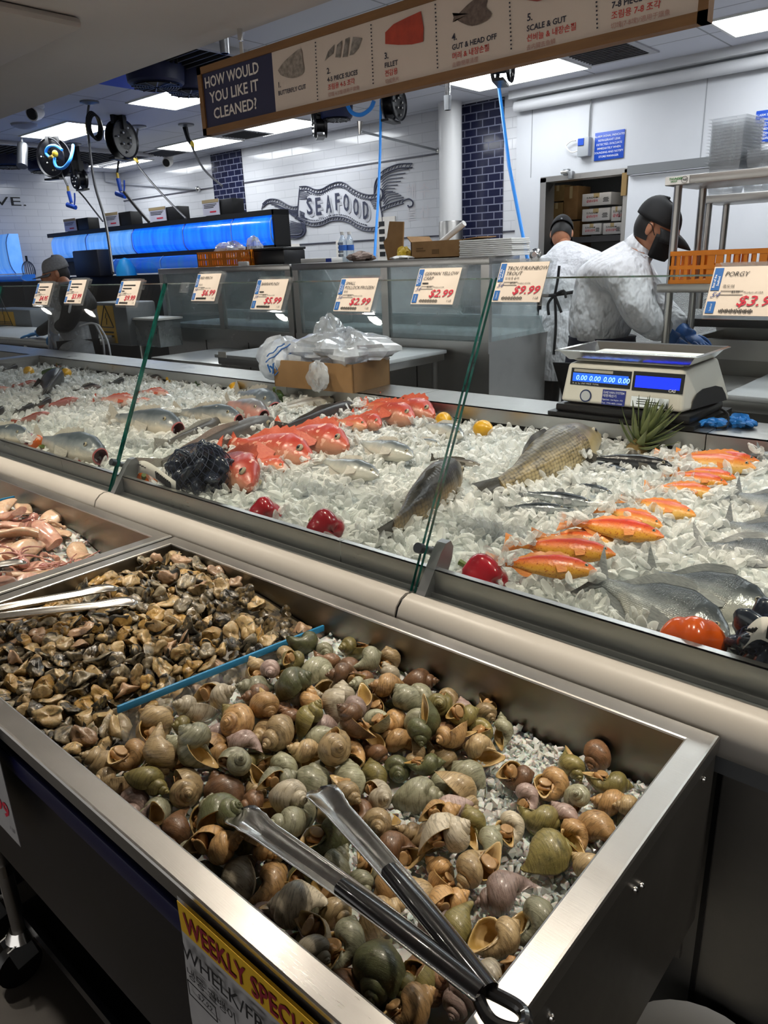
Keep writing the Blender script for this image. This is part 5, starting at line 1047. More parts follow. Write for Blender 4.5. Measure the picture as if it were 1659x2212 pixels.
CD = sorted(poses([7,-1007,683,836,105,32,36,1,88,7,-1106,417,838,97,25,25,13,-93,0,-1330,602,871,96,9,-84,-51,-18,1,-1449,527,865,77,4,5,-8,-99,8,-1382,366,855,83,87,0,-34,36,1,-1371,504,868,100,39,-32,10,86,4,-1031,837,848,89,84,-32,13,-42,6,-1240,466,864,90,7,-97,21,8,6,-1468,505,866,102,10,39,3,-92,8,-1278,886,881,82,1,73,69,-1,3,-1125,865,862,75,3,65,-75,-12,9,-1509,884,882,97,2,-79,-61,4,4,-1494,488,865,89,47,-23,13,84,2,-1294,602,869,109,4,-96,-26,1,9,-1473,723,870,84,93,-17,32,-9,9,-1524,429,858,78,16,-31,-25,90,6,-1185,515,862,104,2,-69,-71,12,8,-1206,399,857,98,10,-95,-29,8,6,-1514,461,864,91,2,49,87,-2,7,-1085,718,848,109,31,28,16,-90,5,-1028,381,823,100,92,-7,-27,-27,1,-1284,787,878,78,34,14,22,90,5,-1107,699,859,87,80,-58,-17,-2,9,-1196,562,861,76,92,8,20,-32,4,-1151,564,857,106,9,-65,-75,10,1,-1267,525,867,93,1,12,99,-4,9,-1294,852,882,98,4,-92,40,1,5,-1299,821,882,98,62,18,-12,-76,3,-1343,635,869,106,5,-22,97,7,0,-1030,526,834,100,86,27,5,44,6,-1257,748,875,88,1,63,78,-3,0,-1266,720,872,85,57,-26,-20,-75,1,-1096,621,844,91,37,14,19,-90,7,-1109,722,854,84,16,28,-15,-93,8,-1240,719,873,99,35,-29,16,-88,1,-1032,560,834,89,7,12,-13,98,0,-1494,612,866,87,93,-1,38,4,1,-1520,640,868,90,12,51,85,6,8,-1105,655,847,95,6,-92,-37,9,6,-1064,688,843,108,4,-71,70,11,7,-1256,601,865,82,4,-58,81,2,6,-1004,406,827,94,28,-93,-22,7,6,-1292,401,856,84,90,14,-39,17,5,-1317,368,856,79,2,-97,-25,4,2,-1152,520,852,83,89,3,44,-12,1,-1258,818,882,105,1,11,99,-2,8,-1256,855,882,97,33,32,-14,88,9,-1307,717,875,105,8,-77,64,2,3,-1006,851,844,83,67,-24,-18,-68,1,-1180,856,874,82,5,-98,-16,10,8,-1102,798,859,110,24,26,-28,89,9,-1394,398,856,92,71,-25,22,62,9,-1038,612,833,77,5,-50,-86,6,6,-1352,727,873,82,8,-98,17,7,5,-1441,460,870,89,37,20,49,-76,6,-1431,664,873,95,28,-75,55,-25,2,-1352,808,881,104,15,31,-10,-93,6,-1427,884,880,82,7,-52,85,1,9,-1333,831,878,77,90,-20,25,-31,1,-1012,580,832,89,23,-18,10,95,9,-1409,605,863,79,87,-33,17,33,4,-1029,658,836,84,11,25,90,33,7,-1051,636,838,109,1,-32,95,2,6,-1383,482,874,96,35,69,-63,8,4,-1126,679,856,76,65,54,51,17,7,-1109,382,836,84,13,17,-95,-22,3,-1430,763,878,96,4,48,88,1,1,-1472,594,867,88,85,22,45,14,8,-1450,552,867,104,94,-20,-26,-6,8,-1289,558,872,97,32,-35,-24,85,4,-1521,377,855,84,5,-27,0,96,2,-1230,566,865,94,25,-39,-10,-88,1,-1396,852,883,103,1,-47,-88,4,6,-1406,664,872,103,22,-94,26,0,2,-1351,404,857,90,47,-29,13,82,7,-1032,763,845,104,65,37,-9,65,4,-1045,584,834,92,25,20,8,-94,1,-1304,675,872,86,86,-41,-14,-27,4,-1423,854,889,91,29,-72,-63,6,0,-1408,472,867,88,16,80,58,-9,9,-1468,753,875,95,33,-30,12,89,8,-1364,379,857,81,10,-97,23,0,8,-1502,745,874,78,41,15,31,-85,6,-1400,751,878,84,43,-14,-37,-81,5,-1347,670,870,99,6,-100,2,4,5,-1149,862,871,105,98,10,-6,-18,0,-1232,673,871,103,9,-97,-20,4,2,-1324,661,870,86,69,-40,6,-60,4,-1128,463,849,98,10,-24,-96,2,0,-1417,582,869,86,22,-72,-63,18,7,-1386,462,863,81,2,50,86,1,7,-1276,577,866,105,77,27,26,-52,3,-1400,431,861,89,8,-82,56,9,9,-1295,765,879,106,2,-54,-84,1,9,-1268,421,860,84,1,-46,-88,-6,2,-1411,731,874,78,89,39,16,15,9,-1217,364,856,94,10,-94,32,8,7,-1200,606,862,82,58,-15,-21,-78,7,-1133,431,846,101,82,-1,39,42,3,-1227,505,864,82,2,77,63,-8,6,-1473,406,857,78,6,-98,-16,7,7,-1531,501,866,96,3,48,88,-1,6,-1382,436,873,107,30,7,-95,3,9,-1252,770,874,76,80,-31,0,51,0,-1426,541,866,84,5,-99,-16,3,8,-1286,455,864,93,81,33,25,-42,9,-1104,526,854,108,25,-57,75,-21,5,-1087,498,839,78,73,-27,-18,-59,9,-1278,707,878,94,80,56,9,18,2,-1253,373,856,81,47,-28,-4,-83,2,-1163,731,863,86,68,20,37,-61,3,-1374,701,870,95,33,29,-17,89,9,-1368,749,873,79,92,-28,12,23,7,-1074,590,844,104,26,28,-22,90,6,-1143,376,842,96,80,13,44,-39,2,-1190,714,868,83,11,-31,-95,2,8,-1329,428,862,95,1,-43,-90,-4,7,-1339,526,867,104,3,40,92,-2,4,-1456,811,879,86,52,-22,14,81,0,-1085,556,840,82,8,-19,-98,8,4,-1153,401,847,105,88,-1,34,34,3,-1441,721,876,105,67,-8,-11,73,4,-1196,808,877,88,88,-30,3,37,3,-1180,389,853,85,81,9,34,47,0,-1180,576,858,75,5,15,-99,4,3,-1368,591,867,84,20,97,15,6,5,-1316,480,864,86,51,-27,-20,-79,8,-1117,434,853,81,1,-2,-22,-98,3,-1236,835,881,84,37,-41,19,-81,0,-1073,461,841,95,28,-39,-86,-19,7,-1063,381,828,100,86,-1,-25,-44,3,-1494,711,875,97,11,36,93,1,9,-1123,488,848,92,38,-38,11,-84,9,-1366,448,869,103,45,7,37,81,7,-1188,422,863,101,37,-65,1,66,6,-1383,537,868,106,5,45,89,-5,9,-1455,673,867,83,70,24,31,-59,5,-1030,471,834,108,7,-36,-21,-91,9,-1059,669,846,99,63,-5,-27,73,6,-1291,635,873,83,56,-79,-15,-22,3,-1311,526,868,94,85,36,9,37,4,-1197,674,869,93,54,31,-17,-76,5,-1437,705,895,80,96,11,-16,-18,6,-1066,610,836,86,39,27,21,-86,2,-1470,468,864,93,40,28,-26,83,8,-1142,702,858,84,86,42,-6,28,6,-1254,559,865,80,96,2,29,0,3,-1358,430,864,95,17,-53,79,-27,6,-1270,623,867,79,85,-7,8,-51,6,-1104,678,851,82,56,34,19,73,2,-1348,906,881,92,13,-35,4,-93,1,-1395,564,868,107,27,-19,12,94,0,-1310,631,876,97,7,86,39,-31,6,-1466,622,866,76,6,-71,-69,11,3,-1413,509,866,84,3,96,28,-6,8,-1175,797,871,92,84,8,41,-34,3,-1417,701,881,104,87,2,49,-2,8,-1158,470,855,92,86,14,-21,-45,1,-1059,512,842,104,84,11,-37,-37,9,-1069,406,844,105,11,82,49,-29,4,-1171,428,853,88,72,8,-19,-67,6,-1500,730,883,97,58,-12,-10,80,4,-1249,614,881,90,13,-89,44,3,1,-1346,560,868,105,2,-11,99,-4,8,-1456,383,860,105,87,29,21,33,9,-1491,643,872,89,8,-67,-63,38,7,-1471,879,880,81,2,84,54,-3,0,-1244,507,875,84,30,24,-49,-79,7,-1099,897,856,80,89,4,45,8,8,-1263,649,868,77,40,17,37,82,7,-1038,396,837,95,27,45,85,-12,0,-1422,442,876,102,21,-8,-68,70,1,-1250,886,884,108,86,9,1,-50,2,-1337,585,871,83,61,65,30,-34,5,-1435,690,878,86,9,16,71,-68,0,-1214,840,880,101,93,9,30,16,6,-1330,389,855,76,81,-16,-31,-46,0,-1389,725,883,106,31,59,-37,65,9,-1048,818,850,97,7,-92,-37,9,7,-1361,775,878,90,5,-85,52,5,0,-1280,496,868,93,98,0,-11,18,5,-1216,438,864,110,14,-77,-61,11,2,-1050,432,830,101,54,26,30,-74,5,-1030,882,848,91,1,-54,84,2,8,-1227,766,877,90,94,31,14,10,1,-1456,421,863,103,46,24,26,82,4,-1396,697,884,79,6,-75,16,64,3,-1376,888,883,94,81,-33,2,48,2,-1285,431,866,99,65,46,-15,-58,1,-1391,788,880,97,24,6,-24,-94,5,-1340,649,885,93,64,9,-7,-76,1,-1313,890,882,99,2,-24,97,-4,1,-1378,672,871,88,78,29,54,13,9,-1313,454,861,84,11,-35,-18,91,9,-1176,627,863,79,67,48,32,47,9,-1382,824,886,98,8,12,-96,-24,5,-1292,659,870,81,88,38,1,-29,6,-1434,627,867,90,95,-3,-20,25,3,-1234,633,874,93,38,-31,87,10,0,-1177,682,864,81,18,-95,26,5,6,-1261,400,864,94,45,-69,-56,7,9,-1185,645,860,83,57,-37,-4,-73,7,-1345,699,871,77,92,2,-2,-40,6,-1425,799,879,104,88,-10,35,30,9,-1494,377,853,76,92,-20,32,4,6,-1413,632,865,85,82,17,-35,41,8,-1146,678,864,108,43,43,1,-79,1,-1203,784,876,82,70,42,27,-51,4,-1516,680,871,97,1,-6,100,1,1,-1328,751,881,100,43,39,-15,80,5,-1088,439,848,94,30,-69,64,17,6,-1136,650,852,82,3,11,-99,-2,8,-1468,643,869,101,97,4,18,13,9,-1160,615,859,103,73,7,42,54,6,-1021,435,827,86,7,-96,-27,9,1,-1357,539,878,103,86,45,23,-7,6,-1358,673,892,107,37,-44,66,-49,2,-1120,559,846,76,78,11,34,52,5,-1314,607,888,103,64,-18,-10,-74,1,-1429,422,861,81,40,46,19,-77,4,-1250,487,873,85,6,9,18,98,2,-1482,823,880,106,4,-36,-1,93,8,-1166,704,876,101,40,-32,-65,-57,8,-1275,537,881,83,3,89,-32,32,5,-1536,740,877,106,4,-5,100,3,0,-1238,413,859,79,89,28,8,35,1,-1334,458,865,80,95,19,-26,-3,8,-1265,470,864,78,94,-25,8,20,9,-1488,672,873,86,50,-7,4,86,5,-1062,490,836,89,66,19,35,-64,5,-1233,791,878,81,91,-5,39,15,4,-1367,571,878,83,39,-33,83,21,1,-1249,578,880,99,34,40,-44,-73,3,-1357,700,887,88,7,-30,90,31,7,-1027,623,836,76,8,-7,-92,38,3,-1327,858,888,108,21,56,-80,-1,2,-1464,720,887,100,24,1,10,-96,9,-1319,700,875,79,3,48,83,30,1,-1538,836,882,98,85,-7,20,48,7,-1450,862,881,91,15,-26,-21,-93,0,-1509,568,866,85,5,-38,92,-4,9,-1318,788,879,95,22,-29,-18,-91,9,-1215,588,869,90,10,-66,-63,41,7,-1087,690,860,101,22,23,-1,95,9,-1386,623,864,91,92,-24,29,9,2,-1085,744,850,99,46,-38,-11,-80,4,-1497,777,880,100,71,-22,-1,66,4,-1175,754,870,84,8,31,89,31,0,-1459,782,881,90,59,-35,35,64,9,-1152,644,865,102,44,-72,54,-7,1,-1061,864,852,87,2,-97,23,8,0,-1385,590,873,87,11,24,-38,-89,5,-1377,642,871,77,34,60,-72,-2,3,-1044,417,841,103,14,-33,44,-83,8,-1377,762,892,107,4,-28,-81,52,0,-1450,906,882,97,6,-91,41,0,0,-1278,622,891,100,82,-27,-51,1,3,-1210,745,871,89,0,35,-8,93,0,-1317,560,875,95,49,28,-82,9,3,-1267,677,874,105,70,-32,7,64,3,-1118,651,866,104,42,-57,51,-49,1,-1173,593,869,100,87,-40,28,-2,6,-1297,374,860,106,34,-10,11,-93,8,-1205,537,869,109,43,18,-14,-87,9,-1145,578,870,98,89,-19,-27,30,5,-1319,806,896,95,50,30,5,81,6,-1021,791,843,85,94,4,-34,9,0,-1249,655,876,85,49,-25,72,42,7,-1003,541,831,95,93,5,37,5,5,-1338,506,879,104,22,-65,-72,-14,6,-1358,838,885,80,7,5,33,94,1,-1499,413,862,97,12,-79,60,-2,4,-1427,741,899,105,26,83,-47,-13,7,-1512,851,887,100,3,52,-33,-79,8,-1241,538,865,83,87,-11,28,-38,2,-1173,483,872,107,15,55,81,13,3,-1525,601,865,92,96,-1,-29,-2,5,-1101,475,848,77,7,-66,-31,-68,7,-1449,605,876,99,47,28,-52,-65,8,-1050,458,833,84,39,35,32,79,3,-1411,539,877,85,50,-27,55,-62,8,-1213,719,873,83,2,5,-16,99,5,-1204,630,871,94,25,28,50,78,1,-1443,584,868,75,21,5,-97,-9,7,-1280,651,886,83,93,21,22,23,8,-1200,490,864,79,26,-96,8,3,0,-1130,735,863,100,0,-81,43,39,5,-1057,768,853,103,77,39,-36,-35,9,-1050,721,840,86,22,-18,-26,92,0,-1368,864,884,83,5,-6,-95,32,5,-1495,583,875,92,98,20,-4,-8,9,-1348,478,866,88,90,-29,5,-32,7,-1172,655,869,98,5,6,-30,-95,0,-1311,496,873,80,81,-14,33,-47,2,-1501,838,879,78,91,-17,-30,-25,4,-1272,599,882,81,30,-6,68,66,6,-1339,774,878,89,16,17,-20,95,2,-1082,839,853,81,52,22,27,-78,4,-1062,796,854,85,63,56,-3,-54,5,-1485,878,897,102,11,-81,-55,-19,9,-1202,879,876,106,40,8,38,-83,2,-1314,412,867,84,40,-66,-64,2,3,-1211,468,865,86,89,-36,19,22,5,-1209,662,884,93,75,-6,-44,-49,3,-1240,740,890,103,55,14,1,82,3,-1123,622,856,86,53,-6,-51,-68,3,-1328,686,884,79,33,14,-6,-93,1,-1176,556,869,88,89,39,18,16,8,-1365,800,900,109,52,44,-54,-50,1,-1132,594,854,110,83,6,55,2,7,-1127,816,865,108,1,87,-48,-13,2,-1325,432,880,91,65,-48,-30,-51,6,-1415,378,857,106,91,-9,34,23,2,-1351,760,895,90,15,-1,23,96,3,-1107,605,858,104,97,-1,21,-12,0,-1419,821,889,104,55,-48,-42,-53,8,-1395,797,897,86,70,-53,-24,42,8,-1285,736,881,96,75,1,0,66,5,-1127,401,853,107,85,26,12,44,2,-1341,722,889,105,48,16,65,57,4,-1161,771,870,96,3,2,-92,-39,7,-1085,558,857,83,87,29,22,-33,4,-1264,445,873,86,97,3,20,-14,6,-1029,689,839,78,29,-40,-82,27,0,-1297,518,882,93,63,2,4,-78,1,-1087,390,838,79,21,-36,-80,43,2,-1394,508,873,85,95,0,0,-31,2,-1105,580,844,102,82,-12,40,38,9,-1040,793,857,95,16,5,98,15,4,-1418,402,867,79,70,-59,4,39,9,-1505,668,886,102,43,29,33,-79,7,-1462,573,868,79,62,-49,26,55,6,-1262,780,883,97,10,15,22,96,2,-1490,510,871,107,92,-17,-10,33,0,-1304,583,884,91,68,-45,-46,-34,2,-1214,698,876,80,80,43,42,3,3,-1515,537,866,104,80,-18,-24,-52,9,-1437,373,866,88,99,14,-5,1,1,-1305,689,885,82,81,7,36,46,1,-1123,526,854,92,39,67,39,50,9,-1411,897,882,99,19,-36,-6,-91,9,-1367,393,871,87,86,-7,-3,-51,9,-1415,492,870,77,6,17,66,-73,0,-1140,621,878,88,32,57,63,42,7,-1292,473,875,78,60,-38,-1,70,2,-1266,798,897,99,94,-6,-24,-23,0,-1080,647,845,104,95,30,2,-7,0,-1442,644,886,108,3,-97,-23,-7,4,-1302,558,890,104,36,14,11,-92,3,-1453,836,882,87,4,11,-93,35,8,-1439,510,875,79,65,-17,35,-65,8,-1218,614,872,83,38,91,-6,14,4,-1443,878,894,98,95,10,14,24,1,-1097,823,858,83,50,28,29,-76,9,-1115,769,858,92,89,14,41,11,5,-1448,485,875,101,85,-35,36,-16,0,-1512,808,879,77,87,0,-39,30,3,-1135,540,867,98,43,26,-75,-42,6,-1104,362,841,107,38,8,-29,88,0,-1180,454,873,98,4,19,94,29,5,-1529,707,875,98,49,1,-8,87,0,-1247,686,889,98,71,1,8,-70,3,-1058,562,838,91,26,-15,29,-91,8,-1112,555,862,90,80,-17,58,1,0,-1315,740,892,93,68,59,16,40]), key=lambda e: -(e[3]-cbed(e[1], e[2])))
items = []; restv, restf = bedgrid(lambda x, y: cbed(x, y)-.012, -1.549, -1.002, .353, .918, 40, 36)
for i, (v, x, y, z, s, a, b, c, d) in enumerate(CD):
    q = Quaternion((a, b, c, d)).normalized()
    if i < 300:
        k = rnd.choices(range(5), [29, 18, 21, 22, 10])[0]
        o = bpy.data.objects.new('conch_meat', conch_data(v, k)); COL.objects.link(o); o.location = (x, y, z); o.rotation_mode = 'QUATERNION'; o.rotation_quaternion = q; o.scale = (s, s, s)
        o['category'] = 'conch meat'; o['group'] = 'pieces of conch meat in the bin'; items.append((o, CC[k][0]+' piece of conch meat', Vector((x, y, z))))
    else:
        A, F, _ = blob(v); Mx = np.array(q.to_matrix()); base = sum(len(k) for k in restv); restv.append(A*s @ Mx.T+np.array((x, y, z))); restf += [[j+base for j in f] for f in F]
stuff_mesh('conch_meat_heap', restv, restf, meat_mat('meat_gap_shade', '#7d6a45', '#5b4e34', '#232019', .48), 'underlying mass of conch meat in the bin, darkened like shaded gaps', 'conch meat', True)  # buried meat coloured darker, painting in the shade of the gaps
rank_labels(items, {'the upper tong tip': Pz(265, 1270, .88), 'the lower tong tip': Pz(300, 1305, .88), 'the rear left corner of the bin': (-1.53, .9, .89), "the steel rear wall's middle": (-1.28, .9, .89), 'the rear end of the divider': (-1.03, .9, .86), 'the middle of the divider': (-1.03, .68, .87), 'the front end of the divider': (-1.04, .48, .87),
                    'the front rim': (-1.15, .37, .87), 'the left rim': (-1.53, .68, .88), 'the front left corner of the bin': (-1.5, .38, .87), 'the middle of the heap': (-1.28, .63, .88), 'the front half of the heap': (-1.25, .5, .87), 'the rear half of the heap': (-1.15, .8, .87)})
# ---------------------------------------------------------------- squid
def sq_mat(name, c1, c2, c3):
    t = NT(name); v = t.coord('Object'); n = t.noise(v, 40, 4, .6, .5); n2 = t.noise(v, 350, 2); col = t.ramp(n, [(.35, rgb(c1)), (.55, rgb(c2)), (.75, rgb(c3))])
    col = t.mix(t.math('MULTIPLY', t.math('GREATER_THAN', n2, .64), .25), col, rgb('#7c5763')); t.set(Base_Color=col, Roughness=.25, Coat_Weight=.4, Coat_Roughness=.15, Subsurface_Weight=.15, Subsurface_Scale=.008); t.bump(n, .2, .004); return t.m
SQ = [('pale cream squid body', sq_mat('squid_cream', '#cfb59c', '#c4a68b', '#b48f7c')), ('pinkish squid body', sq_mat('squid_pink', '#c9a592', '#b98c7c', '#9a6a68')), ('purplish squid head with arms', sq_mat('squid_arms', '#b98d7e', '#a37069', '#6b4650'))]
SM = {}
def squid_data(v, c):
    if (v, c) not in SM:
        A, F = squid_body(v, kind=(0, 0, 0, 0, 1, 1, 2)[v]); m = MB(); m.v = [tuple(p) for p in A]; m.f = F; m.m = [0]*len(F); SM[v, c] = m.build('squid', SQ[c][1], smooth=60, data_only=True)
    return SM[v, c]
items = []
for v, x, y, z, s, a, b, c, d in poses([3,-1819,809,786,110,72,6,4,69,6,-1960,784,805,98,1,99,1,-12,6,-1906,778,791,111,84,-10,18,-50,5,-2444,639,834,86,63,-3,4,77,0,-2253,632,844,107,4,91,41,0,0,-2041,528,836,103,44,-6,2,-89,5,-1901,648,798,89,11,97,23,-4,0,-2164,904,843,110,7,-48,-87,6,2,-2195,369,842,92,97,6,6,22,5,-2312,852,834,84,19,-4,2,98,1,-1886,555,793,114,83,-10,-2,54,0,-1746,790,784,89,63,4,-6,77,3,-2027,701,833,115,22,7,-7,97,0,-2161,501,841,107,51,-7,-2,-86,1,-2040,766,832,81,94,-13,19,-23,1,-2277,437,842,110,72,6,-4,69,1,-1899,482,828,86,6,26,-91,32,0,-2332,403,840,95,76,-6,-4,-64,2,-1809,677,787,95,21,-3,-12,97,1,-2055,863,835,88,16,-4,-3,-99,1,-2352,614,841,106,30,5,1,95,4,-2287,518,835,100,94,1,6,-33,0,-1978,510,846,83,34,-25,-90,9,6,-2044,397,829,81,92,0,11,38,5,-2067,645,846,104,6,0,-11,99,2,-1996,434,836,101,2,-87,46,16,3,-1879,470,787,108,11,55,-83,-3,2,-2326,715,843,109,4,86,-51,2,4,-2228,856,835,97,5,-26,96,-1,0,-1939,546,812,90,8,-64,-74,18,4,-2265,586,861,81,83,-4,0,55,1,-1670,366,786,108,5,98,18,1,2,-1864,444,820,114,98,-13,9,12,3,-2385,372,838,99,5,79,-61,3,4,-1845,588,811,102,6,9,-3,99,5,-1982,466,810,94,4,-11,-1,-99,5,-1825,802,809,110,34,2,12,-93,0,-2154,765,844,114,96,4,-8,28,1,-2375,807,842,108,54,2,-4,-84,1,-1692,833,785,96,65,7,-5,76,3,-1736,589,784,100,4,39,-92,1,4,-2182,832,852,102,7,-87,47,10,6,-1909,543,828,110,92,-14,20,31,3,-1984,540,818,87,63,-19,8,-75,4,-1729,742,795,96,31,22,-17,91,4,-2175,683,844,81,22,76,-61,0,0,-2200,475,880,104,64,-12,11,75,0,-1981,737,836,110,82,-27,17,-48,4,-2070,666,870,88,10,92,34,-14,2,-2212,562,844,112,3,-84,-54,-3,0,-2246,788,838,85,90,-5,-5,-44,3,-1811,479,832,99,21,64,-74,7,4,-1770,774,812,115,86,16,21,-44,2,-2385,429,854,112,49,-7,-17,-86,2,-2097,561,850,94,27,-7,11,95,0,-2240,598,880,110,89,-6,-1,44,1,-1803,514,792,83,38,13,6,-92,5,-2079,445,855,113,36,25,4,-89,4,-1810,609,791,104,25,2,-11,96,2,-2335,830,864,91,90,-6,15,-41,2,-1793,586,830,113,6,-99,7,5,0,-1755,498,788,102,92,7,-8,37,3,-2301,555,862,80,24,-13,-30,91,4,-1705,692,803,100,29,-2,7,-95,2,-2050,554,881,99,98,-10,0,17,0,-2240,390,862,80,28,0,5,96,3,-2242,805,867,105,4,-98,-13,-15,3,-1690,540,784,85,77,9,3,63,0,-2376,636,869,87,66,-15,-1,-74,3,-1931,668,820,101,42,-14,-24,-86,4,-2142,667,865,110,84,3,1,53,2,-2339,527,859,106,96,10,-25,-5,2,-2392,724,856,83,9,-55,-76,-34,3,-2165,549,867,92,2,86,-51,0,3,-2051,824,847,108,26,-95,5,16,6,-2245,723,835,85,3,-18,-98,-1,6,-2139,604,861,112,38,78,50,-4,0,-1944,866,803,95,98,-5,8,-16,2,-2221,716,890,111,1,-100,6,-3,6,-2132,433,848,93,17,-44,84,-25,6,-2336,648,863,94,9,78,60,17,5,-1930,703,847,109,1,19,11,98,2,-1860,516,841,106,37,-22,-4,-90,5,-1931,603,827,95,59,-1,-13,-80,6,-1663,737,781,84,38,-8,-5,92,5,-2435,560,849,86,2,94,33,9,2,-2222,430,872,106,87,-18,-3,-45,1,-2033,594,854,101,28,0,-13,95,3,-2135,628,892,112,17,94,-28,-11,0,-2328,891,846,88,2,-10,-98,19,6,-2121,379,851,115,6,-97,-18,18,6,-2102,881,845,89,28,70,64,-13,6,-2299,702,868,108,68,0,10,72,5,-1858,750,822,85,6,97,20,9,3,-2165,715,857,80,95,24,11,-16,6,-2416,578,836,93,3,78,-63,2,1,-1861,693,813,94,60,2,-16,-79,1,-1757,651,808,107,24,-3,-97,-7,2,-2272,474,884,92,1,73,-67,17,1,-2116,739,879,92,5,87,49,3,5,-1688,499,801,105,7,-85,42,31,1,-1914,725,801,89,19,-95,-23,7,3,-2052,744,873,111,86,-25,-4,44,6,-2299,636,851,81,32,-20,91,-17]):
    k = 2 if v in (4, 5) else rnd.choice((0, 0, 0, 1)); ph = SQ[k][0] if v != 6 else ('cream' if k == 0 else 'pink')+' squid ring'
    o = bpy.data.objects.new('squid', squid_data(v, k)); COL.objects.link(o); o.location = (x, y, z); o.rotation_mode = 'QUATERNION'; o.rotation_quaternion = Quaternion((a, b, c, d)).normalized(); o.scale = (s, s, s)
    o['category'] = 'squid'; o['group'] = 'squid in the bin'; items.append((o, ph, Vector((x, y, z))))
rank_labels(items, {'the squid tongs': Pz(58, 1216, .87), "the squid bin's right end": (-1.68, .7, .84), 'the rear wall of the squid bin': (-1.95, .9, .84), "the squid bin's rear right corner": (-1.68, .9, .84), 'the blue-topped divider': (-2.42, .7, .85), 'the front rim of the squid bin': (-1.95, .38, .84), 'the middle of the squid bin': (-1.98, .62, .85), "the squid bin's front right corner": (-1.67, .4, .84)})
def sbed(x, y): return .845-.055*sst(-2.1, -1.85, x)-.018
mv, mf = bedgrid(lambda x, y: sbed(x, y)-.006, -2.449, -1.638, .353, .918, 40, 30); pos = [(g.uniform(-2.44, -1.645), g.uniform(.36, .91)) for _ in range(900)]
scatter(mv, mf, shard_templates(6, 4, .011, .7), [(x, y, sbed(x, y)+.002) for x, y in pos], g.uniform(.5, 1.1, 900), 8)
stuff_mesh('crushed_ice', mv, mf, ICEW, 'bed of crushed ice under the squid', 'ice')
mv, mf = bedgrid(lambda x, y: .80, -2.91, -2.452, .353, .918, 20, 20); pos = [(g.uniform(-2.9, -2.46), g.uniform(.36, .91)) for _ in range(500)]
scatter(mv, mf, shard_templates(6, 4, .013, .7), [(x, y, .806) for x, y in pos], g.uniform(.5, 1.1, 500), 9)
stuff_mesh('crushed_ice', mv, mf, ICEW, 'bed of crushed ice beyond the left divider', 'ice')
items = []
for i in range(14):
    x = -2.52-.1*(i % 4)-.02*(i//4); y = .45+.12*(i//4)+.02*(i % 3); v = i % 4
    o = bpy.data.objects.new('squid', squid_data(v, 1)); COL.objects.link(o); o.location = (x, y, .826); o.rotation_euler = (0, 0, i*1.3); o['category'] = 'squid'; o['group'] = 'squid beyond the divider'; items.append((o, 'greyish pink squid body beyond the divider', Vector((x, y, .83))))
rank_labels(items, {'the rear wall': (-2.6, .91, .83), 'the front rim': (-2.6, .36, .83)})

# ================================================================ ICE AND FISH
def hsh(x, y): return .5+.5*math.sin(x*9.1+math.sin(y*7.3)*1.7)*math.cos(y*8.7+math.sin(x*5.9)*1.3)
def ice_h(x, y):
    return .936+.016*hsh(x, y)+.008*hsh(x*2.7+3, y*2.7)-.012*max(0, 1-(y-1.05)/.09)-.022*sst(-.75, -.5, x)*sst(1.42, 1.2, y)+.010*sst(1.7, 2.25, y)
def clear_ice(name, col, clear, rough=.1):
    t = NT(name); t.set(Base_Color=rgb(col), Roughness=rough, Specular_IOR_Level=.6, IOR=1.31)
    tr = t.n('ShaderNodeBsdfTransparent'); tr.inputs[0].default_value = (.975, .98, .98, 1); lw = t.n('ShaderNodeLayerWeight'); lw.inputs[0].default_value = .35
    f = t.math('MULTIPLY', t.math('SUBTRACT', 1.0, lw.outputs['Facing']), clear, True); mx = t.n('ShaderNodeMixShader'); t.l(f, mx.inputs[0]); t.l(t.b.outputs[0], mx.inputs[1]); t.l(tr.outputs[0], mx.inputs[2]); t.l(mx.outputs[0], t.out.inputs[0]); return t.m
ICEM = clear_ice('ice', '#f4f4f1', .80, .06)
ICEB = NT('ice_bed'); v = ICEB.coord('Object'); n = ICEB.noise(v, 55, 4); n2 = ICEB.noise(v, 14, 3)
ICEB.set(Base_Color=ICEB.ramp(n, [(.3, rgb('#9ea4a1')), (.65, rgb('#dde1de'))]), Roughness=.3); ICEB.bump(n, .8, .012); ICEB = ICEB.m
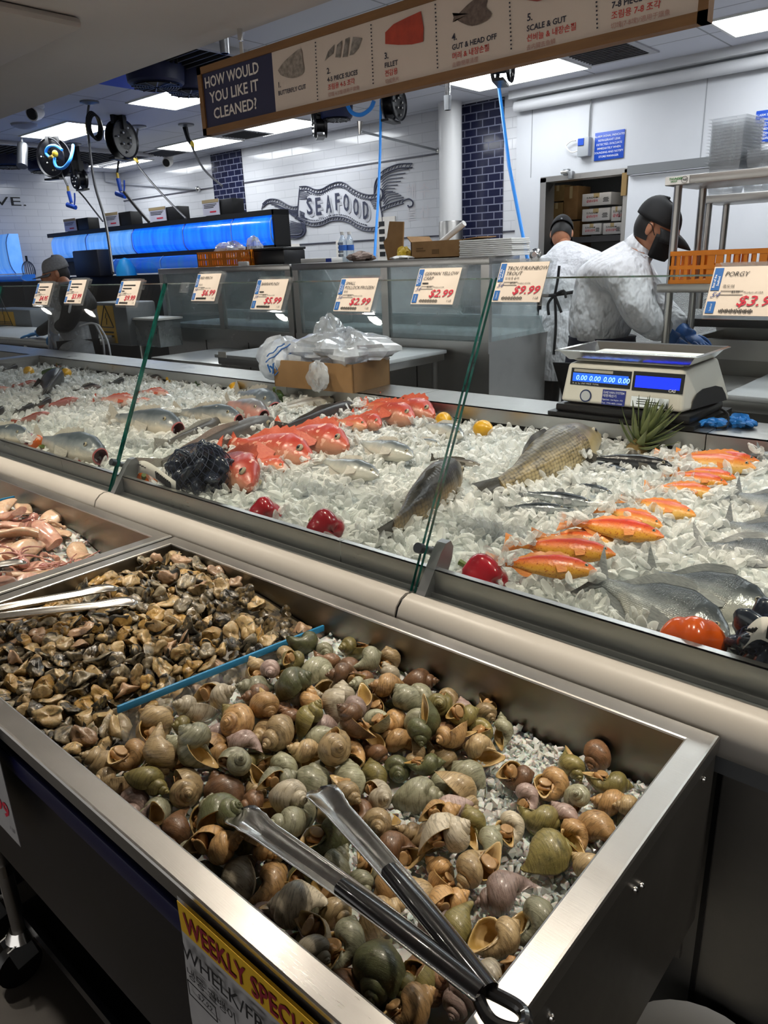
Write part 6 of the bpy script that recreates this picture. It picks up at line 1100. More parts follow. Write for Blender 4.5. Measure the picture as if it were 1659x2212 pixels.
# ---------------------------------------------------------------- fish builder
def lerpp(tab, u):
    for (a, x), (b, y) in zip(tab, tab[1:]):
        if u <= b: t = (u-a)/max(1e-9, b-a); t = t*t*(3-2*t)*.5+t*.5; return x+(y-x)*t
    return tab[-1][1]
def fish_mesh(L, top, bot, wid, tail=(.16, .5), dors=(.35, .85, .06, 0), anal=(.6, .85, .05), pect=.13, mouth=0, bend=0.0, seed=0, nr=30, nc=18):
    q = random.Random(seed); V = []; F = []; M_ = []; Lb = L*.84
    def bx(x): a = (x/L-.45); return bend*L*a*a*4
    def P(x, y, z): return (x, y+bx(x), z)
    rings = []
    for i in range(nr):
        u = (i/(nr-1))**1.15; t, b, w = lerpp(top, u)*L, lerpp(bot, u)*L, lerpp(wid, u)*L
        w *= 1+.07*math.exp(-((u-.25)/.025)**2)-.05*math.exp(-((u-.30)/.02)**2)
        zc = (t+b)/2; hh = (t-b)/2; r = []
        for j in range(nc):
            a = 2*PI*j/nc; c, s = math.cos(a), math.sin(a)
            r.append(P(u*Lb, w*math.copysign(abs(c)**.85, c)*(1-.25*max(0, s)), zc+hh*math.copysign(abs(s)**.95, s)))
        rings.append(r)
    for r in rings: V += r
    for i in range(nr-1):
        for j in range(nc): F.append((i*nc+j, i*nc+(j+1) % nc, (i+1)*nc+(j+1) % nc, (i+1)*nc+j)); M_.append(0)
    if mouth:   # gaping mouth: the first ring opens into a dark red throat with thick lips
        base = len(V); r0 = rings[0]; c = sum((Vector(p) for p in r0), Vector())/nc
        for k, (d, s) in enumerate(((-.012, 1.08), (-.016, .92), (.0, .72), (.05, .5))):
            V += [P(d*L, (Vector(p)-c).y*s+c.y, c.z+(p[2]-c.z)*s) for p in r0]
        for k in range(4):
            o0 = 0 if k == 0 else base+(k-1)*nc; o1 = base+k*nc
            for j in range(nc): F.append((o0+j, o1+j, o1+(j+1) % nc, o0+(j+1) % nc)); M_.append(2 if k < 2 else 3)
        F.append(tuple(base+3*nc+j for j in range(nc))); M_.append(3)
    else:
        F.append(tuple(range(nc))[::-1]); M_.append(0)
    F.append(tuple((nr-1)*nc+j for j in range(nc))); M_.append(0)
    def fin(pts_a, pts_b, th=.004):
        """membrane between a root line and an edge line"""
        n = len(pts_a); b0 = len(V)
        for s in (1, -1):
            for a, b in zip(pts_a, pts_b):
                V.append((a[0], a[1]+s*th*L, a[2])); V.append(((a[0]+b[0])/2, (a[1]+b[1])/2+s*th*L*.6, (a[2]+b[2])/2)); V.append((b[0], b[1]+s*th*L*.2, b[2]))
        for s in (0, 1):
            o = b0+s*n*3
            for i in range(n-1):
                for k in range(2):
                    f = (o+i*3+k, o+(i+1)*3+k, o+(i+1)*3+k+1, o+i*3+k+1); F.append(f if s == 0 else f[::-1]); M_.append(1)
        for i in range(n-1): F.append((b0+i*3+2, b0+(i+1)*3+2, b0+n*3+(i+1)*3+2, b0+n*3+i*3+2)); M_.append(1)
    tl, fork = tail; zt = (lerpp(top, 1)+lerpp(bot, 1))/2*L; hb = (lerpp(top, 1)-lerpp(bot, 1))/2*L; A = []; B = []
    for i in range(9):
        k = -1+i/4; A.append(P(Lb*.985, 0, zt+hb*k)); B.append(P(Lb*.985+L*(.17-(1-abs(k))*fork*.11), .004*L*math.sin(i*2), zt+k*tl*L*(1+.1*abs(k))))
    fin(A, B)
    if dors:
        u0, u1, h, sp = dors; A = []; B = []; n = 13
        for i in range(n):
            u = u0+(u1-u0)*i/(n-1); t = lerpp(top, u)*L; A.append(P(u*Lb, 0, t-.01*L)); hh = h*L*(math.sin(PI*min(1, .12+i/(n-1)*.95))**.7)*(1-(.35*(i % 2) if sp else 0)); B.append(P(u*Lb+h*L*.35, .006*L*math.sin(i), t+hh))
        fin(A, B)
    if anal:
        u0, u1, h = anal; A = []; B = []
        for i in range(7): u = u0+(u1-u0)*i/6; t = lerpp(bot, u)*L; A.append(P(u*Lb, 0, t+.01*L)); B.append(P(u*Lb+h*L*.5, 0, t-h*L*math.sin(PI*min(1, .25+i/6*.8))))
        fin(A, B)
    for s in (1, -1):
        if pect:
            u = .30; w = lerpp(wid, u)*L; zc = lerpp(bot, u)*L*.45; A = []; B = []
            for i in range(5): k = i/4; A.append(P(u*Lb, s*w*.92, zc+(.5-k)*.04*L)); B.append(P((u+pect*(1-.3*k))*Lb*1.05, s*(w*1.12+.01*L), zc+(.35-k)*pect*.75*L))
            fin(A, B, .002)
    eu = .11; eye = [(eu*Lb, s*lerpp(wid, eu)*L*.86+bx(eu*Lb), lerpp(top, eu)*L*.42, s) for s in (1, -1)]
    return V, F, M_, eye
def fish_mat(name, back, mid, belly, spots=None, scale=0, sdark=.5, rough=.34, nstr=.12, metal=.0, spotc='#2a1a10', spotsz=120):
    t = NT(name); tc = t.n('ShaderNodeTexCoord'); g = t.sep(tc.outputs['Generated']); v = tc.outputs['Object']; n = t.noise(v, 22, 4); n2 = t.noise(v, 160, 3)
    z = t.math('ADD', g[2], t.math('MULTIPLY', t.math('SUBTRACT', n, .5), .35))
    col = t.ramp(z, [(.28, rgb(belly)), (.47, rgb(mid)), (.66, rgb(back))])
    if spots:
        sn = t.noise(v, spotsz, 2); col = t.mix(t.math('MULTIPLY', t.math('GREATER_THAN', sn, 1-spots), .75), col, rgb(spotc))
    h = n2
    if scale:
        vo = t.n('ShaderNodeTexVoronoi'); mp = t.n('ShaderNodeMapping'); mp.inputs['Scale'].default_value = (1/scale, .6/scale, 1.25/scale); t.l(v, mp.inputs[0]); t.l(mp.outputs[0], vo.inputs['Vector']); vo.inputs['Scale'].default_value = 1; vo.inputs['Randomness'].default_value = .35
        d = vo.outputs['Distance']; hd = t.math('GREATER_THAN', g[0], .24); e = t.math('MULTIPLY', t.math('POWER', d, 2.2), hd)
        col = t.mix(t.math('MULTIPLY', e, sdark*2.4, True), col, rgb('#1d1914')); h = t.math('SUBTRACT', n2, t.math('MULTIPLY', e, 2.0))
    t.set(Base_Color=col, Roughness=rough, Metallic=metal, Coat_Weight=.18, Coat_Roughness=.22); t.bump(h, .35, .0025); return t.m
SPEC = {
 'carp': dict(top=[(0, .012), (.06, .055), (.2, .11), (.38, .135), (.6, .115), (.85, .055), (1, .042)], bot=[(0, -.012), (.06, -.045), (.2, -.085), (.4, -.11), (.62, -.09), (.85, -.045), (1, -.04)], wid=[(0, .012), (.08, .045), (.22, .08), (.4, .092), (.65, .068), (.88, .026), (1, .012)], tail=(.06, .5), dors=(.45, .72, .022, 0), anal=(.7, .8, .03), pect=.08),
 'rock': dict(top=[(0, .02), (.08, .075), (.2, .13), (.33, .155), (.55, .125), (.82, .05), (1, .038)], bot=[(0, -.03), (.1, -.085), (.25, -.12), (.45, -.12), (.65, -.085), (.85, -.04), (1, -.035)], wid=[(0, .02), (.1, .07), (.22, .095), (.4, .085), (.65, .05), (.88, .02), (1, .01)], tail=(.12, .15), dors=(.25, .88, .075, 1), anal=(.62, .8, .08), pect=.2),
 'orange': dict(top=[(0, .01), (.08, .06), (.22, .105), (.4, .122), (.6, .10), (.85, .05), (1, .038)], bot=[(0, -.012), (.1, -.06), (.25, -.10), (.45, -.11), (.65, -.085), (.85, -.042), (1, -.036)], wid=[(0, .01), (.1, .042), (.25, .065), (.45, .062), (.7, .04), (.9, .016), (1, .009)], tail=(.10, .1), dors=(.28, .88, .045, 1), anal=(.65, .85, .05), pect=.10),
 'pomfret': dict(top=[(0, .03), (.07, .10), (.2, .17), (.4, .205), (.6, .17), (.82, .065), (1, .034)], bot=[(0, -.03), (.08, -.09), (.22, -.16), (.42, -.195), (.62, -.16), (.83, -.06), (1, -.034)], wid=[(0, .02), (.1, .05), (.25, .072), (.45, .07), (.7, .042), (.9, .018), (1, .012)], tail=(.2, .85), dors=(.38, .9, .07, 0), anal=(.5, .9, .07), pect=.2),
 'trout': dict(top=[(0, .008), (.08, .05), (.22, .08), (.45, .092), (.7, .07), (.9, .035), (1, .03)], bot=[(0, -.01), (.1, -.045), (.25, -.075), (.45, -.085), (.7, -.062), (.9, -.032), (1, -.03)], wid=[(0, .01), (.1, .036), (.25, .052), (.5, .052), (.75, .032), (.92, .014), (1, .009)], tail=(.09, .3), dors=(.45, .6, .05, 0), anal=(.72, .82, .05), pect=.1),
 'pollock': dict(top=[(0, .012), (.08, .065), (.22, .105), (.42, .12), (.65, .09), (.88, .04), (1, .032)], bot=[(0, -.012), (.1, -.055), (.25, -.095), (.45, -.11), (.68, -.078), (.88, -.036), (1, -.03)], wid=[(0, .012), (.1, .045), (.25, .066), (.45, .066), (.7, .04), (.9, .016), (1, .009)], tail=(.10, .35), dors=(.4, .8, .05, 0), anal=(.6, .85, .05), pect=.13),
 'hake': dict(top=[(0, .018), (.08, .045), (.2, .062), (.45, .06), (.75, .04), (1, .02)], bot=[(0, -.02), (.08, -.045), (.22, -.062), (.45, -.058), (.75, -.036), (1, -.018)], wid=[(0, .018), (.08, .042), (.2, .056), (.45, .048), (.75, .028), (1, .01)], tail=(.07, .1), dors=(.35, .92, .03, 0), anal=(.5, .92, .03), pect=.1),
 'gape': dict(top=[(0, .05), (.05, .085), (.18, .125), (.34, .135), (.6, .10), (.85, .05), (1, .035)], bot=[(0, -.06), (.06, -.095), (.2, -.115), (.4, -.11), (.65, -.08), (.86, -.04), (1, -.032)], wid=[(0, .055), (.06, .08), (.2, .10), (.4, .092), (.65, .06), (.88, .022), (1, .011)], tail=(.11, .1), dors=(.35, .85, .05, 1), anal=(.65, .82, .05), pect=.14, mouth=1),
}
FM = {'carp': fish_mat('carp_scales', '#3d3a33', '#8a7148', '#b79a66', scale=.0125, sdark=.62), 'carp2': fish_mat('carp_scales_light', '#6b6350', '#a89468', '#c9b68c', scale=.0125, sdark=.6), 'rock': fish_mat('rockfish_red', '#a82e22', '#b84a34', '#c08a70', .40, spotc='#e6b9a4', spotsz=45), 'rock2': fish_mat('rockfish_orange_red', '#b5432f', '#cc6b48', '#d9a583', .34, spotc='#e0b79b', spotsz=50),
      'orange': fish_mat('coral_orange', '#c03318', '#d96a1c', '#d79a35', .38, spotc='#9c2a10', spotsz=260), 'orange2': fish_mat('coral_yellow', '#c9541c', '#d98a30', '#d8aa58', .34, spotc='#a04318', spotsz=240), 'red': fish_mat('coral_red', '#b81f1c', '#c73a26', '#cf7a55'),
      'pomfret': fish_mat('grey_skin', '#474d52', '#8a8f91', '#cac8c0', scale=.0042, sdark=.22, rough=.2, metal=.15), 'trout': fish_mat('silver_dark', '#272d33', '#596066', '#a9b0b1', .36, rough=.16, metal=.25, spotc='#15191d', spotsz=180), 'black': fish_mat('black_skin', '#121316', '#1d1f23', '#34363a', rough=.2), 'pollock': fish_mat('silver_white', '#5e6569', '#a9aba6', '#cfccc0', rough=.18, metal=.15),
      'hake': fish_mat('grey_brown', '#4c4844', '#7e7971', '#b3aca2', .36, spotc='#57514b', spotsz=60), 'hakedark': fish_mat('dark_grey', '#2b2729', '#3c383a', '#656065'), 'hakelight': fish_mat('pale_grey', '#7d776f', '#b0a99c', '#cdc5b4', .38, spotc='#8b7d70', spotsz=40),
      'grey': fish_mat('blue_grey', '#454e55', '#7c8184', '#c9bfae', .3, spotc='#c3c1b8', spotsz=30), 'pinkgrey': fish_mat('pink_grey', '#6c6a6e', '#b98a80', '#cf8d80'), 'pink': fish_mat('pale_pink', '#c0736a', '#cf9184', '#d8b3a4', .36, spotc='#dcc3b6', spotsz=40), 'dark': fish_mat('dark_mottled', '#26262b', '#413c3d', '#6b5853', .4, spotc='#17171a', spotsz=50)}
FINM = {k: pm('fin_'+k, c, .4, col2=c2, scale=80, stretch=(1, 1, 6)) for k, c, c2 in (('dark', '#3a3833', '#55514a'), ('red', '#b4432f', '#c9684c'), ('orange', '#cc6a24', '#d98f3e'), ('grey', '#53575a', '#777a7b'), ('pale', '#9a958c', '#b5afa4'))}
LIPM = pm('fish_lip_pink', '#b96a66', .3, col2='#a14a4c', scale=60); THROAT = pm('fish_throat', '#4a1a1c', .4)
EYEW = pm('fish_eye', '#9a8f74', .15, coat=.8); EYEB = pm('fish_pupil', '#0a0a0c', .08, coat=1)
FTAB = []
def eyemesh(p, s, r):
    e = MB(); xf = Matrix.Translation(p)
    e.mat(0).ball(p, (r, r*.55, r), 12, 8); e.mat(1).ball((p[0], p[1]+s*r*.28, p[2]), (r*.58, r*.42, r*.58), 10, 6); return e
def fish(name, spec, mat, fin, head, tail, label, cat, roll=45, z=.968, zt=None, seed=0, bend=0.0, grp=None, k=1.0, eyer=.018, cover=.5):
    hd = Pz(*head, z) if len(head) == 2 else Vector(head); tl = Pz(*tail, z if zt is None else zt) if len(tail) == 2 else Vector(tail)
    L = (tl-hd).length*k; x = (tl-hd).normalized(); up = Vector((0, 0, 1)); away = Vector((-x.y, x.x, 0)).normalized()
    if away.y < 0 or (abs(away.y) < .2 and away.x < 0): away = -away
    dz = up*math.cos(R(roll))+away*math.sin(R(roll)); dz = (dz-x*dz.dot(x)).normalized(); y = dz.cross(x)
    m = Matrix.Identity(4)
    for i in range(3): m[i][0] = x[i]; m[i][1] = y[i]; m[i][2] = dz[i]; m[i][3] = hd[i]
    sp = dict(SPEC[spec]); V, F, Mi, eye = fish_mesh(L, bend=bend, seed=seed, **sp)
    mb = MB(); mb.v = V; mb.f = F; mb.m = Mi
    o = mb.build(name, [FM[mat], FINM[fin], LIPM, THROAT], smooth=60); o.matrix_world = m
    for ex, ey, ez, s in eye: eyemesh((ex, ey, ez), s, eyer*L).build('eye', [EYEW, EYEB], o, local=True)
    tag(o, label, cat, grp); FTAB.append((hd, tl, L, max(v for _, v in sp['top'])*L, cover)); return o
RF, OF, GF = 'red rockfish on the ice', 'orange fish on the ice', 'grey fish on the ice'
# right hand side: orange fish, front to back
for i, (h, t, m_, lab, kw) in enumerate([
 ((1290, 1232), (1062, 1212), 'orange', 'frontmost orange fish, its head under the grey fish tail', dict(roll=50)), ((1330, 1198), (1104, 1174), 'orange', 'orange fish right behind the frontmost orange one', dict(roll=50)), ((1345, 1172), (1160, 1160), 'orange2', 'orange fish mostly buried in ice, third from the front', dict(z=.948)),
 ((1434, 1158), (1222, 1126), 'orange', 'bright orange speckled fish in the middle of the orange row', dict(roll=48)), ((1432, 1138), (1300, 1098), 'orange2', 'yellow-orange fish tucked behind the speckled orange one', dict(roll=50, z=.962)), ((1504, 1116), (1350, 1078), 'orange2', 'pale orange fish under clear ice, upper middle of the row', dict(roll=52, z=.96)),
 ((1551, 1066), (1400, 1050), 'orange2', 'orange fish with ice over its tail, fourth from the back', dict(z=.955)), ((1572, 1046), (1440, 1022), 'orange', 'orange-yellow fish third from the back of the row', dict(z=.966)), ((1590, 1034), (1470, 1014), 'orange', 'orange fish second from the back, beside the red one', dict(z=.968)),
 ((1600, 1014), (1465, 996), 'red', 'small crimson fish near the back of the orange row', dict(z=.968)), ((1634, 1012), (1424, 988), 'orange2', 'rearmost orange fish in front of the steel ledge', dict(z=.972)), ((1640, 998), (1470, 984), 'orange', 'orange fish lying against the rear edge of the ice', dict(z=.975))]):
    fish('orange_fish', 'orange', m_, 'orange', h, t, lab, 'fish', seed=i, bend=.02*(i % 3-1), grp=OF, **{'z': .978, 'k': 1.08, **kw})
PF = [((1574, 1392), (1268, 1240), 'large grey fish whose tail lies over the orange fish', dict(roll=52, z=.935, zt=.958, k=1.02)), ((1664, 1328), (1372, 1228), 'large grey fish behind the front grey one, eye visible', dict(roll=55, z=.952)), ((1752, 1196), (1548, 1122), 'grey fish at the right edge, third from the front', dict(roll=52)),
      ((1760, 1120), (1570, 1062), 'grey fish at the right edge, fourth from the front', dict(roll=52)), ((1740, 1228), (1478, 1170), 'dark grey fish half buried in ice at the right edge', dict(roll=50, z=.952)), ((1760, 1010), (1622, 972), 'grey fish tail standing up at the right edge near the ledge', dict(roll=60, z=.975, zt=1.0))]
for i, (h, t, lab, kw) in enumerate(PF): fish('porgy', 'pomfret', 'pomfret', 'grey', h, t, lab, 'fish', seed=i, grp='grey porgies on the ice', bend=.02, eyer=.022, **kw)
fish('carp', 'carp', 'carp', 'dark', (992, 1010), (812, 1176), 'dark scaly carp lying behind the middle glass joint', 'fish', roll=8, z=.985, zt=.955, grp='carp on the ice', cover=.9)
fish('carp', 'carp', 'carp2', 'dark', (1294, 940), (1034, 1078), 'pale scaly carp by the rear ledge, in front of the scale', 'fish', roll=30, z=.995, zt=.955, grp='carp on the ice', cover=.6)
for i, (h, t, lab, kw) in enumerate([((1284, 1090), (1112, 1062), 'silver trout lying on top of the other trout', dict(z=.972)), ((1228, 1100), (1072, 1096), 'silver trout in front of the other trout', dict(z=.966)), ((1322, 1066), (1228, 1042), 'silver trout furthest back of the trout', dict(z=.965)), ((1368, 1026), (1238, 996), 'grey trout buried in ice in front of the black fish', dict(z=.953))]): fish('trout', 'trout', 'trout', 'grey', h, t, lab, 'fish', seed=i, grp='trout on the ice', **{'roll': 40, **kw})
fish('black_fish', 'trout', 'black', 'dark', (1452, 1006), (1260, 986), 'glossy black fish lying in front of the pineapple crown', 'fish', roll=25, z=.978)
fish('brown_fish', 'hake', 'hake', 'dark', (1036, 1004), (930, 988), 'small brown fish head poking from ice behind the carp', 'fish', roll=20, z=.972)
for i, (h, t, lab, kw) in enumerate([((818, 1030), (680, 990), 'silvery pollock lying nearest the empty ice', dict(z=.975)), ((893, 988), (758, 950), 'silvery pollock behind the nearest one', dict(z=.975)), ((900, 950), (830, 936), 'pollock buried in ice below the red rockfish', dict(z=.957)), ((1001, 945), (905, 912), 'silvery pollock in front of the two lemons', dict(z=.972)), ((950, 962), (880, 948), 'small pollock covered by ice between two others', dict(z=.957))]): fish('pollock', 'pollock', 'pollock', 'pale', h, t, lab, 'fish', roll=48, seed=i, grp='pollock on the ice', **kw)
for i, (h, t, m_, lab, kw) in enumerate([
 ((542, 1050), (456, 972), 'rock', 'red rockfish with its tail up, nearest the mussel bag', dict(z=.966)), ((674, 994), (474, 948), 'rock', 'red rockfish with raised tail behind the nearest one', dict(z=.966)), ((616, 1014), (540, 992), 'rock2', 'red rockfish head sunk in ice below the others', dict(z=.957)), ((752, 966), (582, 926), 'rock', 'large red rockfish with big eye in the middle', dict(z=.978, roll=42)),
 ((792, 922), (716, 906), 'rock2', 'orange-red rockfish head, left one of the rear cluster', dict(z=.972)), ((822, 920), (752, 896), 'rock', 'red rockfish second in the rear cluster', dict(z=.975)), ((894, 906), (776, 876), 'rock', 'red rockfish with open jaw in the rear cluster', dict(z=.985)), ((938, 898), (806, 868), 'rock', 'red rockfish at the right end of the rear cluster, by the lemon', dict(z=.985)), ((925, 876), (830, 866), 'rock2', 'red rockfish at the very back of the rear cluster', dict(z=.985)), ((858, 888), (770, 872), 'rock2', 'red rockfish in the heart of the rear cluster', dict(z=.99))]):
    fish('rockfish', 'rock', m_, 'red', h, t, lab, 'fish', seed=i, grp=RF, eyer=.028, **{'roll': 45, **kw})
fish('long_fish', 'hake', 'hakedark', 'dark', (764, 874), (606, 926), 'smooth dark purple-grey long fish beside the red cluster', 'fish', roll=20, z=.985, k=1.1)
fish('long_fish', 'hake', 'hakelight', 'pale', (724, 862), (575, 890), 'pale long fish behind the dark long fish', 'fish', roll=30, z=.975, k=1.05)
fish('long_fish', 'hake', 'hake', 'pale', (588, 908), (290, 1024), 'long grey fish stretching towards the mussel bag', 'fish', roll=15, z=.978, zt=.955, grp='long fish')
fish('long_fish', 'hake', 'hake', 'pale', (500, 905), (330, 968), 'long grey fish partly under ice beside the other long one', 'fish', roll=15, z=.958)
for i, (h, t, m_, lab, kw) in enumerate([((515, 906), (368, 888), 'grey', 'blue-grey big-headed fish below the leafy pepper', dict(z=.978)), ((570, 896), (480, 868), 'pinkgrey', 'pinkish big-headed fish in front of the green pepper', dict(z=.975)), ((594, 882), (500, 848), 'grey', 'blue-grey big-headed fish touching the green pepper', dict(z=.975)),
 ((216, 984), (66, 946), 'grey', 'grey gaping fish behind the red pepper at the left', dict(z=.975)), ((384, 926), (228, 898), 'grey', 'grey fish gaping towards the mussel bag with a red mouth', dict(z=.975)), ((60, 948), (-60, 930), 'grey', 'grey gaping fish at the left edge', dict(z=.97))]): fish('gaping_fish', 'gape', m_, 'pale', h, t, lab, 'fish', roll=30, seed=i, grp='big-mouthed fish', cover=.6, **kw)
for i, (h, t, lab, kw) in enumerate([((108, 893), (28, 912), 'pale pink fish beside the two dark fish at the left', {}), ((46, 922), (-30, 930), 'pale pink fish in front, at the left edge', {}), ((300, 868), (208, 862), 'salmon-pink fish left of the glass joint', {}), ((326, 862), (285, 866), 'small pink fish right of the salmon-pink one', {}), ((364, 850), (300, 846), 'pink fish just right of the left glass joint', {}), ((82, 824), (30, 834), 'pale pink fish far back at the left', {}), ((22, 838), (-40, 846), 'pale pink fish far back at the left edge', {}), ((170, 862), (90, 880), 'pale pink fish under ice in the left middle', dict(z=.95))]): fish('pink_fish', 'orange', 'pink', 'red', h, t, lab, 'fish', roll=45, seed=i, grp='pink fish at the left', z=kw.get('z', .966), k=1.1)
for i, (h, t, lab) in enumerate([((118, 818), (92, 852), 'dark fish standing nose-up at the left'), ((218, 834), (156, 842), 'plump dark brown fish left of the glass joint'), ((268, 820), (232, 830), 'small dark fish beside the plump dark one'), ((348, 818), (308, 814), 'dark fish right of the left glass joint'), ((74, 876), (30, 890), 'dark fish in the left pair'), ((110, 864), (72, 878), 'dark fish behind the left pair'), ((8, 884), (-30, 900), 'dark fish at the left edge'), ((38, 792), (5, 800), 'dark fish at the far back left')]): fish('dark_fish', 'rock', 'dark', 'dark', h, t, lab, 'fish', roll=40, seed=i, grp='dark fish at the left', k=1.0, z=.97)
# ---------------------------------------------------------------- the ice itself
g = np.random.default_rng(21)
mv, mf = bedgrid(lambda x, y: ice_h(x, y)-.012, -5.14, .99, 1.052, 2.275, 240, 60)
stuff_mesh('ice_bed', mv, mf, ICEB, 'packed ice filling the display tray', 'ice', True)
def inview(x, y, z, mg=60):
    if y < .5: return False
    a, b = proj((x, y, z)); return -mg < a < 1659+mg and -mg < b < 2212+mg
pos = []; sc = []
while len(pos) < 9600:
    x = g.uniform(-5.1, .95); y = g.uniform(1.065, 2.262)
    if not inview(x, y, .95, 500) or (g.random() < .4 and not inview(x, y, .95)): continue
    if x < -3 and g.random() < .5: continue
    pos.append((x, y, ice_h(x, y)+g.uniform(-.008, .012))); sc.append(g.uniform(.6, 1.35)*(1.15 if x < -2.5 else 1))
for hd, tl, L, ht, cv in FTAB:     # loose pieces lying on tails and along the lower flank
    for k in range(int(30*cv+L*70*cv)):
        u = g.uniform(.25, 1.02)**.8; p = hd.lerp(tl, u); off = g.normal(0, ht*.75); d = Vector((tl.y-hd.y, hd.x-tl.x, 0)).normalized()
        if d.y > 0: d = -d
        s = abs(off)*.9+(ht*.75 if u < .72 else ht*.1)
        q = p+d*s; zz = max(ice_h(q.x, q.y)+.004, (p.z+.012 if u > .78 else 0)); pos.append((q.x, min(max(q.y, 1.07), 2.25), zz+g.uniform(-.004, .008))); sc.append(g.uniform(.6, 1.15))
def crescents(n, seed):
    """melted half-moon cubes"""
    g2 = np.random.default_rng(seed); out = []
    for k in range(n):
        r, th = .019*g2.uniform(.8, 1.2), .0075*g2.uniform(.7, 1.3); bm = bmesh.new(); e = g2.uniform(.5, .85)
        for zz, s in ((-1, .62), (-.45, .95), (.45, 1.0), (1, .66)):
            for a in np.linspace(0, PI, 8): bm.verts.new((r*s*math.cos(a)*(1+.06*g2.normal()), r*s*math.sin(a)*e-r*.3, th*zz*(1+.1*g2.normal())))
        bmesh.ops.convex_hull(bm, input=list(bm.verts)); bm.verts.ensure_lookup_table(); us = [v for v in bm.verts if v.link_faces]; ix = {v: i for i, v in enumerate(us)}
        out.append((np.array([v.co[:] for v in us]), [[ix[v] for v in f.verts] for f in bm.faces])); bm.free()
    return out
mv, mf = [], []
scatter(mv, mf, crescents(7, 2)+shard_templates(4, 9, .015, .6), pos, sc, 31, .75)
stuff_mesh('ice_cubes', mv, mf, ICEM, 'loose half-moon ice pieces covering the whole fish display', 'ice', True)
# ---------------------------------------------------------------- vegetables and fruit
def lemon(px, py, r, lab, a=0, z=.972):
    p = Pz(px, py, z); pr = [(0, -1.28), (.12, -1.24), (.2, -1.12), (.5, -.95), (.85, -.5), (.95, 0), (.85, .5), (.5, .95), (.22, 1.14), (.16, 1.26), (0, 1.32)]
    f = Matrix.Translation(p) @ rotz(a) @ Matrix.Rotation(PI/2-.15, 4, 'X')
    o = MB().lathe([(q*r*.92, zz*r) for q, zz in pr], f, 24).build('lemon', pm('lemon_skin', '#d8a414', .35, col2='#c9920e', scale=20, bump=.3, bscale=420, bdist=.001, coat=.3), smooth=180); return tag(o, lab, 'lemon', 'lemons on the ice')
LB = 'lemon '
for px, py, r, lab, a in ((62, 802, .036, 'lemon furthest left on the ice', 1.2), (143, 806, .036, 'lemon in front of the cucumber', 1.0), (370, 817, .036, 'lemon between the dark and leafy green peppers', 1.3), (507, 839, .036, 'lemon left of the green bell pepper', .6), (958, 908, .036, 'lemon right of the red rockfish cluster', .9), (1043, 926, .036, 'lemon left of the pale carp, below the steel ledge', 1.4)): lemon(px, py, r, lab, a)
def pepper(px, py, r, hgt, col, col2, lab, a=0, tilt=1.2, z=.968, lobes=4, cat='bell pepper', dz=0):
    p = Pz(px, py, z)
    if p.y < 1.125: p.y = 1.125 if r < .05 else 1.108; p.z -= .008
    f = Matrix.Translation(p) @ rotz(a) @ Matrix.Rotation(tilt, 4, 'X'); t = thing('bell_pepper', lab, cat, p); n = 32
    def fn(u, v):
        th = 2*PI*u; k = 1+.13*math.cos(lobes*th)*(.4+.6*math.sin(PI*v)); s = max(0.0, math.sin(PI*min(1, max(0, v*.93+.05))))**.42
        rr = r*s*k*(1-.16*v); zz = hgt*(v-.5)-.22*hgt*math.exp(-(1-v)*14)*(1-.5*abs(math.cos(lobes*th/2)))+ (.10*hgt*math.exp(-v*14))
        if v > .985: rr = 0; 
        if v < .015: rr = 0
        return f @ Vector((rr*math.cos(th), rr*math.sin(th), -zz))
    MB().grid(fn, n, 22, True).build('body', pm('pepper_'+col.strip('#'), col, .2, col2=col2, scale=18, coat=.5), t, smooth=180)
    MB().tube([f @ Vector((0, 0, hgt*.38)), f @ Vector((.002, 0, hgt*.55)), f @ Vector((.008, .003, hgt*.72))], [.008, .006, .007], 8).build('stem', pm('pepper_stem', '#5a6b2c', .5), t); return t
pepper(1494, 1374, .05, .085, '#d9590c', '#c94c0a', 'large orange bell pepper in front of the grey fish', .4, 2.5, .962)
pepper(135, 788, .042, .075, '#d0640f', '#be560c', 'orange bell pepper at the far back left', .3, 1.4); pepper(70, 962, .04, .09, '#d0640f', '#be560c', 'orange bell pepper beside the gaping fish at the left', 1.2, 1.45, .962)
pepper(287, 801, .045, .09, '#26331c', '#1d2816', 'dark green bell pepper left of the glass joint top', 1.5, 1.5); pepper(597, 862, .046, .08, '#2c4a1a', '#223c14', 'green bell pepper left of the long pale fish', .2, .35)
pepper(440, 826, .05, .075, '#33501e', '#263f17', 'lumpy leafy green pepper by the steel ledge', .8, .6, lobes=7)
pepper(548, 1112, .042, .085, '#a3101f', '#8d0c1a', 'red bell pepper half hidden by the steel lip, left of the other', 1.2+PI, 1.4, .955); pepper(676, 1146, .046, .085, '#930e1f', '#7d0b19', 'dark red bell pepper lying on its side behind the steel lip', 1.35+PI, 1.5, .962)
pepper(1030, 1250, .045, .10, '#b01528', '#9c1020', 'red bell pepper whose top peeks over the lip right of the bracket', 1.3+PI, 1.45, .955); pepper(168, 990, .04, .09, '#b51a30', '#a01527', 'red bell pepper under the gaping fish at the left', 1.35+PI, 1.5, .965)
pepper(14, 954, .045, .10, '#b51a30', '#a01527', 'red bell pepper at the left edge behind the lip', 1.2+PI, 1.5, .965); pepper(292, 1038, .035, .06, '#d0640f', '#be560c', 'orange bell pepper mostly hidden left of the mussel bag', .6, 1.0, .952)
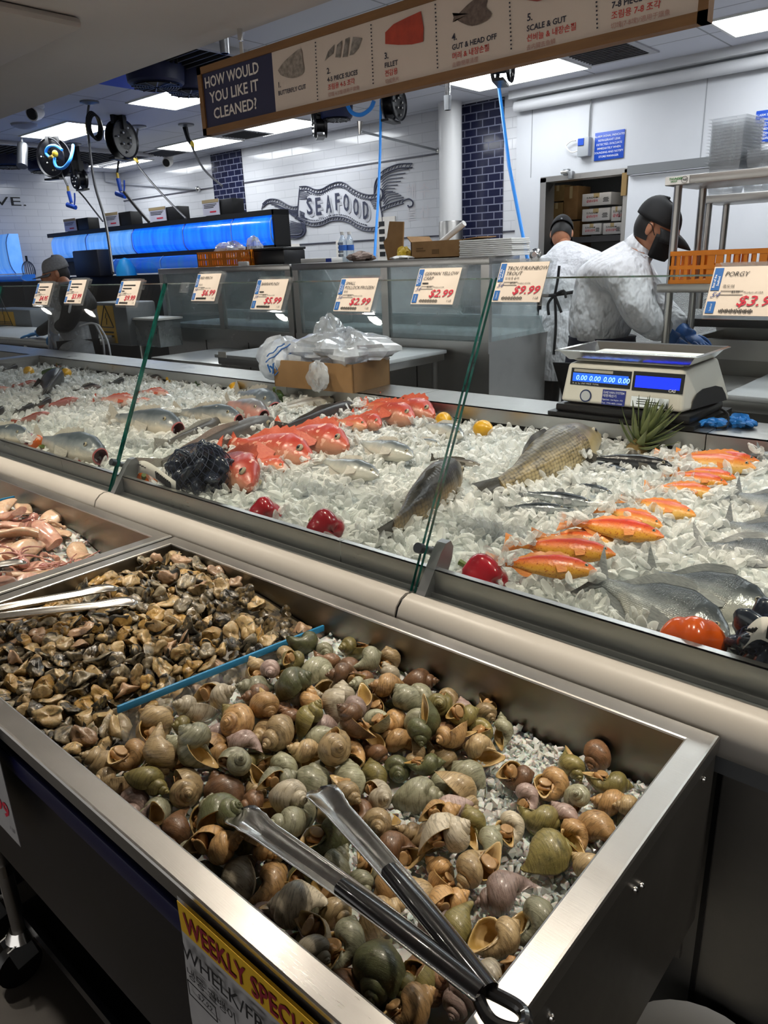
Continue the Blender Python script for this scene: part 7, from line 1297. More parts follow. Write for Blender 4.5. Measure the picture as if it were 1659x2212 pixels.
p = Pz(120, 806, .97); t = tag(MB().tube(smoothpath([p+Vector((-.05, -.06, -.005)), p+Vector((-.01, -.02, .01)), p+Vector((.05, .05, .01))], 8), [.006, .016]+[.022]*13+[.016, .006][:2], 12).build('cucumber', pm('cucumber_green', '#3c5223', .4, col2='#2d431b', scale=40, bump=.2, bscale=200)), 'short green cucumber behind the lemon, below the orange pepper', 'cucumber')
# pineapple crown
p = Pz(1376, 972, .955); t = thing('pineapple_crown', 'green pineapple crown standing by the rear ledge', 'pineapple top', p)
LEAF = pm('pineapple_leaf', '#4c5a32', .45, col2='#7b8355', scale=9, stretch=(1, 1, .3)); d0 = Vector((.05, .02, .13)).normalized()
MB().lathe([(.03, -.03), (.034, 0), (.026, .02), (.015, .06), (.004, .1)], frame(p, d0.orthogonal(), d0.cross(d0.orthogonal())), 14).build('core', pm('pineapple_core', '#7a6334', .6), t)
for k in range(40):
    a = k*2.4; u = k/40; ro = Matrix.Rotation(a, 3, d0); s = ro @ d0.orthogonal().normalized(); out = s*(1.15-.95*u)+d0*(.35+.9*u); out.normalize(); ln = .060+.045*math.sin(PI*min(1, .2+u*.8)); b = p+d0*(.005+.075*u)+s*.014; w = d0.cross(s).normalized(); V = []
    for i in range(6):
        v = i/5; c = b+out*ln*v+d0*ln*.28*v*v; hw = .0165*(1-v)**.75*(1-.2*u); nn = out.cross(w).normalized(); V += [c-w*hw+nn*.002*(1-v), c-nn*.0025*(1-v), c+w*hw+nn*.002*(1-v)]
    MB().raw(V, [(i*3+j, i*3+j+1, i*3+j+4, i*3+j+3) for i in range(5) for j in range(2)]).build('leaf', LEAF, t, smooth=180).modifiers.new('s', 'SOLIDIFY').thickness = .0014
# net bags of mussels
NETM = pm('blue_net', '#1a2440', .5); MUS = pm('mussel_shell', '#1a2130', .24, col2='#2c3340', scale=60, coat=.5)
def mussel_bag(c, r, lab, lblpos, seed, n=26):
    c.y = max(c.y, 1.075+r)
    t = thing('mussel_bag', lab, 'bag of mussels', c); q = random.Random(seed)
    for k in range(n):
        ph = k*2.4; zz = 1-2*(k+.5)/n; rr = math.sqrt(1-zz*zz); d = Vector((rr*math.cos(ph), rr*math.sin(ph), zz))
        if d.z < -.75: continue
        pp = c+Vector((d.x*r*.62, d.y*r*.62, d.z*r*.54)); f = frame(pp, Vector((q.gauss(0, 1), q.gauss(0, 1), q.gauss(0, 1))), d)
        V = MB().lathe([(0, -1), (.3, -.8), (.55, -.3), (.6, .2), (.45, .7), (.15, .97), (0, 1)], Matrix.Diagonal((.046, .026, .048, 1)), 14)
        m = MB(); m.raw([f @ Vector((x+.006*math.cos(z*40), z*.9, y)) for x, y, z in V.v], V.f); m.build('mussel', MUS, t, smooth=180)
    nt = MB(); R0 = r*.97
    for k in range(22):
        a = 2*PI*k/22
        for sg in (1, -1):
            pts = []
            for i in range(16):
                v = i/15; th = PI*(.04+.92*v); aa = a+sg*v*2.2; s = 1+.05*math.sin(aa*3+v*7); pts.append(c+Vector((R0*s*math.sin(th)*math.cos(aa), R0*s*math.sin(th)*math.sin(aa), R0*.86*math.cos(th))))
            nt.tube(pts, .0009, 4)
    nt.build('net', NETM, t); MB().tube([c+Vector((0, -r*.3, -r*.5)), c+Vector((-.02, -r*.6, -r*.55))], [.014, .006], 10).build('clip', pm('clip_blue', '#1f4fa8', .4), t)
    lb = MB(); A = lblpos; V = []
    for i in range(9):
        u = i/8; pp = A[0].lerp(A[1], u)+Vector((0, -.012*math.sin(u*PI), .018*math.sin(u*PI*1.2))); V += [pp, pp+A[2]]
    lb.raw(V, [(i*2, i*2+2, i*2+3, i*2+1) for i in range(8)]); l = lb.build('label_strip', PAPER, t, smooth=180); l.modifiers.new('s', 'SOLIDIFY').thickness = .001
    mk = MB()
    for k in range(26):
        u = .62+.30*k/26; pp = A[0].lerp(A[1], u)+Vector((0, -.012*math.sin(u*PI), .018*math.sin(u*PI*1.2))); nn = Vector((0, -.0015, .002)); mk.box(pp+A[2]*(.35 if k % 3 else .42)+nn, (.0016*(1+(k % 2)), .004, .018), ch=0)
    for k in range(5): pp = A[0].lerp(A[1], .12+.09*k)+Vector((0, -.006, .012)); mk.box(pp+A[2]*.5+Vector((0, -.003, .003)), (.012, .003, .003))
    mk.build('barcode', INK, t); return t
c = Pz(394, 1030, .992); mussel_bag(c, .100, 'net bag of dark mussels behind the lip beside the left bracket', (Py(300, 1022, 1.10), Py(378, 1060, 1.068), Vector((.0, .006, .036))), 3)
c = Pz(1668, 1412, .97); mussel_bag(c, .06, 'net bag of dark mussels cut off by the right edge of the photo', (Py(1604, 1402, 1.075), Py(1690, 1392, 1.075), Vector((.0, .012, .032))), 5)


# ================================================================ BEHIND THE COUNTER
T_ = lambda px, py, y: Py(px, py, y)
# --- glazed steel cases
YC_ = 4.2; zt = 1.547; zg = 1.006; cx0, cx1 = T_(350, 640, YC_).x, T_(1058, 640, YC_).x; mid = T_(634, 640, YC_).x
HAZE = thin_glass('misted_glass', (.86, .89, .89), .06, .05, .24, (.64, .69, .71)); CASEIN = pm('case_liner', '#b3bec1', .45, col2='#9aa7ab', scale=3)
for a, b, ms, lab in ((cx0, mid-.01, (T_(475, 640, YC_).x,), 'left steel glass-fronted case, bluish inside, carrying the orange basket'), (mid+.01, cx1, (T_(832, 640, YC_).x,), 'right steel glass-fronted case carrying the open brown box')):
    t = thing('glass_case', lab, 'display case', ((a+b)/2, 4.6, 0))
    MB().bb((a, YC_, .1), (b, 4.95, .93)).bb((a, YC_-.012, .93), (b, 4.97, zg)).build('base', STEEL, t, smooth=0)
    MB().bb((a, YC_-.01, zt-.05), (b, 4.56, zt), ch=.004).build('top_shelf', STEEL, t)
    for x in (a+.035, *ms, b-.035): MB().bb((x-.032, YC_-.006, zg), (x+.032, YC_+.035, zt-.05)).build('post', STEELV, t, smooth=0)
    MB().bb((a+.06, YC_+.012, zg), (b-.06, YC_+.018, zt-.05)).build('front_glass', HAZE, t, smooth=0)
    V = [(x, y, z) for x in (a, b) for y, z in ((4.54, zt-.02), (4.93, zg), (4.935, zg), (4.548, zt-.02))]
    MB().raw(V, [(0, 1, 5, 4), (3, 7, 6, 2)]).build('sloping_glass', HAZE, t, smooth=0)
    for x in (a, b-.006):
        V = [(x+d, y, z) for d in (0, .006) for y, z in ((YC_+.02, zg), (4.93, zg), (4.54, zt-.03), (YC_+.02, zt-.03))]
        MB().raw(V, [(0, 1, 2, 3), (7, 6, 5, 4)]).build('end_glass', HAZE, t, smooth=0)
    MB().bb((a+.01, YC_+.04, zg+.001), (b-.01, 4.9, zg+.03)).build('liner', CASEIN, t, smooth=0)
    MB().bb((a+.01, 4.86, zg+.03), (b-.01, 4.9, zg+.12)).build('back_liner', CASEIN, t, smooth=0)
    m = MB()
    for x in (a+(b-a)*.34, a+(b-a)*.67): m.bb((x-.004, YC_-.004, .14), (x+.004, YC_+.002, .9))
    m.build('panel_seam', BLACK, t, smooth=0); MB().bb((a+.02, YC_+.05, 0), (b-.02, 4.9, .1)).build('plinth', BLACKM, t, smooth=0)
# --- things on the case tops
def basket(a, b, y, d, z, h, m, lab, grp=None):
    t = thing('slotted_basket', lab, 'basket', ((a+b)/2, y+d/2, z)); n = int((b-a)/.03); w = .012
    MB().bb((a, y, z), (b, y+d, z+.01)).build('bottom', m, t, smooth=0)
    for k, (p, q, ln) in enumerate((((a, y), (b, y), b-a), ((a, y+d), (b, y+d), b-a), ((a, y), (a, y+d), d), ((b, y), (b, y+d), d))):
        s = MB(); P = lambda u, zz: (p[0]+(q[0]-p[0])*u, p[1]+(q[1]-p[1])*u, zz)
        def bar(u0, u1, z0, z1, q=.004): A = P(u0, z0); B = P(u1, z1); s.bb((min(A[0], B[0])-q, min(A[1], B[1])-q, z0), (max(A[0], B[0])+q, max(A[1], B[1])+q, z1))
        bar(0, 1, z, z+h*.12); bar(0, 1, z+h*.44, z+h*.56); bar(0, 1, z+h*.86, z+h)
        k2 = max(3, int(ln/.034))
        for i in range(k2+1):
            u = i/k2; e = (.35 if i % 6 in (0, 5) else .12)/k2; bar(max(0, u-e), min(1, u+e), z+.001, z+h-.001, .003)
        s.build('slotted_side', m, t, smooth=0)
    return t
ORG = pm('basket_orange', '#d97d0f', .45, col2='#c66f0c', scale=6)
def span(px0, px1, y, zpx=560): return T_(px0, zpx, y).x, T_(px1, zpx, y).x
a, b = span(433, 548, 4.28); basket(a, b, 4.25, .24, zt, .13, ORG, 'orange slotted basket of crumpled bags on the left case')
def crumple(nm, c, r, m, lab, seed, cat='plastic bag', par=None, n=26, amp=.35):
    q = random.Random(seed); ph = [q.uniform(0, 6.28) for _ in range(9)]; mb = MB()
    def fn(u, v):
        th = PI*v; a_ = 2*PI*u; k = 1+amp*(.5*math.sin(3*a_+ph[0]+4*v)+.4*math.sin(5*a_-6*v+ph[1])+.35*math.sin(8*a_+9*v+ph[2])+.3*abs(math.sin(6*v*3+ph[3]+2*a_)))
        return Vector(c)+Vector((r[0]*k*math.sin(th)*math.cos(a_), r[1]*k*math.sin(th)*math.sin(a_), r[2]*k*math.cos(th)))
    mb.grid(fn, n, 18, True); o = mb.build(nm, m, par, smooth=28)
    return tag(o, lab, cat) if par is None else o
BAGM = thin_glass('bag_film', (.86, .87, .89), .15, .08, .40, (.85, .88, .93))
crumple('plastic_bag', ((a+b)/2-.03, 4.37, zt+.13), (.16, .09, .06), BAGM, 'crumpled clear bags spilling over the orange basket', 3)
crumple('plastic_bag', (b-.07, 4.36, zt+.15), (.06, .06, .07), BAGM, 'peaked clear bag at the right end of the orange basket', 4)
tag(MB().bb((b-.14, 4.215, zt+.0), (b-.01, 4.24, zt+.035), ch=.006).build('foam_tray', WHITE), 'white foam tray leaning low on the orange basket', 'tray')
a, b = span(542, 618, 4.3); t = thing('black_box', 'black plastic box right of the orange basket', 'box', ((a+b)/2, 4.4, zt)); MB().bb((a, 4.28, zt), (b, 4.52, zt+.115), ch=.012).build('body', BLACK, t); MB().bb((a-.006, 4.274, zt+.115), (b+.006, 4.526, zt+.135), ch=.006).build('lid', BLACK, t)
a, b = span(655, 722, 4.3); t = thing('flat_box', 'low white box with a blue end on the right case', 'box', ((a+b)/2, 4.4, zt)); MB().bb((a, 4.27, zt), (b, 4.5, zt+.035), ch=.004).build('body', WHITE, t); MB().bb((b-.06, 4.266, zt+.004), (b-.002, 4.27, zt+.03)).build('blue_end', pm('box_blue', '#27409c', .5), t)
BOT = thin_glass('bottle_plastic', (.84, .9, .95), .12, .04, .12, (.7, .82, .95))
for i, px in enumerate((742, 757)):
    p = Vector((T_(px, 560, 4.42+.05*i).x, 4.42+.05*i, zt)); t = thing('water_bottle', ['clear water bottle nearest the banner, left of its twin', 'clear water bottle right of its twin'][i], 'bottle', p)
    MB().lathe([(.03, 0), (.033, .01), (.031, .05), (.033, .09), (.031, .13), (.033, .15), (.014, .19), (.0135, .2)], Matrix.Translation(p), 18).build('body', BOT, t); MB().lathe([(.016, .2), (.016, .222), (0, .222)], Matrix.Translation(p), 14).build('cap', WHITE, t)
    MB().lathe([(.0335, .085), (.0337, .125)], Matrix.Translation(p), 18).build('label_band', pm('bottle_blue', '#2d63b8', .4), t)
crumple('rag', (T_(776, 550, 4.3).x, 4.33, zt+.03), (.10, .07, .032), pm('rag_cloth', '#9c8a80', .9, col2='#7f6f68', scale=20), 'crumpled beige rag on the right case top', 8, 'rag')
a, b = span(826, 858, 4.35); t = thing('cut_carton', 'torn upright brown carton flap beside the tall notice', 'box', ((a+b)/2, 4.4, zt))
MB().prism([(0, 0), (b-a, 0), (b-a+.02, .26), (.03, .27), (.0, .16), (-.035, .13), (-.02, .07)], .012, frame((a, 4.42, zt), (1, 0, 0), (0, 0, 1))).build('flap', CARD, t, smooth=0); MB().bb((a+.02, 4.42, zt), (a+.03, 4.53, zt+.2)).build('flap', CARD, t, smooth=0)
crumple('yellow_bag', (T_(870, 540, 4.35).x, 4.36, zt+.035), (.045, .05, .042), YEL, 'small crumpled yellow bag beside the torn carton', 9)
crumple('paper_wrap', (T_(868, 556, 4.28).x, 4.28, zt+.012), (.09, .04, .012), WHITEM, 'flat crumpled white wrap in front of the yellow bag', 10, 'wrap')
a, b = span(888, 1000, 4.3); t = thing('open_carton', 'open brown cardboard box on the right case with a white tube in it', 'box', ((a+b)/2, 4.45, zt))
MB().bb((a, 4.3, zt), (b, 4.308, zt+.115)).bb((a, 4.55, zt), (b, 4.558, zt+.115)).bb((a, 4.3, zt), (a+.008, 4.558, zt+.115)).bb((b-.008, 4.3, zt), (b, 4.558, zt+.115)).bb((a, 4.3, zt), (b, 4.558, zt+.008)).build('body', CARD, t, smooth=0)
MB().raw([(b-.05, 4.3, zt+.112), (b+.12, 4.3, zt+.125), (b+.10, 4.55, zt+.13), (b-.05, 4.55, zt+.112)], [(0, 1, 2, 3)]).raw([(a, 4.3, zt+.112), (a-.03, 4.29, zt+.15), (a-.03, 4.55, zt+.15), (a, 4.55, zt+.112)], [(0, 1, 2, 3)]).build('flap', CARD, t, smooth=0).modifiers.new('s', 'SOLIDIFY').thickness = .005
m = MB().bb((a+.19, 4.297, zt+.03), (a+.25, 4.3, zt+.06)); m.bb((a+.05, 4.297, zt+.05), (a+.13, 4.3, zt+.058)).bb((a+.05, 4.297, zt+.066), (a+.11, 4.3, zt+.074)); m.build('lettering', CARDD, t, smooth=0)
tag(MB().tube([T_(945, 530, 4.42), T_(1003, 482, 4.42)], .02, 16).build('white_tube', WHITE), 'white cardboard tube sticking out of the open brown box', 'tube')
a, b = span(995, 1110, 4.3)
for k in range(9):
    m = MB().bb((a+.004*(k % 2), 4.28, zt+.012*k), (b-.004*(k % 3), 4.5, zt+.0105+.012*k), ch=.004).build('foam_tray', WHITE)
    tag(m, 'white foam tray in the flat stack at the right end of the case', 'tray', 'stack of foam trays')
# --- tables
BOARD = pm('cutting_board', '#c6c8c8', .45, col2='#b9bcbe', scale=5)
def table(x0, x1, y0, y1, z, lab, board=None, legs=True):
    t = thing('work_table', lab, 'table', ((x0+x1)/2, (y0+y1)/2, 0))
    MB().bb((x0, y0, z-.05), (x1, y1, z), ch=.006).build('steel_top', STEEL, t)
    if board: MB().bb((board[0], board[1], z), (board[2], board[3], z+.025), ch=.005).build('board', BOARD, t)
    for x in (x0+.05, x1-.05):
        for y in (y0+.05, y1-.05): MB().tube([(x, y, 0), (x, y, z-.05)], .02, 12).build('leg', STEELV, t)
    MB().bb((x0+.04, y0+.04, .28), (x1-.04, y1-.04, .3)).build('under_shelf', STEELD, t, smooth=0); return t
t = table(-4.52, -3.12, 3.27, 4.15, .925, 'steel table with a large white cutting board behind the cardboard box', (-4.53, 3.25, -3.1, 4.15))
MB().box(Py(480, 766, 3.249), (.09, .003, .04)).build('sticker', PAPER, t)
table(-5.55, -4.6, 3.35, 4.12, .86, 'low bare steel table left of the white cutting board'); table(-9.6, -6.8, 3.2, 4.1, .93, 'steel table with a white board where the left worker cuts', (-9.6, 3.18, -6.85, 3.95))
t = table(-1.30, 1.0, 3.32, 3.98, .93, 'steel table with a white board right of the scale', (-1.0, 3.30, 1.0, 3.98))
a = Py(1480, 700, 4.05); t = thing('prep_sink', 'dark steel sink unit behind the right-hand table', 'sink', (-.2, 4.3, 0))
MB().bb((a.x, 4.05, .1), (1.0, 4.6, 1.0)).build('base', STEELD, t, smooth=0); MB().bb((a.x, 4.04, 1.0), (1.0, 4.08, 1.1)).bb((a.x, 4.55, 1.0), (1.0, 4.6, 1.24)).bb((a.x, 4.08, 1.0), (a.x+.04, 4.55, 1.1)).build('rim', STEEL, t, smooth=0); MB().bb((a.x-.02, 4.045, 1.16), (1.0, 4.56, 1.2)).build('upper_rail', BLACK, t, smooth=0)
YELW = pm('warning_yellow', '#c79a1d', .5)
def machine(x0, x1, y, z0, z1, lab):
    t = thing('scaling_machine', lab, 'machine', ((x0+x1)/2, y+.15, z0)); MB().bb((x0, y, z0), (x1, y+.32, z1), ch=.02).build('housing', pm('machine_grey', '#6f7377', .45, .3), t); w = (x1-x0)
    MB().bb((x0+w*.12, y-.003, z0+.02), (x0+w*.62, y, z1-.03)).build('warning_sticker', YELW, t, smooth=0); m = MB(); cxx = x0+w*.37; h = z1-z0; zc = z0+h*.6; r = w*.2
    tri = [(cxx-r, zc-r*.6), (cxx+r, zc-r*.6), (cxx, zc+r*1.1)]
    for i in range(3): A, B = tri[i], tri[(i+1) % 3]; m.tube([(A[0], y-.006, A[1]), (B[0], y-.006, B[1])], .005, 5)
    m.tube([(cxx+.012, y-.006, zc+r*.5), (cxx-.012, y-.006, zc+r*.1), (cxx+.012, y-.006, zc+r*.1), (cxx-.004, y-.006, zc-r*.4)], .004, 5)
    for k in range(3): m.bb((x0+w*.2, y-.005, z0+h*(.10+.09*k)), (x0+w*.54, y-.003, z0+h*(.14+.09*k)))
    m.build('warning_print', INK, t)
a, b = span(226, 296, 3.85, 690); z0 = .862; z1 = Py(260, 652, 3.85).z; machine(a, b, 3.75, z0, z1, 'grey machine with a yellow shock warning beside the left worker')
a, b = span(-40, 46, 3.85, 690); machine(a, b, 3.96, .932, Py(20, 668, 3.96).z, 'grey machine with a yellow shock warning at the left edge')
a, b = span(298, 362, 3.9, 715); t = thing('plastic_tub', 'hazy clear plastic tub beside the grey machine', 'tub', ((a+b)/2, 3.95, .86))
MB().bb((a+.02, 3.82, .862), (b-.02, 4.06, Py(330, 690, 3.82).z)).build('body', thin_glass('tub_plastic', (.7, .75, .76), .06, .2, .4, (.5, .54, .55)), t, smooth=0); MB().bb((a, 3.80, Py(330, 692, 3.82).z), (b, 4.08, Py(330, 688, 3.82).z)).build('rim', WHITE, t)
# --- aquarium wall
YT = 5.6
def blue(name, c, s): return pm(name, c, .3, emit=s, col2=None, ecol=c)
WAT = []
for nm, c1, c2, s in (('tank_glow_pale', '#3f86e0', '#6fa6f0', .9), ('tank_glow_bright', '#0f52e8', '#1f7cf5', 1.0), ('tank_glow_dim', '#2b63a8', '#2254c0', .45)):
    q = NT(nm); v = q.coord('Object', (6, 1, .8)); n = q.noise(v, 2.2, 4, .6); col = q.ramp(n, [(.3, rgb(c1)), (.7, rgb(c2))]); q.set(Base_Color=col, Roughness=.2, Emission_Color=col, Emission_Strength=s); WAT.append(q.m)  # blue lighting of the tanks is put into the water as emission
TFR = pm('tank_frame_black', '#08080a', .5)
t = thing('tank_stand', 'black tiered stand carrying the two rows of blue fish tanks', 'stand', (-9, 5.9, 0)); zc1, zc2, zc3 = 1.5, 1.70, 2.055
xr = T_(588, 500, YT).x; xl = -11.75
MB().bb((xl, YT-.14, 0), (xr+.02, 5.84, zc1-.02)).build('cabinet', TFR, t, smooth=0); MB().bb((xl, YT+.02, zc2-.005), (xr+.02, 5.84, zc2+.05)).build('shelf', TFR, t, smooth=0); MB().bb((xl, YT+.02, zc3), (xr+.02, 5.84, zc3+.055)).build('top_shelf', TFR, t, smooth=0); MB().bb((xr-.01, YT+.02, zc1), (xr+.02, 5.84, zc3+.05)).build('end_panel', TFR, t, smooth=0); MB().bb((xl, 5.82, zc1), (xr, 5.84, zc3)).build('back_panel', TFR, t, smooth=0)
def tank(x0, x1, y, z0, z1, m, lab, grp):
    t = thing('fish_tank', lab, 'fish tank', ((x0+x1)/2, y+.3, z0)); n = 10; V = []; d = .19
    pr = [(y+.06*(1-math.sin(PI*k/(n-1)))**2, z0+(z1-z0)*k/(n-1)) for k in range(n)]
    for x in (x0+.012, x1-.012): V += [(x, yy, zz) for yy, zz in pr]+[(x, y+d, z1), (x, y+d, z0)]
    N = n+2; F = [(k, k+1, N+k+1, N+k) for k in range(n-1)]+[tuple(range(N))[::-1], tuple(range(N, 2*N)), (n-1, n, N+n, N+n-1), (n+1, 0, N, N+n+1)]
    MB().raw(V, F).build('water', m, t, smooth=40); V2 = [(x, yy-.012, zz) for x in (x0, x1) for yy, zz in pr]
    MB().raw(V2, [(k, k+1, n+k+1, n+k) for k in range(n-1)]).build('curved_front', GLASS, t, smooth=40); MB().tube([(x1, yy-.008, zz) for yy, zz in pr], .008, 6).build('seam', pm('tank_seam', '#5f8fd0', .2), t); return t
U = [105, 182, 283, 395, 500, 586]; UL = ['leftmost', 'second from left', 'third from left', 'fourth from left', 'rightmost']
for k in range(5): tank(T_(U[k], 500, YT).x, T_(U[k+1], 500, YT).x, YT, zc2+.05, zc3, WAT[0] if k < 2 else WAT[1], f'{UL[k]} glowing blue tank in the upper row', None)
L_ = [205, 262, 365, 470, 560]
for k in range(4): tank(T_(L_[k], 570, YT).x, T_(L_[k+1], 570, YT).x, YT-.12, zc1, zc2-.005, WAT[2], f'{["leftmost", "second from left", "third from left", "rightmost"][k]} dimmer tank in the lower row', None)
for k, (pa, pb, pc, py0, py1) in enumerate(((138, 157, 186, 469, 499), (225, 249, 278, 457, 491), (322, 351, 379, 442, 477), (437, 466, 496, 425, 464))):
    A = T_(pa, py1, YT); B = T_(pb, py0, YT); Cc = T_(pc, py1, YT); zb = zc3+.056; h = (B.z-A.z)*.95; x0, x1, x2 = A.x, B.x, Cc.x
    t = thing('price_box', f'black price box with paper card above the tanks, {["leftmost of four", "second from left", "third from left", "rightmost of four"][k]}', 'price box', (x0, YT+.2, zb)); MB().bb((x0, YT+.05, zb), (x2, YT+.22, zb+h), ch=.005).build('body', TFR, t)
    MB().bb((x0-.02, YT+.03, zb+.005), (x1, YT+.04, zb+h+.01)).build('card', pm('price_card_pale', '#b9b9c8', .6), t, smooth=0); MB().bb((x0-.02, YT+.026, zb+h*.85), (x1, YT+.03, zb+h+.01)).build('tan_header', pm('price_card_tan', '#9c8a66', .6), t, smooth=0)
    m = MB().mat(0)
    for j in range(3): m.bb((x0+.01, YT+.027, zb+h*(.72-.1*j)), (x1-.04-.03*j, YT+.029, zb+h*(.76-.1*j)))
    m.mat(1).bb((x0+(x1-x0)*.4, YT+.027, zb+h*.2), (x0+(x1-x0)*.8, YT+.029, zb+h*.3)); m.build('lettering', [INK, RED], t)
p = T_(178, 588, 5.2); t = thing('black_crate', 'dark open crate on the tank cabinet behind the left worker', 'crate', (p.x, 5.2, 1.48)); a, b = span(150, 204, 5.25, 560); MB().bb((a, 5.3, 1.48), (b, 5.5, T_(170, 541, 5.25).z), ch=.02).build('body', pm('crate_dark', '#10131d', .5), t)
p = T_(268, 575, 5.3); t = tag(MB().lathe([(.13, 0), (.12, .1), (.06, .2), (0, .22)], Matrix.Translation((p.x, 5.32, 1.5-.02)), 20).build('blue_tub', pm('tub_blue', '#1c86c8', .4)), 'upturned sky-blue tub in front of the lower tanks', 'tub')
p = T_(62, 585, 4.9); t = thing('hand_net', 'wire hand net hanging left of the grey-capped worker', 'net', p); mb = MB()
for k in range(9):
    a_ = PI*k/9; mb.tube([p+Vector((.14*math.cos(a_)*math.sin(v*.32), .14*math.sin(a_)*math.sin(v*.32)*.5, .13*math.cos(v*.32))) for v in range(-9, 10)], .004, 4)
mb.build('mesh_bag', pm('net_wire', '#3d4550', .4, .4), t); MB().tube([p+Vector((0, 0, .13)), p+Vector((0, 0, .2))], .016, 8).build('handle', BLACK, t)
a, b = T_(-60, 560, 4.7).x, T_(20, 560, 4.7).x
t = tank(a, b, 4.7, T_(0, 592, 4.7).z, T_(0, 506, 4.7).z, WAT[0], 'pale blue tank cut off by the left edge, upper', None); t = tank(a, T_(40, 560, 4.6).x, 4.6, T_(0, 612, 4.6).z+.02, T_(0, 594, 4.7).z-.005, WAT[2], 'dim blue tank cut off by the left edge, lower', None)
t = thing('tank_stand', 'black cabinet under the tank at the left edge', 'stand', (a, 4.9, 0)); MB().bb((max(a-.2, XL+.02), 4.55, 0), (T_(46, 560, 4.6).x, 5.3, T_(0, 612, 4.6).z+.015)).build('cabinet', TFR, t, smooth=0)
# --- steel shelf units on the right
def unit(x0, x1, y0, y1, zs, zb, lab, sticker=False):
    t = thing('shelf_unit', lab, 'shelf', ((x0+x1)/2, (y0+y1)/2, zb))
    for i, z in enumerate(zs): MB().bb((x0, y0, z-.037), (x1, y1, z), ch=.004).build('shelf', STEEL, t)
    for x in (x0+.045, x1-.045):
        for y in (y0+.04, y1-.04): MB().tube([(x, y, zb), (x, y, zs[0]-.03)], .017, 14).build('leg', STEELV, t)
    if sticker:
        MB().bb((x0+.002, y0-.002, zs[0]-.034), (x0+.105, y0-.0005, zs[0]-.003)).build('sticker', PAPER, t, smooth=0); m = MB().mat(0).text('THUNDER', .009, frame((x0+.018, y0-.003, zs[0]-.016), (1, 0, 0), (0, 0, 1)), bold=.03, shear=.2).text('GROUP', .006, frame((x0+.026, y0-.003, zs[0]-.025), (1, 0, 0), (0, 0, 1)), bold=.03)
        m.mat(1).text('NSF', .008, frame((x0+.078, y0-.003, zs[0]-.022), (1, 0, 0), (0, 0, 1)), bold=.03); m.tube([(x0+.085+.013*math.cos(q), y0-.003, zs[0]-.018+.013*math.sin(q)) for q in [2*PI*i/20 for i in range(20)]], .0007, 4, closed=True); m.build('lettering', [pm('logo_green', '#2f7a33', .5), INK], t)
    return t
A = Py(1437, 382, 3.4); unit(A.x, .7, 3.4, 3.78, (A.z, 1.402), .955, 'steel over-shelf on the right table holding clear containers and the orange crate', True)
B = Py(1508, 424, 4.15); unit(B.x, .9, 4.15, 4.5, (B.z,), 1.24, 'second steel shelf behind, over the dark sink')
CONT = thin_glass('clear_container', (.86, .87, .88), .10, .08, .22, (.72, .74, .76))
def contmesh(w, d, h):
    m = MB(); r = [(w/2, d/2, h), (w/2-.012, d/2-.012, h-.004), (w/2-.02, d/2-.02, 0)]; V = []
    for a_, b_, z in r: V += [(-a_, -b_, z), (a_, -b_, z), (a_, b_, z), (-a_, b_, z)]
    return m.raw(V, [(k*4+i, k*4+(i+1) % 4, k*4+4+(i+1) % 4, k*4+4+i) for k in range(2) for i in range(4)]+[(8, 9, 10, 11)]).build('clear_container', CONT, smooth=0, data_only=True)
def cstack(x, y, z, w, d, n, dz, lab, grp, rz=0):
    me = contmesh(w, d, .045)
    for k in range(n): o = bpy.data.objects.new('clear_container', me); COL.objects.link(o); o.location = (x, y, z+dz*k); o.rotation_euler = (0, 0, rz); tag(o, lab, 'container', grp)
a, b = span(1526, 1622, 3.5, 340); cstack((a+b)/2, 3.58, A.z+.001, b-a-.02, .22, 14, .0125, 'clear plastic container nested in the tall stack on the top shelf', 'tall container stack', -.1)
a, b = span(1600, 1668, 3.5, 350); cstack((a+b)/2+.02, 3.55, A.z+.001, b-a, .2, 4, .011, 'clear plastic container in the low stack at the right edge', 'low container stack')
a, b = span(1520, 1585, 4.2, 415); cstack((a+b)/2, 4.3, B.z+.001, b-a, .2, 3, .012, 'clear plastic container on the second shelf, left stack', 'second shelf left stack')
a, b = span(1596, 1650, 4.2, 415); cstack((a+b)/2, 4.3, B.z+.001, b-a, .2, 3, .012, 'clear plastic container on the second shelf, right stack', 'second shelf right stack')
a = Py(1448, 600, 3.42).x; basket(a, a+.62, 3.41, .34, 1.403, .135, ORG, 'orange slotted crate on the lower shelf behind the porgy tag')
# --- weighing scale on the ledge
sy0 = 2.305; SW = pm('scale_white', '#d9d6cc', .4); l0, l1 = Py(1210, 865, sy0), Py(1474, 888, sy0); u0, u1 = Py(1224, 783, sy0+.02), Py(1474, 790, sy0+.02)
x0, x1, zb = l0.x, l1.x, 1.064; z1 = u0.z
t = thing('price_scale', 'white weighing scale with blue displays on the steel ledge', 'scale', ((x0+x1)/2, sy0+.15, 1.02))
MB().bb((x0-.03, 2.275, 1.0205), (x1+.05, 2.63, 1.032)).bb((x0-.01, 2.29, 1.032), (x1+.03, 2.60, 1.06), ch=.008).build('base', BLACK, t)
V = [(x0, sy0, zb), (x1, sy0, zb), (x1+.05, sy0+.30, zb), (x0-.0, sy0+.30, zb), (x0+.015, sy0+.02, z1), (x1-.012, sy0+.02, z1), (x1+.005, sy0+.27, z1+.012), (x0+.02, sy0+.27, z1+.012)]
o = MB().raw(V, [(0, 3, 2, 1), (4, 5, 6, 7), (0, 1, 5, 4), (1, 2, 6, 5), (2, 3, 7, 6), (3, 0, 4, 7)]).build('housing', SW, t); mo = o.modifiers.new('b', 'BEVEL'); mo.width = .012; mo.segments = 3
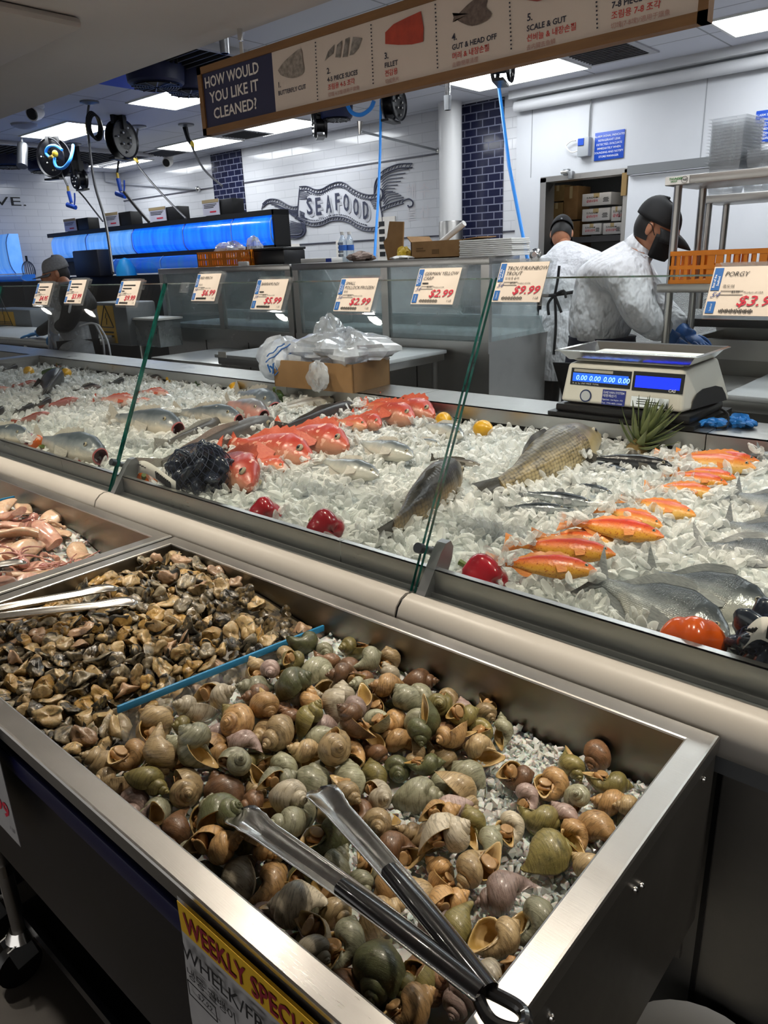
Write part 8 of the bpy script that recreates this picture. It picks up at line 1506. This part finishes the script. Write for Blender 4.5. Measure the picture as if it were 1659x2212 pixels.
c_ = [Vector(V[1]), Vector(V[2]), Vector(V[5])]; MB().prism([(.05, .004), (.06, .03), (.085, .05), (.12, .06), (.20, .06), (.24, .05), (.262, .025), (.27, .004)], .003, frame(c_[0]+Vector((.001, 0, 0)), c_[1]-c_[0], c_[2]-c_[0])).build('side_foot', pm('scale_foot', '#2b2b2d', .5), t)
fv = Vector(V[4])-Vector(V[0]); fx = Vector((1, 0, 0)); fn_ = fx.cross(fv.normalized())
def SFc(u, v, o=.002): return Vector(V[0])+fx*((x1-x0)*u)+fv*v+fn_*o
def plate(nm, u0_, u1_, v0, v1, m, o=.002, th=.002): c = (SFc(u0_, v0, o)+SFc(u1_, v1, o))/2; return MB().box(c, ((x1-x0)*(u1_-u0_), fv.length*(v1-v0), th), frame((0, 0, 0), fx, fv).to_3x3().to_4x4()).build(nm, m, t, smooth=0)
LCD = pm('lcd_blue', '#0a25d8', .3, emit=1.6, ecol='#0a28e8'); LCD2 = pm('lcd_cyan', '#1d5fe0', .3, emit=1.2, ecol='#1d55e0'); DIG = pm('lcd_digits', '#b8e2ff', .4, emit=1.2, ecol='#8fd0ff')
plate('display_bezel', .05, .555, .46, .88, BLACK, .0015); plate('lcd_screen', .07, .535, .55, .76, LCD2, .003); plate('display_bezel', .57, .96, .44, .90, BLACK, .0015); plate('lcd_screen', .592, .935, .52, .80, LCD, .003)
m = MB(); fr = lambda u, v: frame(SFc(u, v, .0045), fx, fv)
for u, s in ((.10, '0.00'), (.215, '0.00'), (.335, '0.00'), (.455, '0.00')): m.text(s, fv.length*.13, fr(u, .585), shear=.15, bold=.01)
m.build('digits', DIG, t, smooth=0); plate('header_strip', .07, .40, .79, .86, pm('header_grey', '#a8a49a', .5), .003)
m = MB().mat(0).text('CAS', fv.length*.07, fr(.86, .465), bold=.03, shear=.2); m.text('lb  oz  kg  UNIT PRICE  TOTAL', fv.length*.04, fr(.08, .485)); m.build('lettering', WHITEM, t, smooth=0)
e = SFc(.215, .2, .002); MB().lathe([(.021, 0), (.021, .001), (0, .001)], frame(e, fx, fv), 28).build('round_sticker', pm('sticker_navy', '#1a2c55', .4), t); MB().lathe([(.0165, .001), (.0165, .0016), (0, .0016)], frame(e, fx, fv), 28).lathe([(.009, .0017), (.009, .002), (0, .002)], frame(e, fx, fv), 20).build('sticker_centre', pm('sticker_silver', '#b8bcc2', .4), t)
plate('blue_sticker', .355, .545, .03, .40, pm('sticker_blue', '#1f2f86', .4), .002, .0012); m = MB()
for k, s in enumerate(('DAE HAN SYSTEM', '대한계산기', 'Digital Scale - Cash Register - POS', 'Tel. 770-405-1000')): m.text(s, fv.length*(.055 if k < 2 else .035), frame(SFc(.362, .31-.085*k, .0035), fx, fv), bold=.02, width=(x1-x0)*(.17 if k != 1 else .11))
m.build('lettering', pm('sticker_print', '#cfd3e6', .5), t, smooth=0); plate('metal_plate', .595, .885, .06, .30, CHROME, .002, .0012)
m = MB()
for k in range(3): m.bb(SFc(.64, .12+.055*k, .003), SFc(.86-.06*k, .14+.055*k, .0035))
m.build('plate_print', INK, t, smooth=0)
pz = Py(1210, 757, sy0-.015).z; a, b = Py(1209, 757, sy0-.015).x, Py(1530, 757, sy0-.015).x; b = x1+.035; a = x0-.02
MB().bb((x0+.03, sy0+.03, z1+.008), (x1-.02, sy0+.26, z1+.022), ch=.004).build('pan_support', SW, t)
yb = sy0+.29; V = []
for d, z in ((0, pz), (.006, pz+.003), (.012, pz), (.035, pz-.028), (.038, pz-.03)): V += [(a+d, sy0-.015+d, z), (b-d, sy0-.015+d, z), (b-d, yb-d, z), (a+d, yb-d, z)]
o = MB().raw(V, [(k*4+i, k*4+(i+1) % 4, k*4+4+(i+1) % 4, k*4+4+i) for k in range(4) for i in range(4)]+[(16, 17, 18, 19)]).build('steel_pan', CHROME, t, smooth=0); o.modifiers.new('s', 'SOLIDIFY').thickness = .002
MB().tube(smoothpath([(x1+.05, sy0+.2, 1.05), (x1+.10, sy0+.12, 1.05), (x1+.12, sy0+.05, 1.03), (x1+.1, sy0+.02, 1.025)]), .004, 6).build('power_cord', BLACK, t)
# --- cardboard box of bags on the ledge
zL = 1.0205; P0, P1, P2 = Pz(764, 850, zL), Pz(596, 806, zL), Pz(843, 830, zL); P3 = P1+P2-P0; hh = .12
e1 = (P1-P0); e2 = (P2-P0); ly = e2.normalized(); lx = (e1-ly*e1.dot(ly))
k0, k1 = .1, 1.5
for _ in range(30):
    km = (k0+k1)/2; k0, k1 = (km, k1) if proj(P0+lx*km)[0] > 594 else (k0, km)
lx = lx*k0; e1 = lx; P1 = P0+lx; P3 = P1+e2
t = thing('bag_carton', 'brown cardboard box overflowing with plastic bags on the steel ledge', 'box', P0); up = Vector((0, 0, hh)); th = .006; Q = [P0, P2, P3, P1]
for i in range(4):
    A_, B_ = Q[i], Q[(i+1) % 4]; n_ = (B_-A_).cross(Vector((0, 0, 1))).normalized()*-th; MB().raw([A_, B_, B_+up, A_+up, A_+n_, B_+n_, B_+up+n_, A_+up+n_], [(0, 1, 2, 3), (7, 6, 5, 4), (0, 4, 5, 1), (3, 2, 6, 7), (1, 5, 6, 2), (0, 3, 7, 4)]).build('carton_side', CARD, t, smooth=0)
MB().raw(Q, [(0, 1, 2, 3)]).build('bottom', CARD, t, smooth=0)
nn = e2.cross(Vector((0, 0, 1))).normalized()*.002
if nn.y > 0: nn = -nn
A_ = P0+e2*.78+nn+Vector((0, 0, .02)); B_ = P0+e2*.99+nn+Vector((0, 0, .02)); MB().raw([A_, B_, B_+up*.5, A_+up*.5], [(0, 1, 2, 3)]).build('white_label', PAPER, t, smooth=0).modifiers.new('s', 'SOLIDIFY').thickness = .001
A_ = P0+e2*.775+nn*1.3+Vector((0, 0, .02)); B_ = P0+e2*.80+nn*1.3+Vector((0, 0, .02)); MB().raw([A_, B_, B_+up*.5, A_+up*.5], [(0, 1, 2, 3)]).build('label_stripe', BLUEP, t, smooth=0).modifiers.new('s', 'SOLIDIFY').thickness = .001
m = MB()
for u_, z_, l_ in ((.3, .034, .2), (.3, .018, .3)): m.box(P0+e2*(u_+l_/2)+nn+Vector((0, 0, z_)), (e2.length*l_, .001, .008), frame((0, 0, 0), e2, (0, 0, 1)).to_3x3().to_4x4() @ Matrix.Rotation(-PI/2, 4, 'X'))
m.build('lettering', CARDD, t, smooth=0)
cc = (P0+P3)/2+up
crumple('plastic_bag', cc+e2*.22-e1*.1+Vector((.0, 0, .04)), (.24, .18, .065), BAGM, 'big heap of crumpled clear bags filling the cardboard box', 21); crumple('plastic_bag', cc+Vector((-.02, .02, .10)), (.06, .05, .07), BAGM, 'clear bag peak sticking up from the heap of bags', 22)
crumple('plastic_bag', P0+e1*.35+Vector((.01, -.045, .07)), (.055, .02, .05), BAGM, 'clear bag hanging over the front side of the cardboard box', 23); crumple('plastic_bag', P0+e1*.3+e2*.62+up+Vector((0, 0, .03)), (.11, .10, .06), BAGM, 'clear bag bunched at the right end of the box', 25)
pb = Pz(612, 790, 1.10); BAGB = thin_glass('printed_bag', (.8, .84, .9), .15, .08, .75, (.76, .80, .88)); t = thing('printed_bag', 'clear bag with blue printing bulging over the left end of the box', 'plastic bag', pb)
pb += Vector((0, 0, .03)); crumple('film', pb, (.15, .085, .09), BAGB, '', 27, par=t, amp=.18); rg = Vector((.66, .75, 0)); X_ = rg*.83+Vector((0, 0, .56)); Y_ = Vector((0, 0, .83))-rg*.56; cb = pb+(Vector(CAM)-pb).normalized()*.102; m = MB()
m.text('lyphe-c', .036, frame(cb-X_*.085-Y_*.012, X_, Y_), shear=.3, bold=.03, width=.16)
for v_, l_ in ((.035, .14), (.052, .10), (-.035, .15), (-.05, .11)): m.tube([cb-X_*(l_/2)+X_*(l_*k/6)+Y_*(v_+.004*math.sin(k*2)) for k in range(7)], .003, 5)
m.build("blue_print", BLUEP, t, smooth=0)
# crumpled blue gloves on the ledge
GLV = pm('blue_nitrile', '#1c74c4', .35, col2='#1763ab', scale=20); f0 = Pz(1545, 915, 1.03); f1 = Pz(1598, 912, 1.035)
for c, r, lab, sd in ((f0, (.030, .020, .013), 'crumpled blue glove on the ledge, left one of the pair', 31), (f1, (.030, .022, .018), 'crumpled blue glove on the ledge, right one of the pair', 33)):
    t = thing('nitrile_glove', lab, 'glove', c); crumple('palm', c, r, GLV, '', sd, par=t, amp=.45)
    for k in range(4): a = -.7+.45*k+(PI if sd == 31 else 0); b = c+Vector((.018*math.cos(a), .014*math.sin(a), -.003)); MB().tube(smoothpath([b, b+Vector((.018*math.cos(a), .018*math.sin(a), .006)), b+Vector((.034*math.cos(a+.4), .03*math.sin(a+.4), -.003))], 4), [.0065]*7+[.005, .002], 8).build('finger', GLV, t, smooth=180)
# kick plate on the sliding door
dk = NT('diamond_plate'); v = dk.coord('Object', (30, 30, 30)); b_ = dk.n('ShaderNodeTexVoronoi'); dk.l(v, b_.inputs['Vector']); dk.set(Metallic=1.0, Base_Color=(.5, .5, .5), Roughness=.35); dk.bump(b_.outputs['Distance'], 1.0, .02)
MB().bb((DX1+.06, 7.19, .05), (-1.8, 7.199, Py(1430, 630, 7.19).z)).build('kick_plate', dk.m, bpy.data.objects['door_1'], smooth=0)

# ================================================================ PEOPLE
def skin_mesh(nodes, edges, sub=2, root=0):
    me = bpy.data.meshes.new('b'); names = list(nodes); ix = {n: i for i, n in enumerate(names)}
    me.from_pydata([tuple(nodes[n][0]) for n in names], [(ix[a], ix[b]) for a, b in edges], [])
    o = bpy.data.objects.new('b', me); COL.objects.link(o); o.modifiers.new('s', 'SKIN').use_smooth_shade = True
    for i, n in enumerate(names):
        v = me.skin_vertices[0].data[i]; r = nodes[n][1]; v.radius = r if isinstance(r, tuple) else (r, r); v.use_root = i == root
    m2 = o.modifiers.new('u', 'SUBSURF'); m2.levels = sub; m2.render_levels = sub
    dg = bpy.context.evaluated_depsgraph_get(); ev = bpy.data.meshes.new_from_object(o.evaluated_get(dg)); mb = MB(); mb.raw([v.co[:] for v in ev.vertices], [tuple(p.vertices) for p in ev.polygons])
    bpy.data.objects.remove(o); bpy.data.meshes.remove(me); bpy.data.meshes.remove(ev); return mb
def head_frame(c, fwd, up):
    f = Vector(fwd).normalized(); u = Vector(up); u = (u-f*u.dot(f)).normalized(); s = u.cross(f); m = Matrix.Identity(4)
    for i in range(3): m[i][0] = f[i]; m[i][1] = s[i]; m[i][2] = u[i]; m[i][3] = c[i]
    return m
def ga(x, s): return math.exp(-(x/s)**2)
def head(mb, M):
    """face forward is +x: brow, eye sockets, nose, lips, chin and ears in one skin surface"""
    n, m = 36, 26; V = []
    for j in range(m+1):
        th = PI*j/m
        for i in range(n):
            a = 2*PI*i/n; x, y, z = math.sin(th)*math.cos(a), math.sin(th)*math.sin(a), math.cos(th); fr = max(0, x)
            px, py, pz_ = x*.098, y*.076, z*.118
            if z < 0: py *= 1-.22*z*z*1.2; px = px*(1-.10*z*z) if x > 0 else px*(1-.34*z*z); px += .012*fr*ga(z+.75, .25)
            px += .030*ga(y, .16)*ga(z+.18, .20)*(x > .5)+.012*ga(y, .2)*ga(z+.02, .2)*(x > .5)-.012*(ga(y-.42, .2)+ga(y+.42, .2))*ga(z-.06, .15)*fr+.008*ga(z-.22, .1)*fr+.008*ga(y, .3)*ga(z+.50, .08)*fr-.006*ga(y, .35)*ga(z+.56, .035)*fr
            V.append(M @ Vector((px, py, pz_)))
    mb.raw(V, [(j*n+i, (j+1)*n+i, (j+1)*n+(i+1) % n, j*n+(i+1) % n) for j in range(m) for i in range(n)])
    for s in (1, -1): mb.ball((0, 0, 0), (.019, .009, .032), 12, 8, M @ Matrix.Translation((-.008, s*.077, .0)) @ Matrix.Rotation(s*.35, 4, 'Z'))
    return mb
def hair(M, par, z0=-.062, x0=.0):
    h = head(MB(), Matrix.Identity(4)); g_ = MB(); F = [f for f in h.f[:936] if all((h.v[i][0] < x0+.25*max(0, h.v[i][2]) and z0 < h.v[i][2] < .07) for i in f)]
    g_.raw([M @ Vector((x*1.06-.002, y*1.05, z*1.03)) for x, y, z in h.v], F); g_.build('hair', HAIR, par, smooth=180)
def eyes(M, par):
    for s in (1, -1): MB().ball((0, 0, 0), (.011, .013, .009), 12, 8, M @ Matrix.Translation((.081, s*.031, .008))).build('eye', EYEB, par); MB().box((0, 0, 0), (.008, .032, .006), M @ Matrix.Translation((.089, s*.031, .027))).build('eyebrow', HAIR, par)
HAIR = pm('hair_black', '#141110', .6); SKIN = pm('skin_warm', '#b07a5c', .5, col2='#a06b4f', scale=30, sss=.1); COAT = pm('coat_white', '#dcdde1', .65, col2='#d4d6da', scale=5, bump=1.0, bscale=11, bdist=.06, stretch=(1, 1, .6)); NAVYC = pm('apron_navy', '#161a30', .8); BLKC = pm('shirt_black', '#141417', .8, bump=.4, bscale=14, bdist=.03)
GLOVE = pm('glove_blue', '#2c62a8', .45); PANTS = pm('trousers_dark', '#15161a', .85)
def cap(M, par, m, brim=.085, flat=False, name='cap', bm_=None):
    c = MB(); n = 28; V = []; R_ = 9
    for j in range(R_+1):
        th = (PI/2)*j/R_; k = (max(0, math.sin(th))**(.55 if flat else .8))
        for i in range(n): a = 2*PI*i/n; V.append(M @ Vector((.109*k*math.cos(a)-.006, .087*k*math.sin(a), .030+(.105 if flat else .102)*math.cos(th)*(1 if not flat else 1.05)-.010*math.cos(a))))
    c.raw(V, [(j*n+i, (j+1)*n+i, (j+1)*n+(i+1) % n, j*n+(i+1) % n) for j in range(R_) for i in range(n)]); o = c.build(name, m, par, smooth=180)
    o.modifiers.new('s', 'SOLIDIFY').thickness = .003
    b = MB(); V = []
    for i in range(13):
        a = -1.15+2.3*i/12
        for k in range(5): u = k/4; r = 1+u*brim/.105*(math.cos(a*.75)); V.append(M @ Vector((.104*r*math.cos(a)-.004, .086*(1+u*.12)*math.sin(a), .022-.010*math.cos(a)-.030*u*u*(0 if flat else 1)-.012*u-.014*math.sin(a)**2*u)))
    b.raw(V, [(i*5+k, i*5+k+1, i*5+k+6, i*5+k+5) for i in range(12) for k in range(4)]); b.build('brim', bm_ or pm('brim_black', '#101012', .7), o, smooth=180).modifiers.new('s', 'SOLIDIFY').thickness = .004
    MB().ball(M @ Vector((-.006, 0, .034+.102)), .007, 8, 5).build('button', m, o); return o
def hand(wrist, d, nrm, sgn, spread=.5, curl=.5):
    """palm, four unequal bent fingers and a thumb from the palm's side"""
    d = Vector(d).normalized(); nrm = Vector(nrm); nrm = (nrm-d*nrm.dot(d)).normalized(); s = d.cross(nrm)*sgn; mb = MB(); pc = wrist+d*.05
    m = Matrix.Identity(4)
    for i in range(3): m[i][0] = d[i]; m[i][1] = s[i]; m[i][2] = nrm[i]
    mb.ball(pc, (.054, .042, .018), 14, 10, m); mb.tube([wrist-d*.05, wrist-d*.01, wrist+d*.02], [.036, .031, .033], 12)
    for k, (ln, off) in enumerate(((.070, -.030), (.080, -.010), (.075, .010), (.060, .029))):
        a = (k-1.5)*.12*spread; b = wrist+d*.092+s*off; dd = (d*math.cos(a)+s*math.sin(a)); p1 = b+dd*ln*.45-nrm*ln*.10*curl; p2 = b+dd*ln*(.8-.1*curl)-nrm*ln*.35*curl; p3 = b+dd*ln*(1-.25*curl)-nrm*ln*.62*curl
        mb.tube(smoothpath([b-d*.02, b, p1, p2, p3], 3), [.0095]*9+[.0085, .0075, .006, .003], 9)
    b = wrist+d*.03-s*.036; mb.tube(smoothpath([b, b+d*.025-s*.022, b+d*.055-s*.03-nrm*.008, b+d*.075-s*.025-nrm*.014], 3), [.013, .0125, .012, .0115, .011, .0105, .010, .009, .007, .004], 9)
    return mb
def person(name, label, nodes, edges, M, extra):
    pel = nodes['pelvis'][0]; t = thing('person', label, 'person', (pel.x, pel.y, 0)); mb = skin_mesh({k: (v[0], v[1]*.86 if k[:2] in ('sh', 'el', 'ch', 'wa', 'up') else v[1]) for k, v in nodes.items()}, edges); head(mb, M); b = mb.build('body', SKIN, t, smooth=180); extra(t, M); return t
def legs(N, pel, fwd, foot=.0):
    side = Vector((-fwd.y, fwd.x, 0)); E = []
    for k, s in (('l', 1), ('r', -1)):
        h = pel+side*s*.09-Vector((0, 0, .06)); N['hip'+k] = (h, .085); N['knee'+k] = (Vector((h.x+fwd.x*.03, h.y+fwd.y*.03, .50)), .06); N['ank'+k] = (Vector((h.x, h.y, .09)), .045); N['toe'+k] = (Vector((h.x+fwd.x*.15, h.y+fwd.y*.15, .045)), .042)
        E += [('pelvis', 'hip'+k), ('hip'+k, 'knee'+k), ('knee'+k, 'ank'+k), ('ank'+k, 'toe'+k)]
    return E
def clothes(t, N, E, grow, m, name): mb = skin_mesh({k: (v[0], tuple(x+grow for x in v[1]) if isinstance(v[1], tuple) else v[1]+grow) for k, v in N.items()}, E); return mb.build(name, m, t, smooth=180)
def trousers(t, N):
    ks = ['pelvis', 'hipl', 'kneel', 'ankl', 'hipr', 'kneer', 'ankr']; clothes(t, {k: N[k] for k in ks}, [('pelvis', 'hipl'), ('hipl', 'kneel'), ('kneel', 'ankl'), ('pelvis', 'hipr'), ('hipr', 'kneer'), ('kneer', 'ankr')], .016, PANTS, 'trousers')
    for k in 'lr': a = N['ank'+k][0]; b = N['toe'+k][0]; MB().tube([a-(b-a)*.35-Vector((0, 0, .03)), a+(b-a)*.1-Vector((0, 0, .03)), b, b+(b-a)*.25], [.05, .058, .05, .03], 12).build('shoe', BLACK, t, smooth=180)
TE = [('pelvis', 'waist'), ('waist', 'chest'), ('chest', 'upper'), ('upper', 'neck'), ('neck', 'skull'), ('upper', 'shl'), ('shl', 'ell'), ('ell', 'wrl'), ('upper', 'shr'), ('shr', 'elr'), ('elr', 'wrr')]
CE = [e for e in TE if e not in (('neck', 'skull'),)]
# --- masked worker in the black cap, bending to the right
y0 = 3.62; Q = lambda px, py, y: Py(px, py, y)
pel = Q(1296, 800, y0+.02); pel.z = .98; fw = Vector((1, .05, 0)).normalized()
N = {'pelvis': (pel, .145), 'waist': (Q(1292, 700, y0), .15), 'chest': (Q(1316, 620, y0), .165), 'upper': (Q(1350, 570, y0), .125), 'neck': (Q(1385, 535, y0), .056), 'skull': (Q(1410, 500, y0), .05),
     'shr': (Q(1356, 592, y0-.17), .082), 'elr': (Q(1385, 682, y0-.22), .060), 'wrr': (Q(1442, 722, y0-.10), .036), 'shl': (Q(1360, 580, y0+.17), .082), 'ell': (Q(1420, 668, y0+.2), .058), 'wrl': (Q(1478, 716, y0+.1), .036)}
E = TE+legs(N, pel, fw); hc = Q(1418, 494, y0-.01); MH = head_frame(hc, (1, .08, -.42), (.40, .03, 1))
def exA(t, M):
    eyes(M, t); trousers(t, N); CN = {k: v for k, v in N.items() if k in ('pelvis', 'waist', 'chest', 'upper', 'neck', 'shl', 'ell', 'wrl', 'shr', 'elr', 'wrr')}; CN['pelvis'] = (N['pelvis'][0]+Vector((0, 0, .11)), .135)
    CN['neck'] = (N['neck'][0]-(N['neck'][0]-N['upper'][0])*.25, .062)
    c = clothes(t, CN, CE, .026, COAT, 'white_coat')
    k = CN['neck'][0]; d = (N['skull'][0]-N['upper'][0]).normalized(); f = frame(k, d.orthogonal(), d.cross(d.orthogonal())); MB().lathe([(.085, -.01), (.078, .03), (.072, .055), (.070, .055), (.074, .02)], f, 24).build('collar', COAT, c, smooth=180)
    p = pel; MB().lathe([(.20, -.30), (.185, .0), (.168, .14), (.172, .15)], Matrix.Translation((p.x+.0, p.y, .99)) @ Matrix.Diagonal((1.0, .92, 1, 1)), 28).build('apron', NAVYC, t, smooth=180)
    cap(M, t, pm('cap_black', '#131315', .75), .09); m = MB(); V = []
    for i in range(15):
        a = -1.35+2.7*i/14
        for j in range(8): z = -.010-.108*j/7; u = j/7; r = 1.06+.16*math.cos(a)**2*(1-abs(u-.3)); V.append(M @ Vector((.098*r*math.cos(a)*(1-.16*u*u)+.012, .076*1.05*math.sin(a)*(1-.30*u*u), z)))
    m.raw(V, [(i*8+j, i*8+j+1, i*8+j+9, i*8+j+8) for i in range(14) for j in range(7)]); o = m.build('face_mask', pm('mask_black', '#0d0d0f', .8), t, smooth=180); o.modifiers.new('s', 'SOLIDIFY').thickness = .002
    for s in (1, -1): MB().tube([M @ Vector((.03, s*.082, -.02)), M @ Vector((.0, s*.086, .015)), M @ Vector((-.022, s*.082, .022))], .0022, 6).build('ear_loop', BLACK, o)
    hair(M, t)
    for k, s in (('r', -1), ('l', 1)): w = N['wr'+k][0]; hand(w+(w-N['el'+k][0]).normalized()*.03, (w-N['el'+k][0])+Vector((.06, 0, -.03)), (0, 0, 1), s).build('glove', GLOVE, t, smooth=180)
person('person', 'person in white coat, black cap and black face mask leaning over the table', N, E, MH, exA)
# --- worker seen from behind
y1 = 5.15; pel = Q(1214, 740, y1); pel.z = .98; fw = Vector((-.15, 1, 0)).normalized()
N2 = {'pelvis': (pel, .15), 'waist': (Vector((pel.x-.005, y1, 1.16)), .148), 'chest': (Vector((pel.x, y1+.05, 1.34)), .16), 'upper': (Vector((pel.x, y1+.12, 1.50)), .11), 'neck': (Vector((pel.x-.02, y1+.2, 1.58)), .055), 'skull': (Vector((pel.x-.03, y1+.26, 1.64)), .05)}
for k, s in (('l', -1), ('r', 1)): N2['sh'+k] = (Vector((pel.x+s*.165, y1+.10, 1.48)), .078); N2['el'+k] = (Vector((pel.x+s*.23, y1+.16, 1.22)), .056); N2['wr'+k] = (Vector((pel.x+s*.13, y1+.36, 1.08)), .036)
N2['upper'] = (Q(1228, 556, y1+.10), .10); N2['neck'] = (Q(1221, 534, y1+.19), .052); N2['skull'] = (Q(1216, 518, y1+.25), .05)
E = TE+legs(N2, pel, fw); hc = Q(1213, 506, y1+.27); MH = head_frame(hc, (-.4, .9, -.75), (-.3, .7, 1))
def exB(t, M):
    eyes(M, t); trousers(t, N2); CN = {k: v for k, v in N2.items() if k in ('pelvis', 'waist', 'chest', 'upper', 'neck', 'shl', 'ell', 'wrl', 'shr', 'elr', 'wrr')}; CN['neck'] = (N2['neck'][0]-Vector((0, .02, .02)), .06); c = clothes(t, CN, CE, .026, COAT, 'white_coat'); p = pel
    MB().lathe([(.235, -.30), (.215, .0), (.185, .14), (.18, .2)], Matrix.Translation((p.x, p.y, .95)) @ Matrix.Diagonal((1, .9, 1, 1)), 28).build('coat_tail', COAT, c, smooth=180); cap(M, t, pm('cap_black', '#131315', .75), .08)
    hair(M, t, -.05, .01); MB().ball(M @ Vector((-.112, .0, .05)), .008, 8, 6).build('cap_clasp', ALU, t); yb = p.y-.185; m = MB()
    m.tube(smoothpath([(p.x-.17, p.y-.08, 1.27), (p.x-.05, yb, 1.26), (p.x+.06, yb, 1.27), (p.x+.18, p.y-.07, 1.29)], 5), .012, 6)
    for q in ([(0, 0), (.02, .10), (.03, .2)], [(0, 0), (.04, -.08), (.06, -.12)], [(0, 0), (-.05, -.06), (-.04, -.14)], [(0, 0), (.02, -.2), (.015, -.42)], [(0, 0), (.07, .03), (.09, -.02)]): m.tube(smoothpath([(p.x+.03+a, yb-.008-.02*abs(b), 1.265+b) for a, b in q], 4), .010, 6)
    m.build('apron_ties', BLKC, t, smooth=180); V = []
    MB().lathe([(.225, -.2), (.2, .1), (.19, .26)], Matrix.Translation((p.x, p.y+.015, 1.0)) @ Matrix.Diagonal((1.06, .9, 1, 1)), 14, PI*.86, PI*1.18).build('apron', NAVYC, t, smooth=180)
    for k, s in (('r', -1), ('l', 1)): w = N2['wr'+k][0]; hand(w+(w-N2['el'+k][0]).normalized()*.03, (w-N2['el'+k][0]), (0, 0, 1), s).build('glove', GLOVE, t, smooth=180)
person('person', 'person in white coat and black cap seen from behind near the doorway', N2, E, MH, exB)
# --- grey-capped worker on the left
y2 = 3.05; pel = Q(176, 775, y2); pel.z = .98; fw = Vector((-.45, -.88, 0)).normalized()
N3 = {'pelvis': (pel, .15), 'waist': (Q(172, 715, y2), .15), 'chest': (Q(168, 670, y2), .165), 'upper': (Q(160, 640, y2), .12), 'neck': (Q(146, 622, y2), .056), 'skull': (Q(132, 602, y2), .05),
      'shl': (Q(163, 648, y2-.16), .08), 'ell': (Q(146, 700, y2-.2), .056), 'wrl': (Q(117, 710, y2-.10), .034), 'shr': (Q(158, 646, y2+.16), .08), 'elr': (Q(120, 700, y2+.22), .056), 'wrr': (Q(84, 718, y2+.24), .034)}
E = TE+legs(N3, pel, fw); hc = Q(122, 592, y2); MH = head_frame(hc, (-.45, -.88, -.16), (-.07, -.14, 1))
def exC(t, M):
    eyes(M, t); trousers(t, N3); CN = {k: v for k, v in N3.items() if k in ('pelvis', 'waist', 'chest', 'upper', 'neck', 'shl', 'ell', 'wrl', 'shr', 'elr', 'wrr')}; CN['neck'] = (N3['neck'][0]-(N3['neck'][0]-N3['upper'][0])*.1, .064); clothes(t, CN, CE, .014, BLKC, 'black_shirt')
    cap(M, t, pm('cap_grey', '#7c7d80', .8, col2='#6f7073', scale=60), .095, True, bm_=pm('brim_grey', '#55565a', .8)); hair(M, t); p = pel
    AP = thin_glass('vinyl_apron', (.72, .74, .78), .08, .15, .34, (.55, .57, .62)); a = MB()
    a.lathe([(.30, -.42), (.27, -.2), (.225, .1), (.205, .2), (.195, .4), (.17, .5)], Matrix.Translation((p.x, p.y, .98)), 30, PI*.72, PI*2.0); a.build('vinyl_apron', AP, t, smooth=180)
    MB().tube(smoothpath([Q(148, 690, y2-.2), Q(152, 660, y2-.22), Q(160, 634, y2-.1), Q(168, 614, y2), Q(156, 622, y2+.1)], 5), .010, 8).build('apron_strap', pm('strap_white', '#b9bbc0', .5), t, smooth=180)
    for pts in ([(172, 705), (196, 698), (214, 703)], [(213, 702), (232, 735), (240, 775)], [(206, 700), (222, 735), (226, 775)]): MB().tube(smoothpath([Q(x, y, y2-.26) for x, y in pts], 4), .007, 8).build('apron_tie', MATS['strap_white'], t, smooth=180)
    w = N3['wrl'][0]; hand(w+Vector((-.01, 0, -.03)), (-.25, -.05, -1), (-.9, 0, .3), 1, .4, .4).build('glove', pm('glove_sky', '#3b8bcf', .4), t, smooth=180)
    w = N3['wrr'][0]; hand(w+Vector((-.03, 0, -.01)), (-.45, -.88, -.16), (-.1, 0, 1), -1, .8, .25).build('glove', MATS['glove_sky'], t, smooth=180)
person('person', 'person in grey flat-brimmed cap, black shirt and clear apron working at left', N3, E, MH, exC)
